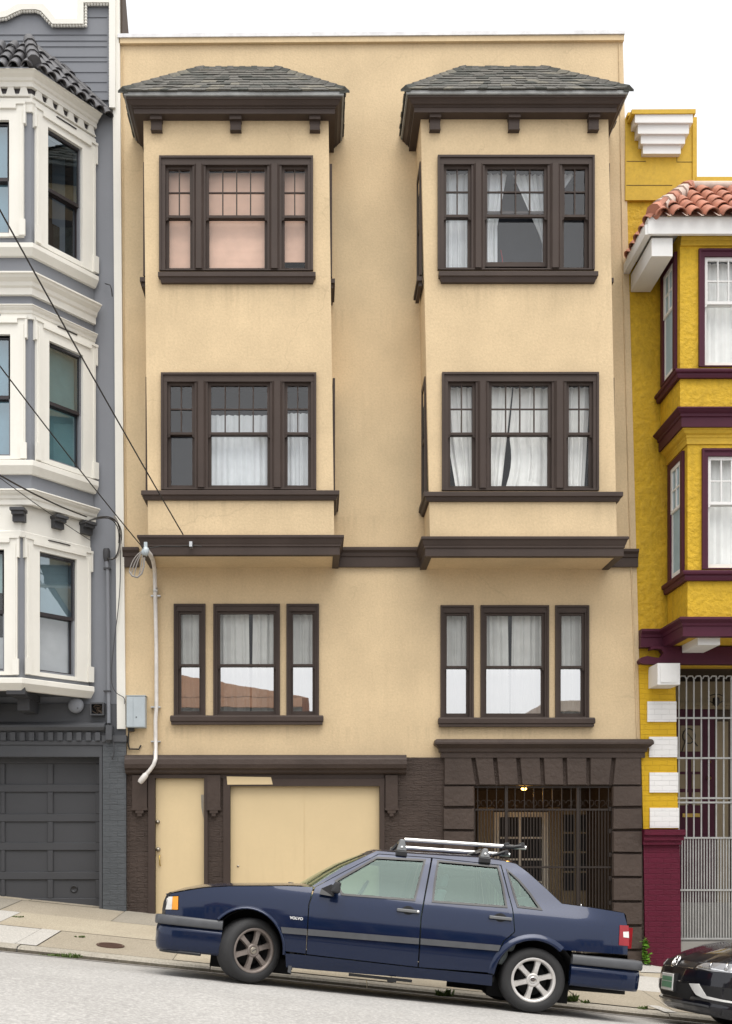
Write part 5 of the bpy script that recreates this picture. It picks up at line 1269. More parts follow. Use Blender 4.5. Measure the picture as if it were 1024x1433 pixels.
    while True:
        x = xs + .045 + i*.1105
        if x > 8.0: break
        mb.box(x-.0095, x+.0095, gy-.0095, gy+.0095, z1, z3); i += 1
    gate = mb.build('entry_grille', M['bars'], yh)
    mb = MB(); i = 0; zl = Z(1313, gy)
    while True:
        x = xs + .05 + i*.041
        if x > 8.0: break
        mb.box(x-.0085, x+.0085, gy-.008, gy+.008, zl, z1); i += 1
    mb.build('close_bars', M['bars'], gate)
    mb = MB()
    for py in (1005, 1061, 1117, 1123, 1172.5, 1245.5, 1313.5):
        zc = Z(py, gy); mb.box(xs, 8.0, gy-.022, gy-.0105, zc-.013, zc+.013)
    mb.build('grille_rail', M['bars'], gate)
    mb = MB(); i = 0
    while True:
        x = xs + .10 + i*.115
        if x > 8: break
        mb.tube([Vector((x-.05, gy-.004, z3-.02)), Vector((x-.03, gy-.004, z3+.02)), Vector((x+.03, gy-.004, z3+.02)), Vector((x+.05, gy-.004, z3-.02))], .012, 5); i += 1
    mb.build('grille_scallop', M['bars'], gate)
    mb = MB(); mb.box(xg, xe, .5, .54, zb, zl+.5); mb.build('entry_steps', M['stepg'], yh)
    mb = MB(); mb.box(xs, xe, -.04, .4, -3.2, Z(1318, 0)); mb.build('entry_kerb', M['stepg'], yh)
build_yellow()
# ================================================================== blue sedan
AL, RO = math.atan(.1055), R(4.4)
def car_matrix(origin):
    U = Vector((math.cos(AL), 0, -math.sin(AL))); V = Vector((0, math.cos(RO), -math.sin(RO)))
    V = (V - U*V.dot(U)).normalized(); W = U.cross(V)
    return Matrix(((U.x, V.x, W.x, origin.x), (U.y, V.y, W.y, origin.y), (U.z, V.z, W.z, origin.z), (0, 0, 0, 1)))
CARW = 1.76
MC = car_matrix(P(345, 1376, -5.7)); MCi = MC.inverted()
CAMP = Vector((0, -D0, 0))
def CP(px, py, v, Mi=None):
    Mi = Mi or MCi
    o = Mi @ CAMP; d = Mi.to_3x3() @ Vector(((px-CX)/F, 1, (CY-py)/F)); t = (v - o.y)/d.y; p = o + d*t
    return p.x, p.z
GT = [(.10, .12), (.18, .075), (.24, .045), (.32, .018), (.45, .004), (.58, .0), (.70, .006), (.82, .024), (.90, .042), (.925, .050), (.96, .070), (1.05, .112), (1.2, .172), (1.34, .232), (1.39, .275), (1.5, .36)]
def G(u, w):
    b = lerp_tab(GT, w)*.5 + .25*(lerp_tab(GT, w-.03) + lerp_tab(GT, w+.03))
    if u < -.25: b += .16*((-.25-u)/.65)**2
    if u > 3.05: b += .10*((u-3.05)/.57)**2
    return b
def S(px, py):
    v = .03
    for _ in range(6): u, w = CP(px, py, v); v = G(u, w)
    return u, w
def ell(cx, cy, rx, ry, a0, a1, n=18): return [(cx+rx*math.cos(R(a0+(a1-a0)*i/n)), cy-ry*math.sin(R(a0+(a1-a0)*i/n))) for i in range(n+1)]
def inside(poly, p):
    c = False; n = len(poly)
    for i in range(n):
        a, b = poly[i], poly[(i+1) % n]
        if (a[1] > p[1]) != (b[1] > p[1]) and p[0] < (b[0]-a[0])*(p[1]-a[1])/(b[1]-a[1]) + a[0]: c = not c
    return c
def dens(poly, step):
    out = []
    for i in range(len(poly)):
        a, b = Vector(poly[i]), Vector(poly[(i+1) % len(poly)]); k = max(1, int(math.ceil((b-a).length/step)))
        for j in range(k): out.append(a.lerp(b, j/k))
    return out
def shrink(poly, d):
    n = len(poly); ar = sum(poly[i][0]*poly[(i+1) % n][1]-poly[(i+1) % n][0]*poly[i][1] for i in range(n)); sg = 1 if ar > 0 else -1
    out = []
    for i in range(n):
        p0, p, p1 = Vector(poly[i-1]), Vector(poly[i]), Vector(poly[(i+1) % n])
        a, b = (p-p0).normalized(), (p1-p).normalized(); na, nb = Vector((-a.y, a.x))*sg, Vector((-b.y, b.x))*sg
        q = na+nb
        q = q/max(.35, q.dot(na)) if q.length > .01 else na
        out.append(p + q*d)
    return out
def patch(mb, poly, fmap, holes=(), step=.05, rim=.012, rdir=None, mi=0, edge=.03, smooth=True):
    """surface patch: 2-D polygon (with holes) meshed finely, carried to 3-D by fmap, edges turned inwards"""
    poly = dens(poly, edge); hs = [dens(h, edge) for h in holes]; vs = [Vector(p) for p in poly]; es = [(i, (i+1) % len(poly)) for i in range(len(poly))]
    loops = [(0, len(poly))]
    for h in hs:
        b = len(vs); vs += h; es += [(b+i, b+(i+1) % len(h)) for i in range(len(h))]; loops.append((b, len(h)))
    xs = [p[0] for p in poly]; ys = [p[1] for p in poly]; nb = len(vs)
    y = min(ys)+step*.5; row = 0
    while y < max(ys):
        x = min(xs)+step*(.5 if row % 2 else .25)
        while x < max(xs):
            p = Vector((x, y))
            if inside(poly, p) and not any(inside(h, p) for h in hs) and min((p-q).length_squared for q in vs[:nb]) > (step*.45)**2: vs.append(p)
            x += step
        y += step*.87; row += 1
    V2, E2, F2, oV, oE, oF = delaunay_2d_cdt(vs, es, [], 0, 1e-6)
    fs = []
    for f in F2:
        c = sum((V2[i] for i in f), Vector((0, 0)))/len(f)
        if inside(poly, c) and not any(inside(h, c) for h in hs):
            a = sum(V2[f[i]].x*V2[f[(i+1) % len(f)]].y - V2[f[(i+1) % len(f)]].x*V2[f[i]].y for i in range(len(f)))
            lmax = max((V2[f[i]]-V2[f[(i+1) % len(f)]]).length for i in range(len(f)))
            if abs(a) < lmax*2e-4: continue
            fs.append(tuple(f) if a > 0 else tuple(reversed(f)))
    mb.add([fmap(p) for p in V2], fs, mi, smooth)
    if rim:
        rd = rdir or (lambda p: Vector((0, rim, 0)))
        for b, n in loops:
            A = [fmap(vs[b+i]) for i in range(n)]; B = [a + rd(vs[b+i]) for i, a in enumerate(A)]
            mb.add(A+B, [(i, (i+1) % n, n+(i+1) % n, n+i) for i in range(n)], mi)
def mirror(mb):
    m = MB(); m.v = [(x, CARW-y, z) for x, y, z in mb.v]; m.f = [list(reversed(f)) for f in mb.f]; m.m = list(mb.m); m.sm = list(mb.sm); return m
def smap(off=0.0):
    return lambda p: Vector((p[0], G(p[0], p[1])+off, p[1]))
def side(name, pts, mat, parent, holes=(), gap=.003, off=0.0, rim=.014, both=True, step=.05):
    mb = MB(); poly = [S(*q) for q in pts]; hh = [[S(*q) for q in h] for h in holes]
    poly = shrink(poly, gap) if gap else poly
    patch(mb, poly, smap(off), hh, step, rim); o = mb.build(name, mat, parent, keep=False)
    return o, (mirror(mb).build(name, mat, parent, keep=False) if both else None)

car = empty('parked_car', (0, 0, 0)); car.matrix_world = MC
tag(car, 'dark blue sedan with silver roof bars parked in front of the cream garage door', 'car')
def build_car():
    nv = M['navy']
    fa = ell(343, 1328, 53, 56.5, -6, 133)
    fender = [(240, 1250), (262, 1246), (286, 1242.2), (322, 1240), (402, 1239.7), (437.5, 1241), (437.8, 1243), (431.6, 1267), (427.8, 1335), (400, 1331.5)] + fa + [(303, 1288), (231, 1281), (231, 1273), (249.3, 1273.3), (249.8, 1254), (236, 1254)]
    o, _ = side('fender', fender, nv, car)
    # ------- body: roof rails, rear pillar, quarter panel
    ra = ell(745, 1373, 55, 57.5, 50, 172)
    quarter = [(437, 1240), (482, 1212), (527, 1190.8), (580, 1195), (668, 1200), (705, 1205), (722, 1209), (738, 1220.8), (762, 1242), (786, 1264.7), (829, 1270.6), (873, 1277.8), (877, 1293), (878, 1336), (800, 1330.5)] + ra + \
              [(689, 1363), (697, 1336.5), (705, 1318), (720.8, 1304.5), (717.8, 1272), (701.3, 1210.3), (604.2, 1199.8), (530, 1194.6), (482, 1219), (440, 1241.3)]
    qwin = [(708.5, 1216), (727, 1232), (742, 1250), (758, 1273.3), (724, 1269.3), (716, 1243)]
    mb = MB(); patch(mb, [S(*q) for q in quarter], smap(0), [[S(*q) for q in qwin]], .05, .014)
    m2 = mirror(mb); mb.v += []
    b = len(mb.v); mb.v += m2.v; mb.f += [[i+b for i in f] for f in m2.f]; mb.m += m2.m; mb.sm += m2.sm
    body = mb.build('body', nv, car, keep=False)
    fd = [(440.5, 1241.6), (482, 1219.5), (530, 1195.2), (603.4, 1200.3), (592.4, 1261.6), (588.4, 1285), (584.5, 1353.6), (428.4, 1335.6), (432.3, 1267)]
    fw = [(469, 1232.3), (527, 1199.3), (595.3, 1202.8), (589.5, 1225), (580.6, 1260.3), (478, 1252.3)]
    rd = [(605, 1200.6), (700.3, 1210.9), (716.8, 1272), (719.8, 1304), (704, 1317.5), (696.3, 1335.6), (687.6, 1361.6), (585.5, 1353.8), (589.4, 1285), (593.6, 1261.7)]
    rw = [(612.2, 1204), (697.3, 1211.8), (704, 1238), (709.5, 1269.8), (604.6, 1262.2), (608, 1230)]
    doors = []
    for d, w_ in ((fd, fw), (rd, rw)): doors += list(side('door', d, nv, car, [w_]))
    # rubber frames and glass
    def ring(name, pts, parent_n, parent_f, wd=.016):
        mb = MB(); poly = [Vector(S(*q)) for q in pts]; outer = shrink(poly, -.004); inner = shrink(poly, wd)
        patch(mb, outer, smap(-.006), [inner], .06, .02, edge=.014, smooth=False); mb.build('window_seal', M['blackp'], parent_n, keep=False); mirror(mb).build('window_seal', M['blackp'], parent_f, keep=False)
        mb = MB(); patch(mb, shrink(poly, .002), smap(.010), [], .045, 0); mb.build('window_glass', M['cglass'], parent_n, keep=False); mirror(mb).build('window_glass', M['cglass'], parent_f, keep=False)
    ring('w', fw, doors[0], doors[1]); ring('w', rw, doors[2], doors[3]); ring('w', qwin, body, body)
    # door opening lining, dark shut lines
    for pts, hole, par in ((fd, fw, (doors[0], doors[1])), (rd, rw, (doors[2], doors[3])), (fender, None, (o, _))):
        mb = MB(); patch(mb, [S(*q) for q in pts], smap(.024), [shrink([S(*q) for q in hole], -.012)] if hole else [], .06, 0)
        mb.build('inner_panel', M['under'], par[0], keep=False); mirror(mb).build('inner_panel', M['under'], par[1], keep=False)
    # rub strips, rockers
    def strips(name, top, bot, mat, parent_n, parent_f, off, rim=.03):
        mb = MB(); patch(mb, shrink([S(*q) for q in top + bot[::-1]], .001), smap(off), [], .05, rim)
        a = mb.build(name, M[mat], parent_n, keep=False); mirror(mb).build(name, M[mat], parent_f, keep=False)
    strips('rub_strip', [(430.8, 1300), (586.2, 1312.8)], [(430.2, 1309), (585.8, 1321.6)], 'greyp', doors[0], doors[1], -.016)
    strips('rub_strip', [(588.2, 1313), (700.5, 1322.6)], [(587.8, 1321.8), (697.5, 1331)], 'greyp', doors[2], doors[3], -.016)
    strips('rub_strip', [(392.5, 1297), (429.6, 1299.9)], [(394.5, 1306), (429.2, 1308.9)], 'greyp', o, _, -.016)
    strips('sill', [(399, 1334), (428, 1336.6), (586, 1354.6), (689, 1364.2)], [(400, 1353.5), (440, 1357.5), (600, 1370.6), (688, 1379.8)], 'navy', car, car, -.006, .10)
    # arch lips
    def lip(cx, cy, rx, ry, a0, a1, w_, parent, off, mat):
        ou = ell(cx, cy, rx+w_, ry+w_, a0, a1); inn = ell(cx, cy, rx-.5, ry-.5, a0, a1)
        mb = MB(); uw = [S(*q) for q in ou], [S(*q) for q in inn]; n = len(ou)
        vs = []
        for (A, B) in zip(*uw):
            A, B = Vector(A), Vector(B)
            for t, d in ((0, .001), (.25, -.010), (.6, -.020), (.9, -.022), (1.0, -.016), (1.0, .05)):
                p = A.lerp(B, t); vs.append(Vector((p.x, G(p.x, p.y)+d, p.y)))
        m = 6; mb.add(vs, [(i*m+k, i*m+k+1, (i+1)*m+k+1, (i+1)*m+k) for i in range(n-1) for k in range(m-1)], 0, True)
        mb.build('arch_lip', M[mat], parent, keep=False); mirror(mb).build('arch_lip', M[mat], parent, keep=False)
    lip(745, 1373, 55, 57.5, 46, 170, 8.5, body, 0, 'navy'); lip(343, 1328, 53, 56.5, -8, 134, 4, o, 0, 'navy')
    # ------- lofts across the car
    def loft(name, rows, mat, parent=car, n=20, w0=0.0, off=0.0):
        mb = MB(); vs = []
        for (px, py, bow, cr) in rows:
            u, w_ = S(px, py); v = G(u, w_)
            for i in range(n+1):
                t = i/n; k = 1-(2*t-1)**2; k4 = 1-(2*t-1)**4
                vs.append(Vector((u - bow*k, v + off + (CARW-2*v-2*off)*t, w_ + cr*(.5*k+.5*k4))))
        m = n+1
        mb.add(vs, [(i*m+j, i*m+j+1, (i+1)*m+j+1, (i+1)*m+j) for i in range(len(rows)-1) for j in range(n)], 0, True)
        mb.f = [list(reversed(f)) for f in mb.f]
        return mb.build(name, M[mat] if isinstance(mat, str) else mat, parent, keep=False)
    loft('hood', [(240.5, 1249.3, .09, .012), (250, 1247, .09, .02), (262, 1244.6, .09, .028), (286, 1241.2, .10, .034), (322, 1239.2, .10, .036), (402, 1238.8, .12, .034), (434, 1239.4, .14, .030)], 'navy')
    loft('front_panel', [(240.5, 1249.3, .09, .012), (237, 1252, .10, .006), (233.5, 1262, .11, 0), (231.5, 1273, .11, 0), (230, 1290, .10, 0)], 'blackp')
    loft('cowl', [(434, 1240.5, .14, .022), (438, 1239.5, .13, .022)], 'blackp')
    loft('windscreen', [(437, 1239.6, .14, .03), (460, 1225.6, .13, .034), (482, 1212.2, .11, .034), (505, 1201, .08, .032), (514, 1197, .07, .03)], 'wglass')
    loft('windscreen_band', [(514, 1197, .07, .03), (523, 1192.8, .05, .032)], 'blackp')
    loft('roof', [(522, 1193, .05, .034), (527, 1190.6, .045, .036), (545, 1191.5, .02, .04), (580, 1194.6, 0, .042), (630, 1197.4, 0, .042), (668, 1199.6, 0, .042), (705, 1204.6, -.02, .04), (715, 1206.3, -.03, .036), (722, 1208.6, -.04, .032)], 'navy')
    loft('rear_window', [(722, 1208.6, -.04, .032), (738, 1220.6, -.06, .03), (762, 1241.8, -.07, .02), (780, 1258.5, -.06, .016)], 'wglass')
    loft('boot_lid', [(780, 1258.5, -.06, .016), (786, 1264.4, -.05, .012), (792, 1265.3, -.04, .018), (829, 1270.2, -.03, .02), (862, 1275.2, -.04, .018), (873, 1277.5, -.05, .010), (876, 1281, -.06, .004)], 'navy')
    loft('rear_panel', [(876, 1281, -.06, .004), (877.5, 1293, -.07, 0), (878.3, 1324, -.08, 0), (878, 1352, -.08, 0)], 'navy')
    # lamps
    hl = [(231, 1272.8), (234.2, 1256), (249.6, 1254.2), (249.2, 1273)]
    mb = MB(); patch(mb, [S(231.4, 1272.6), S(235.6, 1254.8), S(241.3, 1254.5), S(240, 1272.8)], smap(-.002), [], .03, .02)
    h = mb.build('headlight', M['lampw'], car, keep=False); h2 = mirror(mb).build('headlight', M['lampw'], car, keep=False)
    mb = MB(); patch(mb, [S(240.2, 1272.8), S(241.5, 1254.5), S(249.3, 1254.3), S(248.9, 1273)], smap(-.003), [], .03, .02)
    mb.build('indicator_lens', M['lampa'], h, keep=False); mirror(mb).build('indicator_lens', M['lampa'], h2, keep=False)
    for s in (0, 1):        # the front faces of the lamps and the grille
        mb = MB(); mb.box(-.86, -.80, .16, .52, .60, .72); mb = mirror(mb) if s else mb; mb.build('lens', M['lampw'], (h, h2)[s], keep=False, bevel=.01)
    mb = MB(); mb.box(-.915, -.86, .60, 1.16, .60, .75)
    gr = mb.build('grille', M['blackp'], car, keep=False)
    mb = MB()
    for i in range(12): x = .62+i*.047; mb.box(-.925, -.915, x, x+.012, .61, .74)
    mb.box(-.93, -.915, .60, 1.16, .75, .765); mb.build('grille_bar', M['chrome'], gr, keep=False)
    tl = [(866.8, 1294.6), (879.2, 1295.2), (879.8, 1324), (865.6, 1322.6)]
    mb = MB(); patch(mb, [S(*q) for q in tl], smap(-.006), [], .03, .03); t1 = mb.build('tail_light', M['lampr'], car, keep=False); t2 = mirror(mb).build('tail_light', M['lampr'], car, keep=False)
    mb = MB(); patch(mb, [S(871.5, 1304), (S(879.3, 1303.6)), S(879.6, 1312.5), S(871.8, 1311.5)], smap(-.009), [], .03, .005); mb.build('reverse_lens', M['lampw'], t1, keep=False); mirror(mb).build('reverse_lens', M['lampw'], t2, keep=False)
    for s, t in ((0, t1), (1, t2)):
        mb = MB(); mb.box(3.58, 3.642, .22, .46, .70, .90); mb = mirror(mb) if s else mb; mb.build('rear_lens', M['lampr'], t, keep=False)
    # bumpers
    def half(pts): return [(u, CARW-v) for u, v in pts] + [p for p in reversed(pts)]
    fp = [(-.285, .012), (-.5, .016), (-.70, .036), (-.82, .07), (-.885, .115), (-.925, .19), (-.955, .40), (-.975, .88)][:-1]
    fpath = [(u, CARW-v) for u, v in fp] + [(-.975, .88)] + list(reversed(fp))
    def bsweep(path, prof, mat, name, parent=car, bev=0):
        mb = MB(); mb.sweep(path, prof, 0, True); return mb.build(name, M[mat], parent, keep=False)
    fb = bsweep(fpath, [(-.06, .235), (-.03, .225), (-.012, .25), (.0, .31), (.004, .42), (-.004, .468), (-.06, .468)], 'navy', 'front_bumper')
    bsweep(fpath, [(-.04, .47), (.018, .47), (.024, .485), (.024, .54), (.014, .556), (-.04, .562)], 'greyp', 'bumper_strip', fb)
    bsweep([(u+.03, v) for u, v in fpath[1:-1]], [(-.06, .205), (-.02, .205), (-.02, .235), (-.06, .235)], 'blackp', 'lip', fb)
    rp = [(3.03, .012), (3.30, .02), (3.52, .045), (3.64, .075), (3.70, .115), (3.728, .19), (3.745, .40), (3.75, .88)]
    rpath = rp[:-1] + [rp[-1]] + [(u, CARW-v) for u, v in reversed(rp[:-1])]
    rb = bsweep(rpath, [(-.06, .315), (-.03, .295), (-.01, .30), (.0, .33), (.006, .44), (-.002, .497), (-.06, .497)], 'navy', 'rear_bumper')
    bsweep(rpath, [(-.04, .50), (.018, .50), (.026, .515), (.026, .57), (.014, .59), (-.06, .60)], 'greyp', 'bumper_strip', rb)
    # underbody and wheel wells, cabin floor
    mb = MB(); mb.box(.38, 2.30, .12, CARW-.12, .21, .30); mb.box(-.80, .38, .42, CARW-.42, .24, .40); mb.box(2.3, 3.6, .42, CARW-.42, .28, .42); mb.box(-.78, -.36, .10, CARW-.1, .30, .55); mb.box(3.08, 3.6, .12, CARW-.12, .34, .60)
    mb.box(.40, .44, .10, CARW-.10, .25, .85); mb.box(2.28, 2.33, .10, CARW-.10, .25, .85)
    for uc in (0, 2.72):
        for s in (0, 1):
            q = MB(); vs = []; n = 14
            for i in range(n+1):
                a = math.pi*i/n; vs += [Vector((uc+.40*math.cos(a), .03, .30+.40*math.sin(a))), Vector((uc+.40*math.cos(a), .42, .30+.40*math.sin(a)))]
            q.add(vs, [(2*i, 2*i+1, 2*i+3, 2*i+2) for i in range(n)]); q.add([Vector((uc-.4, .42, .1)), Vector((uc+.4, .42, .1)), Vector((uc+.4, .42, .72)), Vector((uc-.4, .42, .72))], [(0,1,2,3)])
            if s: q = mirror(q)
            b = len(mb.v); mb.v += q.v; mb.f += [[i+b for i in f] for f in q.f]; mb.m += q.m; mb.sm += q.sm
    mb.box(2.0, 2.5, .9, .96, .12, .22); mb.tube([(1.2, .7, .24), (2.2, .7, .22), (2.9, .5, .25), (3.68, .45, .27)], .025, 8); mb.box(.95, 1.55, .06, .12, .165, .19); mb.box(1.32, 1.40, .03, .12, .15, .19)
    mb.build('underbody', M['under'], car, keep=False)
    # seats, wheel, dash
    for (u0, vs_) in ((1.05, (.20, .95)), ):
        for v0 in vs_:
            mb = MB(); mb.hexa([(u0, v0, .45), (u0+.52, v0, .42), (u0+.52, v0, .56), (u0, v0, .60), (u0, v0+.55, .45), (u0+.52, v0+.55, .42), (u0+.52, v0+.55, .56), (u0, v0+.55, .60)])
            mb.hexa([(u0+.46, v0+.02, .5), (u0+.60, v0+.02, .5), (u0+.78, v0+.05, 1.08), (u0+.68, v0+.05, 1.08), (u0+.46, v0+.53, .5), (u0+.60, v0+.53, .5), (u0+.78, v0+.50, 1.08), (u0+.68, v0+.50, 1.08)])
            mb.hexa([(u0+.70, v0+.14, 1.10), (u0+.78, v0+.14, 1.10), (u0+.80, v0+.16, 1.24), (u0+.74, v0+.16, 1.24), (u0+.70, v0+.41, 1.10), (u0+.78, v0+.41, 1.10), (u0+.80, v0+.39, 1.24), (u0+.74, v0+.39, 1.24)])
            mb.build('seat', M['seat'], car, keep=False, bevel=.03, seg=3)
    mb = MB(); mb.box(2.0, 2.45, .15, CARW-.15, .42, .60); mb.hexa([(2.38, .15, .55), (2.5, .15, .55), (2.68, .2, 1.10), (2.60, .2, 1.10), (2.38, CARW-.15, .55), (2.5, CARW-.15, .55), (2.68, CARW-.2, 1.10), (2.60, CARW-.2, 1.10)])
    mb.build('rear_seat', M['seat'], car, keep=False, bevel=.03, seg=3)
    mb = MB(); mb.box(.42, .82, .14, CARW-.14, .55, .90); mb.build('dashboard', M['seat'], car, keep=False, bevel=.05, seg=3)
    mb = MB(); mb.box(2.62, 3.2, .18, CARW-.18, .80, .885); mb.build('parcel_shelf', M['seat'], car, keep=False)
    mb = MB(); c = Vector((.98, .48, .92)); ax = Vector((-.8, 0, .0)).normalized()
    a1, a2 = Vector((0, 1, 0)), Vector((.42, 0, .9)).normalized(); mb.tube([c + (a1*math.cos(t)+a2*math.sin(t))*.185 for t in [k*2*math.pi/24 for k in range(25)]], .016, 8); mb.tube([c-a1*.18, c+a1*.18], .02, 6); mb.tube([c, c-a2*.18], .02, 6); mb.tube([c, c+Vector((-.3, 0, -.15))], .03, 6)
    mb.build('steering_wheel', M['blackp'], car, keep=False)
    # mirrors, handles, badge
    for s in (0, 1):
        u0, w0 = CP(458, 1251, -.10); u1, w1 = CP(477, 1233.5, -.10); 
        mb = MB(); mb.hexa([(u0+.025, -.17, w0+.022), (u1, -.19, w0+.012), (u1+.005, -.19, w1-.005), (u0+.05, -.15, w1-.012), (u0+.045, .015, w0+.02), (u1-.01, .03, w0+.01), (u1-.01, .02, w1-.01), (u0+.07, .02, w1-.02)])
        mb = mirror(mb) if s else mb; mi_ = mb.build('side_mirror', M['blackp'], doors[s], keep=False, bevel=.022, seg=3)
        u2, w2 = CP(447, 1252, .0); mb = MB(); mb.prism([(u2, .03, w2+.005), (u2+.135, .03, w2-.005), (u2+.15, .04, w2+.10), (u2+.10, .04, w2+.11), (u2+.01, .05, w2+.06)], (0, -.035, 0)); mb = mirror(mb) if s else mb; mb.build('mirror_foot', M['blackp'], doors[s], keep=False, bevel=.008)
    for di, (cx_, cy_) in ((0, (571, 1274.5)), (2, (700, 1284.6))):
        for s in (0, 1):
            u, w_ = S(cx_, cy_); v = G(u, w_); mb = MB(); el = [(u+.066*math.cos(t)*(1-.25*abs(math.sin(t))), w_+.004+.042*math.sin(t)) for t in [k*2*math.pi/20 for k in range(20)]]
            patch(mb, el, smap(-.0015), [], .03, .002, edge=.02); mb = mirror(mb) if s else mb; mb.build('handle_recess', M['under'], doors[di+s], keep=False)
            mb = MB(); mb.box(u-.108, u+.108, v-.03, v-.012, w_-.016, w_+.014); mb.box(u-.108, u-.08, v-.012, v+.01, w_-.014, w_+.012); mb.box(u+.078, u+.108, v-.012, v+.01, w_-.016, w_+.014); mb = mirror(mb) if s else mb
            mb.build('handle', M['footm'], doors[di+s], keep=False, bevel=.006, seg=2)
            if di == 0:
                mb = MB(); mb.lathe([(.013, 0), (.013, .004), (0, .005)], Matrix.Translation((u+.092, v-.0305, w_)) @ Matrix.Rotation(R(90), 4, 'X'), 12); mb = mirror(mb) if s else mb; mb.build('lock', M['chrome'], doors[di+s], keep=False)
    cu = bpy.data.curves.new('badge', 'FONT'); cu.body = 'VOLVO'; cu.size = .036; cu.extrude = .002; cu.align_x = 'CENTER'; cu.space_character = 1.05; cu.offset = .0012
    to = bpy.data.objects.new('badge_tmp', cu); col.objects.link(to); dg = bpy.context.evaluated_depsgraph_get(); me = bpy.data.meshes.new_from_object(to.evaluated_get(dg)); bpy.data.objects.remove(to)
    u, w_ = S(414.5, 1286.8); me.materials.clear(); me.materials.append(M['badge'])
    bo = bpy.data.objects.new('badge', me); col.objects.link(bo); bo.parent = o; bo.matrix_basis = Matrix.Translation((u, G(u, w_)-.004, w_)) @ Matrix.Rotation(R(90), 4, 'X')
    # mud flap, washer jet
    mb = MB(); mb.hexa([(.37, .06, .14), (.40, .06, .13), (.42, .05, .42), (.375, .05, .42), (.37, .28, .14), (.40, .28, .13), (.42, .28, .42), (.375, .28, .42)]); mb2 = mirror(mb); mb.build('mud_flap', M['greyp'], car, keep=False); mb2.build('mud_flap', M['greyp'], car, keep=False)
    u, w_ = CP(407, 1236.5, .5); mb = MB(); mb.box(u-.03, u+.03, .48, .54, w_-.02, w_+.012); mb.box(u-.05, u-.02, .44, .5, w_-.03, w_+.0); mb.build('wiper', M['blackp'], car, keep=False, bevel=.006)
    mb = MB(); mb.lathe([(.006, 0), (.006, .012), (0, .016)], Matrix.Translation((CP(813, 1267, .6)[0], .6, CP(813, 1267.5, .6)[1])), 8); mb.build('boot_bolt', M['chrome'], car, keep=False)
    # ------- wheels
    def wheel(uc, vc, r, steer, far, rimmat, rimr):
        Mx = Matrix.Translation((uc, vc, r)) @ Matrix.Rotation(R(steer), 4, 'Z') @ Matrix.Rotation(R(-90 if far else 90), 4, 'X')   # local z = outward
        hw = .10; rb = rimr
        mb = MB(); mb.lathe([(rb-.01, -hw-.06), (rb, -hw-.05), (r-.06, -hw-.055), (r-.022, -hw-.04), (r-.004, -hw-.015), (r, -.06), (r, .02), (r-.004, .055), (r-.018, .078), (r-.05, .092), (rb+.012, .090), (rb, .078), (rb-.012, .07)], Mx, 48, 0)
        for gz in (-.105, -.04, .015): pass
        w_ = MB(); w_.lathe([(rb-.03, .035), (rb-.035, -.10), (.0, -.105)], Mx, 40, 0); w_.lathe([(.15, -.06), (.15, -.03), (0, -.03)], Mx, 30, 0)
        whl = w_.build('wheel', M['under'], car, keep=False)
        mb.build('tyre', [M['rubber']], whl, keep=False)
        mb = MB(); mb.lathe([(rb-.034, .02), (rb-.030, .06), (rb-.022, .078), (rb-.004, .082), (rb+.003, .076), (rb-.002, .066)], Mx, 48)
        hub = .062
        for k in range(6):
            a = 2*math.pi*k/6 + R(18); ca, sa = math.cos(a), math.sin(a)
            def pt(rr, tt, h): return Mx @ Vector((rr*ca - tt*sa, rr*sa + tt*ca, h))
            secs = [(.045, .030, .062), (.09, .026, .068), (.14, .026, .064), (rb-.028, .034, .060), (rb-.012, .045, .055)]; vs = []
            for (rr, hw_, h) in secs: vs += [pt(rr, -hw_, h-.03), pt(rr, -hw_*.75, h), pt(rr, hw_*.75, h), pt(rr, hw_, h-.03)]
            mb.add(vs, [(4*i+j, 4*i+j+1, 4*i+j+5, 4*i+j+4) for i in range(len(secs)-1) for j in range(3)], 0, False)
        mb.lathe([(.066, .03), (.064, .066), (.052, .073), (.040, .066), (0, .066)], Mx, 28)
        mb.build('rim', M[rimmat], whl, keep=False)
        mb = MB(); mb.lathe([(.034, .066), (.034, .072), (.028, .074), (0, .072)], Mx, 20); mb.build('hub_cap', M['steel'] if rimmat == 'rimb' else M['chrome'], whl, keep=False)
        mb = MB(); q = [(-.016, .010), (.016, -.010)]; mb.tube([Mx @ Vector((-.02, -.012, .075)), Mx @ Vector((.0, .004, .075)), Mx @ Vector((.02, .012, .075))], .004, 5); mb.build('hub_emblem', M['blackp'], whl, keep=False)
    ur = CP(746.3, 1373, .04)[0]
    uf = CP(347, 1331, .06)[0]
    wheel(uf+.015, .135, .308, 31, False, 'rimb', .216); wheel(ur, .125, .308, 0, False, 'rims', .212)
    wheel(uf, CARW-.135, .308, 31, True, 'rimb', .216); wheel(ur, CARW-.125, .308, 0, True, 'rims', .212)
build_car()

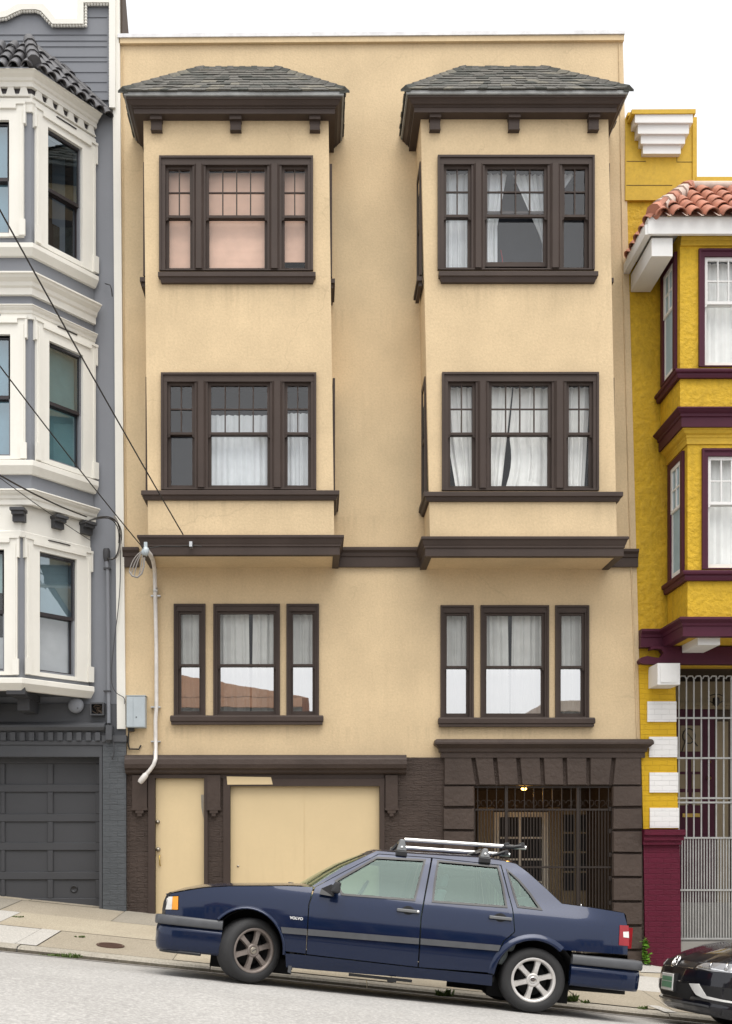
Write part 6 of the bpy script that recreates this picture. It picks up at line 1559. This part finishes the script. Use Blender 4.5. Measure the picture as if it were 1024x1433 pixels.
# ------- roof rack: a thing clamped on the roof
rack = empty('roof_rack', (0, 0, 0)); rack.matrix_world = MC
tag(rack, 'silver roof bars on dark clamp feet on top of the blue sedan', 'roof rack')
def build_rack():
    vn, vf = .33, CARW-.62
    for (px, py0, py1) in ((561, 1171.5, 1194.5), (677.5, 1184.5, 1204)):
        u, w0 = CP(px, py1, .29); u2, w1 = CP(px, py0, .30)
        for s in (0, 1):
            mb = MB(); mb.hexa([(u-.05, .25, w0+.025), (u+.05, .25, w0+.025), (u+.022, .27, w1-.02), (u-.022, .27, w1-.02), (u-.05, .36, w0+.02), (u+.05, .36, w0+.02), (u+.022, .36, w1-.02), (u-.022, .36, w1-.02)])
            mb = mirror(mb) if s else mb; ft = mb.build('foot', M['footm'], rack, keep=False, bevel=.01, seg=2)
            mb = MB(); mb.box(u-.055, u+.055, .235, .33, w0-.03, w0+.024); mb = mirror(mb) if s else mb; mb.build('clamp', M['blackp'], ft, keep=False, bevel=.008)
            mb = MB(); mb.lathe([(.014, 0), (.014, .006), (0, .008)], Matrix.Translation((u, .258, w0+.06)) @ Matrix.Rotation(R(90), 4, 'X'), 10); mb = mirror(mb) if s else mb; mb.build('lock', M['chrome'], ft, keep=False)
        mb = MB(); mb.box(u-.02, u+.02, .28, CARW-.28, w1-.055, w1-.025); mb.build('cross_bar', M['blackp'], rack, keep=False, bevel=.006)
    def rail(a, b, v, r, name):
        (u0, w0), (u1, w1) = CP(*a, v), CP(*b, v); mb = MB(); mb.tube([(u0, v, w0), (u1, v, w1)], r, 12); o = mb.build('rail', M['silver'], rack, keep=False)
        return (u0, w0), (u1, w1), o
    A, B, o1 = rail((566, 1175), (735.8, 1186.5), .40, .021, 'n'); A2, B2, o2 = rail((562, 1185.8), (713, 1196.2), 1.12, .021, 'f')
    for (px, py, v, o, t) in ((707, 1183.5, .40, o1, 0), (728, 1183.5, .40, o1, 1), (668, 1193, 1.12, o2, 0), (706, 1194, 1.12, o2, 1)):
        u, w_ = CP(px, py, v); mb = MB(); mb.hexa([(u-.035, v-.035, w_-.028), (u+.045, v-.035, w_-.022), (u+.03, v-.03, w_+.035), (u-.015, v-.03, w_+.025), (u-.035, v+.035, w_-.028), (u+.045, v+.035, w_-.022), (u+.03, v+.03, w_+.035), (u-.015, v+.03, w_+.025)])
        mb.build('rail_clip', M['blackp'], o, keep=False, bevel=.006)
    for (p, q, v) in (((707, 1185), (729, 1184), .37), ((655, 1196.5), (673, 1189.5), .9), ((548, 1190), (561, 1176), .7), ((688, 1197), (706, 1192), 1.05)):
        a, b = CP(*p, v), CP(*q, v); mb = MB(); mb.tube([(a[0], v, a[1]), ((a[0]+b[0])/2, v, (a[1]+b[1])/2-.006), (b[0], v, b[1])], .020, 8); mb.build('strap', M['blackp'], rack, keep=False)
build_rack()

# ================================================================== black car at the right edge
BC = empty('parked_car', (0, 0, 0))
Mb = car_matrix(Vector((3.60, -5.72, -1.475 - .1055*(3.60+.64)+.062))); BC.matrix_world = Mb; Mbi = Mb.inverted()
tag(BC, 'glossy black car with a green number plate parked behind the blue sedan', 'car')
def build_black():
    Wd = 1.80
    plan = [(0, .62), (.05, .40), (.12, .235), (.22, .135), (.38, .062), (.60, .015), (.90, .0)]
    pu = lambda v: lerp_tab(plan, min(v, Wd-v))
    prof = [(.10, .17), (.055, .20), (.03, .235), (.022, .27), (.03, .30), (.016, .335), (.008, .40), (.006, .46), (.012, .52), (.028, .585), (.05, .635), (.085, .675), (.13, .705), (.25, .775), (.45, .862), (.70, .93), (1.0, .975), (1.25, 1.005)]
    def SF(v, k):     # k: position along the profile, 0..len-1
        k = max(0, min(len(prof)-1.001, k)); i = int(k); t = k-i; a, b = prof[i], prof[i+1]; du, w_ = a[0]+(b[0]-a[0])*t, a[1]+(b[1]-a[1])*t
        e = min(v, Wd-v); fade = max(0.0, 1-max(0, du-.1)/.9)
        dw = -.10*max(0, (w_-.6)/.35)*max(0, 1-e/.55)**2 - .02*max(0, 1-e/.3)
        return Vector((du + pu(v)*fade, v, w_ + dw))
    nv, nk = 60, 68; K = len(prof)-1.0
    mb = MB(); vs = [SF(Wd*i/nv, K*j/nk) for i in range(nv+1) for j in range(nk+1)]
    mb.add(vs, [(i*(nk+1)+j, i*(nk+1)+j+1, (i+1)*(nk+1)+j+1, (i+1)*(nk+1)+j) for i in range(nv) for j in range(nk)], 0, True)
    # flanks with wheel arches
    arch = [(.98+.36*math.cos(R(a)), .31+.36*math.sin(R(a))) for a in range(172, 7, -11)]; arch2 = [(3.55+.36*math.cos(R(a)), .31+.36*math.sin(R(a))) for a in range(172, 7, -11)]
    fl = [(.61, .22)] + arch + [(1.36, .20), (3.17, .20)] + arch2 + [(3.93, .25), (4.28, .30), (4.32, .75), (4.20, .98), (3.6, 1.0), (1.25, .93), (.9, .86), (.66, .78)]
    q = MB(); patch(q, fl, lambda p: Vector((p[0], (.0 if p[1] < .85 else (p[1]-.85)*.3) + (.12*((p[0]-3.6)/.7)**2 if p[0] > 3.6 else 0), p[1])), [], .08, .02)
    for s in (0, 1):
        z_ = q if not s else None
        v2 = [(x, y, z) if not s else (x, Wd-y, z) for x, y, z in q.v]; b = len(mb.v); mb.v += v2; mb.f += [[i+b for i in (f if not s else reversed(f))] for f in q.f]; mb.m += q.m; mb.sm += q.sm
    body = mb.build('body', M['black'], BC, keep=False)
    # cabin
    def lo(name, rows, mat):
        mb = MB(); n = 14; vs = []
        for (u, w_, v0, bow) in rows:
            for i in range(n+1): t = i/n; k = 1-(2*t-1)**2; vs.append((u-bow*k, v0+(Wd-2*v0)*t, w_+.03*k))
        mb.add(vs, [(i*(n+1)+j, (i+1)*(n+1)+j, (i+1)*(n+1)+j+1, i*(n+1)+j+1) for i in range(len(rows)-1) for j in range(n)], 0, True); return mb.build(name, M[mat], BC, keep=False)
    lo('windscreen', [(1.22, .94, .10, .15), (1.65, 1.22, .18, .10), (1.95, 1.38, .25, .05)], 'wglass'); lo('roof', [(1.95, 1.38, .25, .05), (2.4, 1.45, .25, 0), (3.2, 1.45, .25, 0), (3.8, 1.38, .25, 0)], 'black'); lo('rear_window', [(3.8, 1.38, .25, 0), (4.18, .98, .12, 0)], 'wglass'); lo('tailgate', [(4.18, .98, .12, 0), (4.30, .75, .05, -.03), (4.30, .30, .05, -.03)], 'black')
    for s in (0, 1):
        mb = MB(); f = (lambda y: y) if not s else (lambda y: Wd-y); mb.add([(1.3, f(.06), .94), (4.15, f(.08), .99), (3.75, f(.25), 1.37), (1.98, f(.25), 1.37)], [(0,1,2,3) if not s else (3,2,1,0)]); mb.build('side_glass', M['cglass'], BC, keep=False)
    # table of the nose for placing details
    T = []
    for i in range(181):
        for j in range(120):
            v = Wd*i/180; k = 14.5*j/119; p = Mb @ SF(v, k); d = p.y + D0; T.append((440+p.x/d*F, 1170-p.z/d*F, v, k))
    def find(px, py):
        c = sorted(((a-px)**2+(b-py)**2, v, k) for a, b, v, k in T if abs(a-px) < 9 and abs(b-py) < 9)
        c = [x for x in c if x[0] < max(6, c[0][0]+2)]
        best = min(c, key=lambda x: x[1]*.0 + x[0]); return best[1], best[2]
    def deco(name, pts, mat, parent, off=.004, rim=.01, coords_=False, mir=True, edge=.03):
        mb = MB(); poly = [(v, k*.05) for v, k in (pts if coords_ else [find(*q) for q in pts])]
        f = lambda p: SF(p[0], p[1]/.05) + Vector((-off, -off*.6 if p[0] < .4 else 0, 0)); patch(mb, poly, f, [], .03, rim, (lambda p: Vector((rim, rim*.4, 0))), edge=edge); o = mb.build(name, M[mat], parent, keep=False)
        for f_ in o.data.polygons: pass
        if mir:
            m = MB(); m.v = [(x, Wd-y, z) for x, y, z in mb.v]; m.f = [list(reversed(f_)) for f_ in mb.f]; m.m = mb.m; m.sm = mb.sm; return o, m.build(name, M[mat], parent, keep=False)
        return o
    h = deco('headlight', [(.44, 9.6), (.38, 10.9), (.25, 11.7), (.10, 12.4), (.02, 12.7), (.01, 10.0), (.12, 9.6), (.26, 9.3)], 'lampd', BC, .005, coords_=True)
    for hh, sg in ((h[0], 0), (h[1], 1)):
        for (v, k, r) in ((.15, 10.9, .045), (.27, 10.5, .035)) if not sg else ():
            c = SF(v, k); c = c + Vector((-.008, -.004, 0)); y = c.y if not sg else Wd-c.y
            mb = MB(); mb.lathe([(r, 0), (r, .012), (r*.8, .014), (r*.75, .004), (0, .002)], Matrix.Translation((c.x, y, c.z)) @ Matrix.Rotation(R(-75), 4, 'Y') @ Matrix.Rotation(R(-30 if not sg else 30), 4, 'X'), 20); mb.build('lamp_ring', M['chrome'], hh, keep=False)
        for (k0, k1, v0, v1) in ((9.75, 10.0, .40, .10),):
            mb = MB(); vs = []
            for i in range(8): v = v0+(v1-v0)*i/7; 
            vv = [(SF(v0+(v1-v0)*i/7, k_) + Vector((-.009, -.005, 0))) for k_ in (k0, k1) for i in range(8)]; vv = [Vector((p.x, Wd-p.y if sg else p.y, p.z)) for p in vv]
            mb.add(vv, [(i, i+1, 9+i, 8+i) for i in range(7)], 0, True); mb.build('light_strip', M['chrome'], hh, keep=False)
    deco('grille', [(.46, 9.5), (.46, 10.7), (.75, 11.0), (1.05, 11.0), (1.34, 10.7), (1.34, 9.5), (1.05, 9.25), (.75, 9.25)], 'blackp', BC, .003, coords_=True, mir=False)
    deco('grille_bar', [(.47, 9.35), (.47, 9.5), (1.33, 9.5), (1.33, 9.35)], 'chrome', BC, .007, .004, coords_=True, mir=False)
    deco('lower_grille', [(.50, 3.9), (.40, 6.0), (.46, 7.0), (.75, 7.25), (1.05, 7.25), (1.34, 7.0), (1.40, 6.0), (1.30, 3.9)], 'under', BC, .003, coords_=True, mir=False)
    deco('fog_recess', [(.36, 4.9), (.32, 6.9), (.06, 7.2), (.03, 5.2)], 'under', BC, .003, coords_=True)
    deco('trim_blade', [(.47, 6.9), (.33, 7.05), (.24, 5.4), (.03, 5.2), (.03, 4.95), (.28, 4.95), (.36, 5.3)], 'platew', BC, .008, coords_=True, edge=.02)
    deco('lower_trim', [(.46, 7.0), (.46, 7.18), (1.34, 7.18), (1.34, 7.0)], 'chrome', BC, .007, .004, coords_=True, mir=False)
    deco('lip', [(.22, 2.6), (.22, 3.1), (1.58, 3.1), (1.58, 2.6)], 'greyp', BC, .010, .01, coords_=True, mir=False)
    # plate with two short lines of marks, emblem
    c = SF(.90, 6.7); x0 = c.x-.035; mb = MB(); mb.box(x0, x0+.012, .735, 1.065, c.z-.085, c.z+.085); pl = mb.build('number_plate', M['platew'], BC, keep=False, bevel=.004)
    mb = MB(); mb.box(x0-.002, x0, .755, 1.045, c.z-.058, c.z+.002); mb.box(x0-.002, x0, .755, 1.045, c.z+.010, c.z+.055); mb.build('plate_field', M['plate'], pl, keep=False)
    mb = MB(); mb.box(x0+.012, x0+.06, .72, 1.08, c.z-.095, c.z+.095); mb.build('plate_mount', M['blackp'], pl, keep=False)
    e = SF(.90, 10.5); Mx = Matrix.Translation(e + Vector((-.012, 0, .0))) @ Matrix.Rotation(R(-62), 4, 'Y')
    mb = MB(); mb.lathe([(.070, 0), (.072, .012), (.064, .018), (.058, .012), (.058, 0)], Mx, 32)
    def bar(a, b): 
        a_, b_ = [Mx @ Vector((p[1], -p[0], .010)) for p in (a, b)]; mb.tube([a_, b_], .0075, 6)
    for a, b in (((-.026, .052), (0, .008)), ((0, .008), (.026, .052)), ((-.050, .028), (-.024, -.050)), ((-.024, -.050), (0, -.002)), ((0, -.002), (.024, -.050)), ((.024, -.050), (.050, .028))): bar(a, b)
    mb.build('emblem', M['chrome'], BC, keep=False)
    mb = MB(); mb.lathe([(.066, -.004), (.066, .004), (0, .004)], Mx, 24); mb.build('emblem_back', M['blackp'], BC, keep=False)
    mb = MB(); mb.box(.25, 4.2, .12, Wd-.12, .19, .26); mb.box(.35, 1.3, .40, Wd-.40, .26, .70); mb.box(1.3, 4.2, .05, Wd-.05, .26, .5); mb.build('underbody', M['under'], BC, keep=False)
    for (u, v, far) in ((.98, .13, 0), (3.55, .13, 0), (.98, Wd-.13, 1), (3.55, Wd-.13, 1)):
        Mx = Matrix.Translation((u, v, .315)) @ Matrix.Rotation(R(-90 if far else 90), 4, 'X')
        mb = MB(); mb.lathe([(.20, .07), (.205, -.02), (0, -.03)], Mx, 30)
        for k in range(5):
            a = k*2*math.pi/5; ca, sa = math.cos(a), math.sin(a); p = lambda r_, t_, h_: Mx @ Vector((r_*ca-t_*sa, r_*sa+t_*ca, h_)); mb.add([p(.03, -.03, .06), p(.205, -.045, .06), p(.205, .045, .06), p(.03, .03, .06)], [(0,1,2,3)])
        w_ = mb.build('wheel', M['rims'], BC, keep=False); mb = MB(); mb.lathe([(.20, -.12), (.29, -.12), (.312, -.09), (.315, -.04), (.315, .03), (.305, .07), (.27, .09), (.205, .085), (.20, .07)], Mx, 40); mb.build('tyre', M['rubber'], w_, keep=False)
build_black()

# ================================================================== weeds
def weed(px, py, h, spread, n, label, mat, name, cat, group=None, on=None, leafs=.05, tall=False):
    base = on or on_walk(px, py); rng = random.Random(int(px*7+py)); root = None
    mb = MB()
    for i in range(n):
        a = rng.random()*6.28; rr = spread*math.sqrt(rng.random()); z0 = h*rng.random() if tall else h*.35*rng.random()
        c = base + Vector((rr*math.cos(a), -abs(rr*math.sin(a))*.5, z0))
        if tall:
            L_ = leafs*rng.uniform(.6, 1.3); d = Vector((rng.uniform(-1, 1), rng.uniform(-1, .2), rng.uniform(-.6, .6))).normalized(); s = d.cross(Vector((0, 0, 1))).normalized()*L_*.42; u = Vector((0, 0, .015*rng.uniform(-1, 1)))
            mb.add([c, c+d*L_*.35+s+u, c+d*L_*.75+s*.7+u, c+d*L_, c+d*L_*.75-s*.7-u, c+d*L_*.35-s-u], [(0,1,2,3), (0,3,4,5)])
        else:
            d = Vector((rng.uniform(-.6, .6), rng.uniform(-.6, .6), 1)).normalized(); hh = h*rng.uniform(.4, 1); s = Vector((rng.uniform(-1, 1), rng.uniform(-1, 1), 0)).normalized()*leafs*.25
            c.z = base.z
            mb.add([c-s, c+s, c+d*hh*.6+s*.8+Vector((d.x, d.y, 0))*.01, c+d*hh+Vector((d.x, d.y, -.2))*.02, c+d*hh*.6-s*.8], [(0,1,2,3,4)])
    o = mb.build(name, mat, None)
    tag(o, label, cat, group); return o
b = Vector((X(903.5, -.16), -.14, walk_z(X(903), -.1)))
w1 = weed(903, 1348, .38, .05, 85, 'bright green leafy weed growing up the corner of the purple brick pier', M['leaf'], 'leafy_weed', 'weed', None, b, .062, True)
mb = MB(); mb.tube([b, b+Vector((.01, -.01, .2)), b+Vector((-.01, 0, .42))], [.008, .006, .003], 5); mb.build('stem', M['leaf'], w1)
G_ = 'weeds in the kerb'
def kerb_pt(px): # point on the kerb edge below a pixel column
    x = X(px, -3.74); return Vector((x, -3.76, road_z(x, -3.745)+.01))
def kerb_top(px): x = X(px, -3.6); return Vector((x, -3.57, walk_z(x, -3.57)))
weed(96, 1332, .07, .16, 60, 'low green weed tuft at the kerb edge below the dark grey garage door', M['grassm'], 'weed_tuft', 'weed', G_, kerb_pt(96), .05)
weed(72, 1330, .03, .12, 26, 'flat sparse weed at the driveway end of the kerb', M['grassm'], 'weed_tuft', 'weed', G_, kerb_pt(70), .05)
weed(620, 1386, .10, .10, 70, 'dark weed tuft at the kerb seen under the middle of the blue sedan', M['grassm'], 'weed_tuft', 'weed', G_, kerb_pt(620), .06)
weed(797, 1402, .12, .09, 60, 'weed tuft at the kerb just behind the rear wheel of the blue sedan', M['grassm'], 'weed_tuft', 'weed', G_, kerb_top(797), .06)
weed(822, 1405, .05, .05, 22, 'tiny weed on the pavement edge below the rear bumper of the blue sedan', M['grassm'], 'weed_tuft', 'weed', G_, kerb_top(820), .05)
weed(901, 1414, .05, .06, 24, 'tiny weed on the pavement edge below the front of the black car', M['grassm'], 'weed_tuft', 'weed', G_, kerb_top(901), .05)
q = on_walk(112, 1311.5); weed(112, 1311, .035, .07, 24, 'small weed in the joint beside the round iron cover', M['grassm'], 'weed_tuft', 'weed', 'weeds in the pavement joints', q, .05)
q = on_walk(24, 1283.5); weed(24, 1283, .03, .08, 24, 'small weed in a pavement joint in front of the dark grey garage door', M['grassm'], 'weed_tuft', 'weed', 'weeds in the pavement joints', q, .05)

# ================================================================== houses across the street, seen as reflections in glass and paint
def opposite(x0, x1, top, wall_m, roof_m, label, gable=0, Y=-24.0):
    root = empty('row_house', ((x0+x1)/2, Y, -1.5 - SL*(x0+x1)/2)); tag(root, label, 'house', 'houses across the street')
    zb = -3.5 - SL*x1
    mb = MB(); mb.box(x0, x1, Y-8, Y, zb, top); mb.build('wall', M[wall_m], root)
    mb = MB()
    if gable: mb.prism([Vector((x0-.3, Y+.35, top)), Vector((x1+.3, Y+.35, top)), Vector(((x0+x1)/2-.6, Y+.35, top+gable))], (0, -8, 0))
    mb.box(x0-.05, x1+.05, Y, Y+.35, top-.35, top+.02); mb.build('cornice', M[roof_m], root)
    mb = MB(); mb.box(x0-.05, x1+.05, Y, Y+.15, top-.62, top-.352); mb.build('frieze', M['h_grey'], root)
    for fl in (0, 1):
        for i in range(4):
            c = x0 + (x1-x0)*(i+.5)/4; z0 = top-2.35-fl*3
            mb = MB(); mb.box(c-.6, c-.5, Y, Y+.08, z0, z0+1.6); mb.box(c+.5, c+.6, Y, Y+.08, z0, z0+1.6); mb.box(c-.5, c+.5, Y, Y+.08, z0+1.5, z0+1.6); mb.box(c-.65, c+.65, Y, Y+.12, z0-.1, z0); fr_ = mb.build('window', M['white'], root)
            mb = MB(); mb.box(c-.5, c+.5, Y, Y+.03, z0, z0+1.5); mb.build('pane', M['dark'], fr_)
opposite(-18, -9.3, 4.6, 'h_grey', 'white', 'grey row house with white cornice across the street')
opposite(-9.2, -.5, 5.15, 'h_tan', 'h_orange', 'tan row house with orange cornice across the street', .9)
opposite(-.4, 7.4, 3.6, 'h_red', 'h_tan', 'low red row house across the street')
opposite(8.6, 16.5, 5.0, 'h_tan', 'h_tan', 'tan flat topped row house across the street', 0)
opposite(16.6, 25, 3.4, 'h_grey', 'h_orange', 'grey row house with orange cornice across the street')
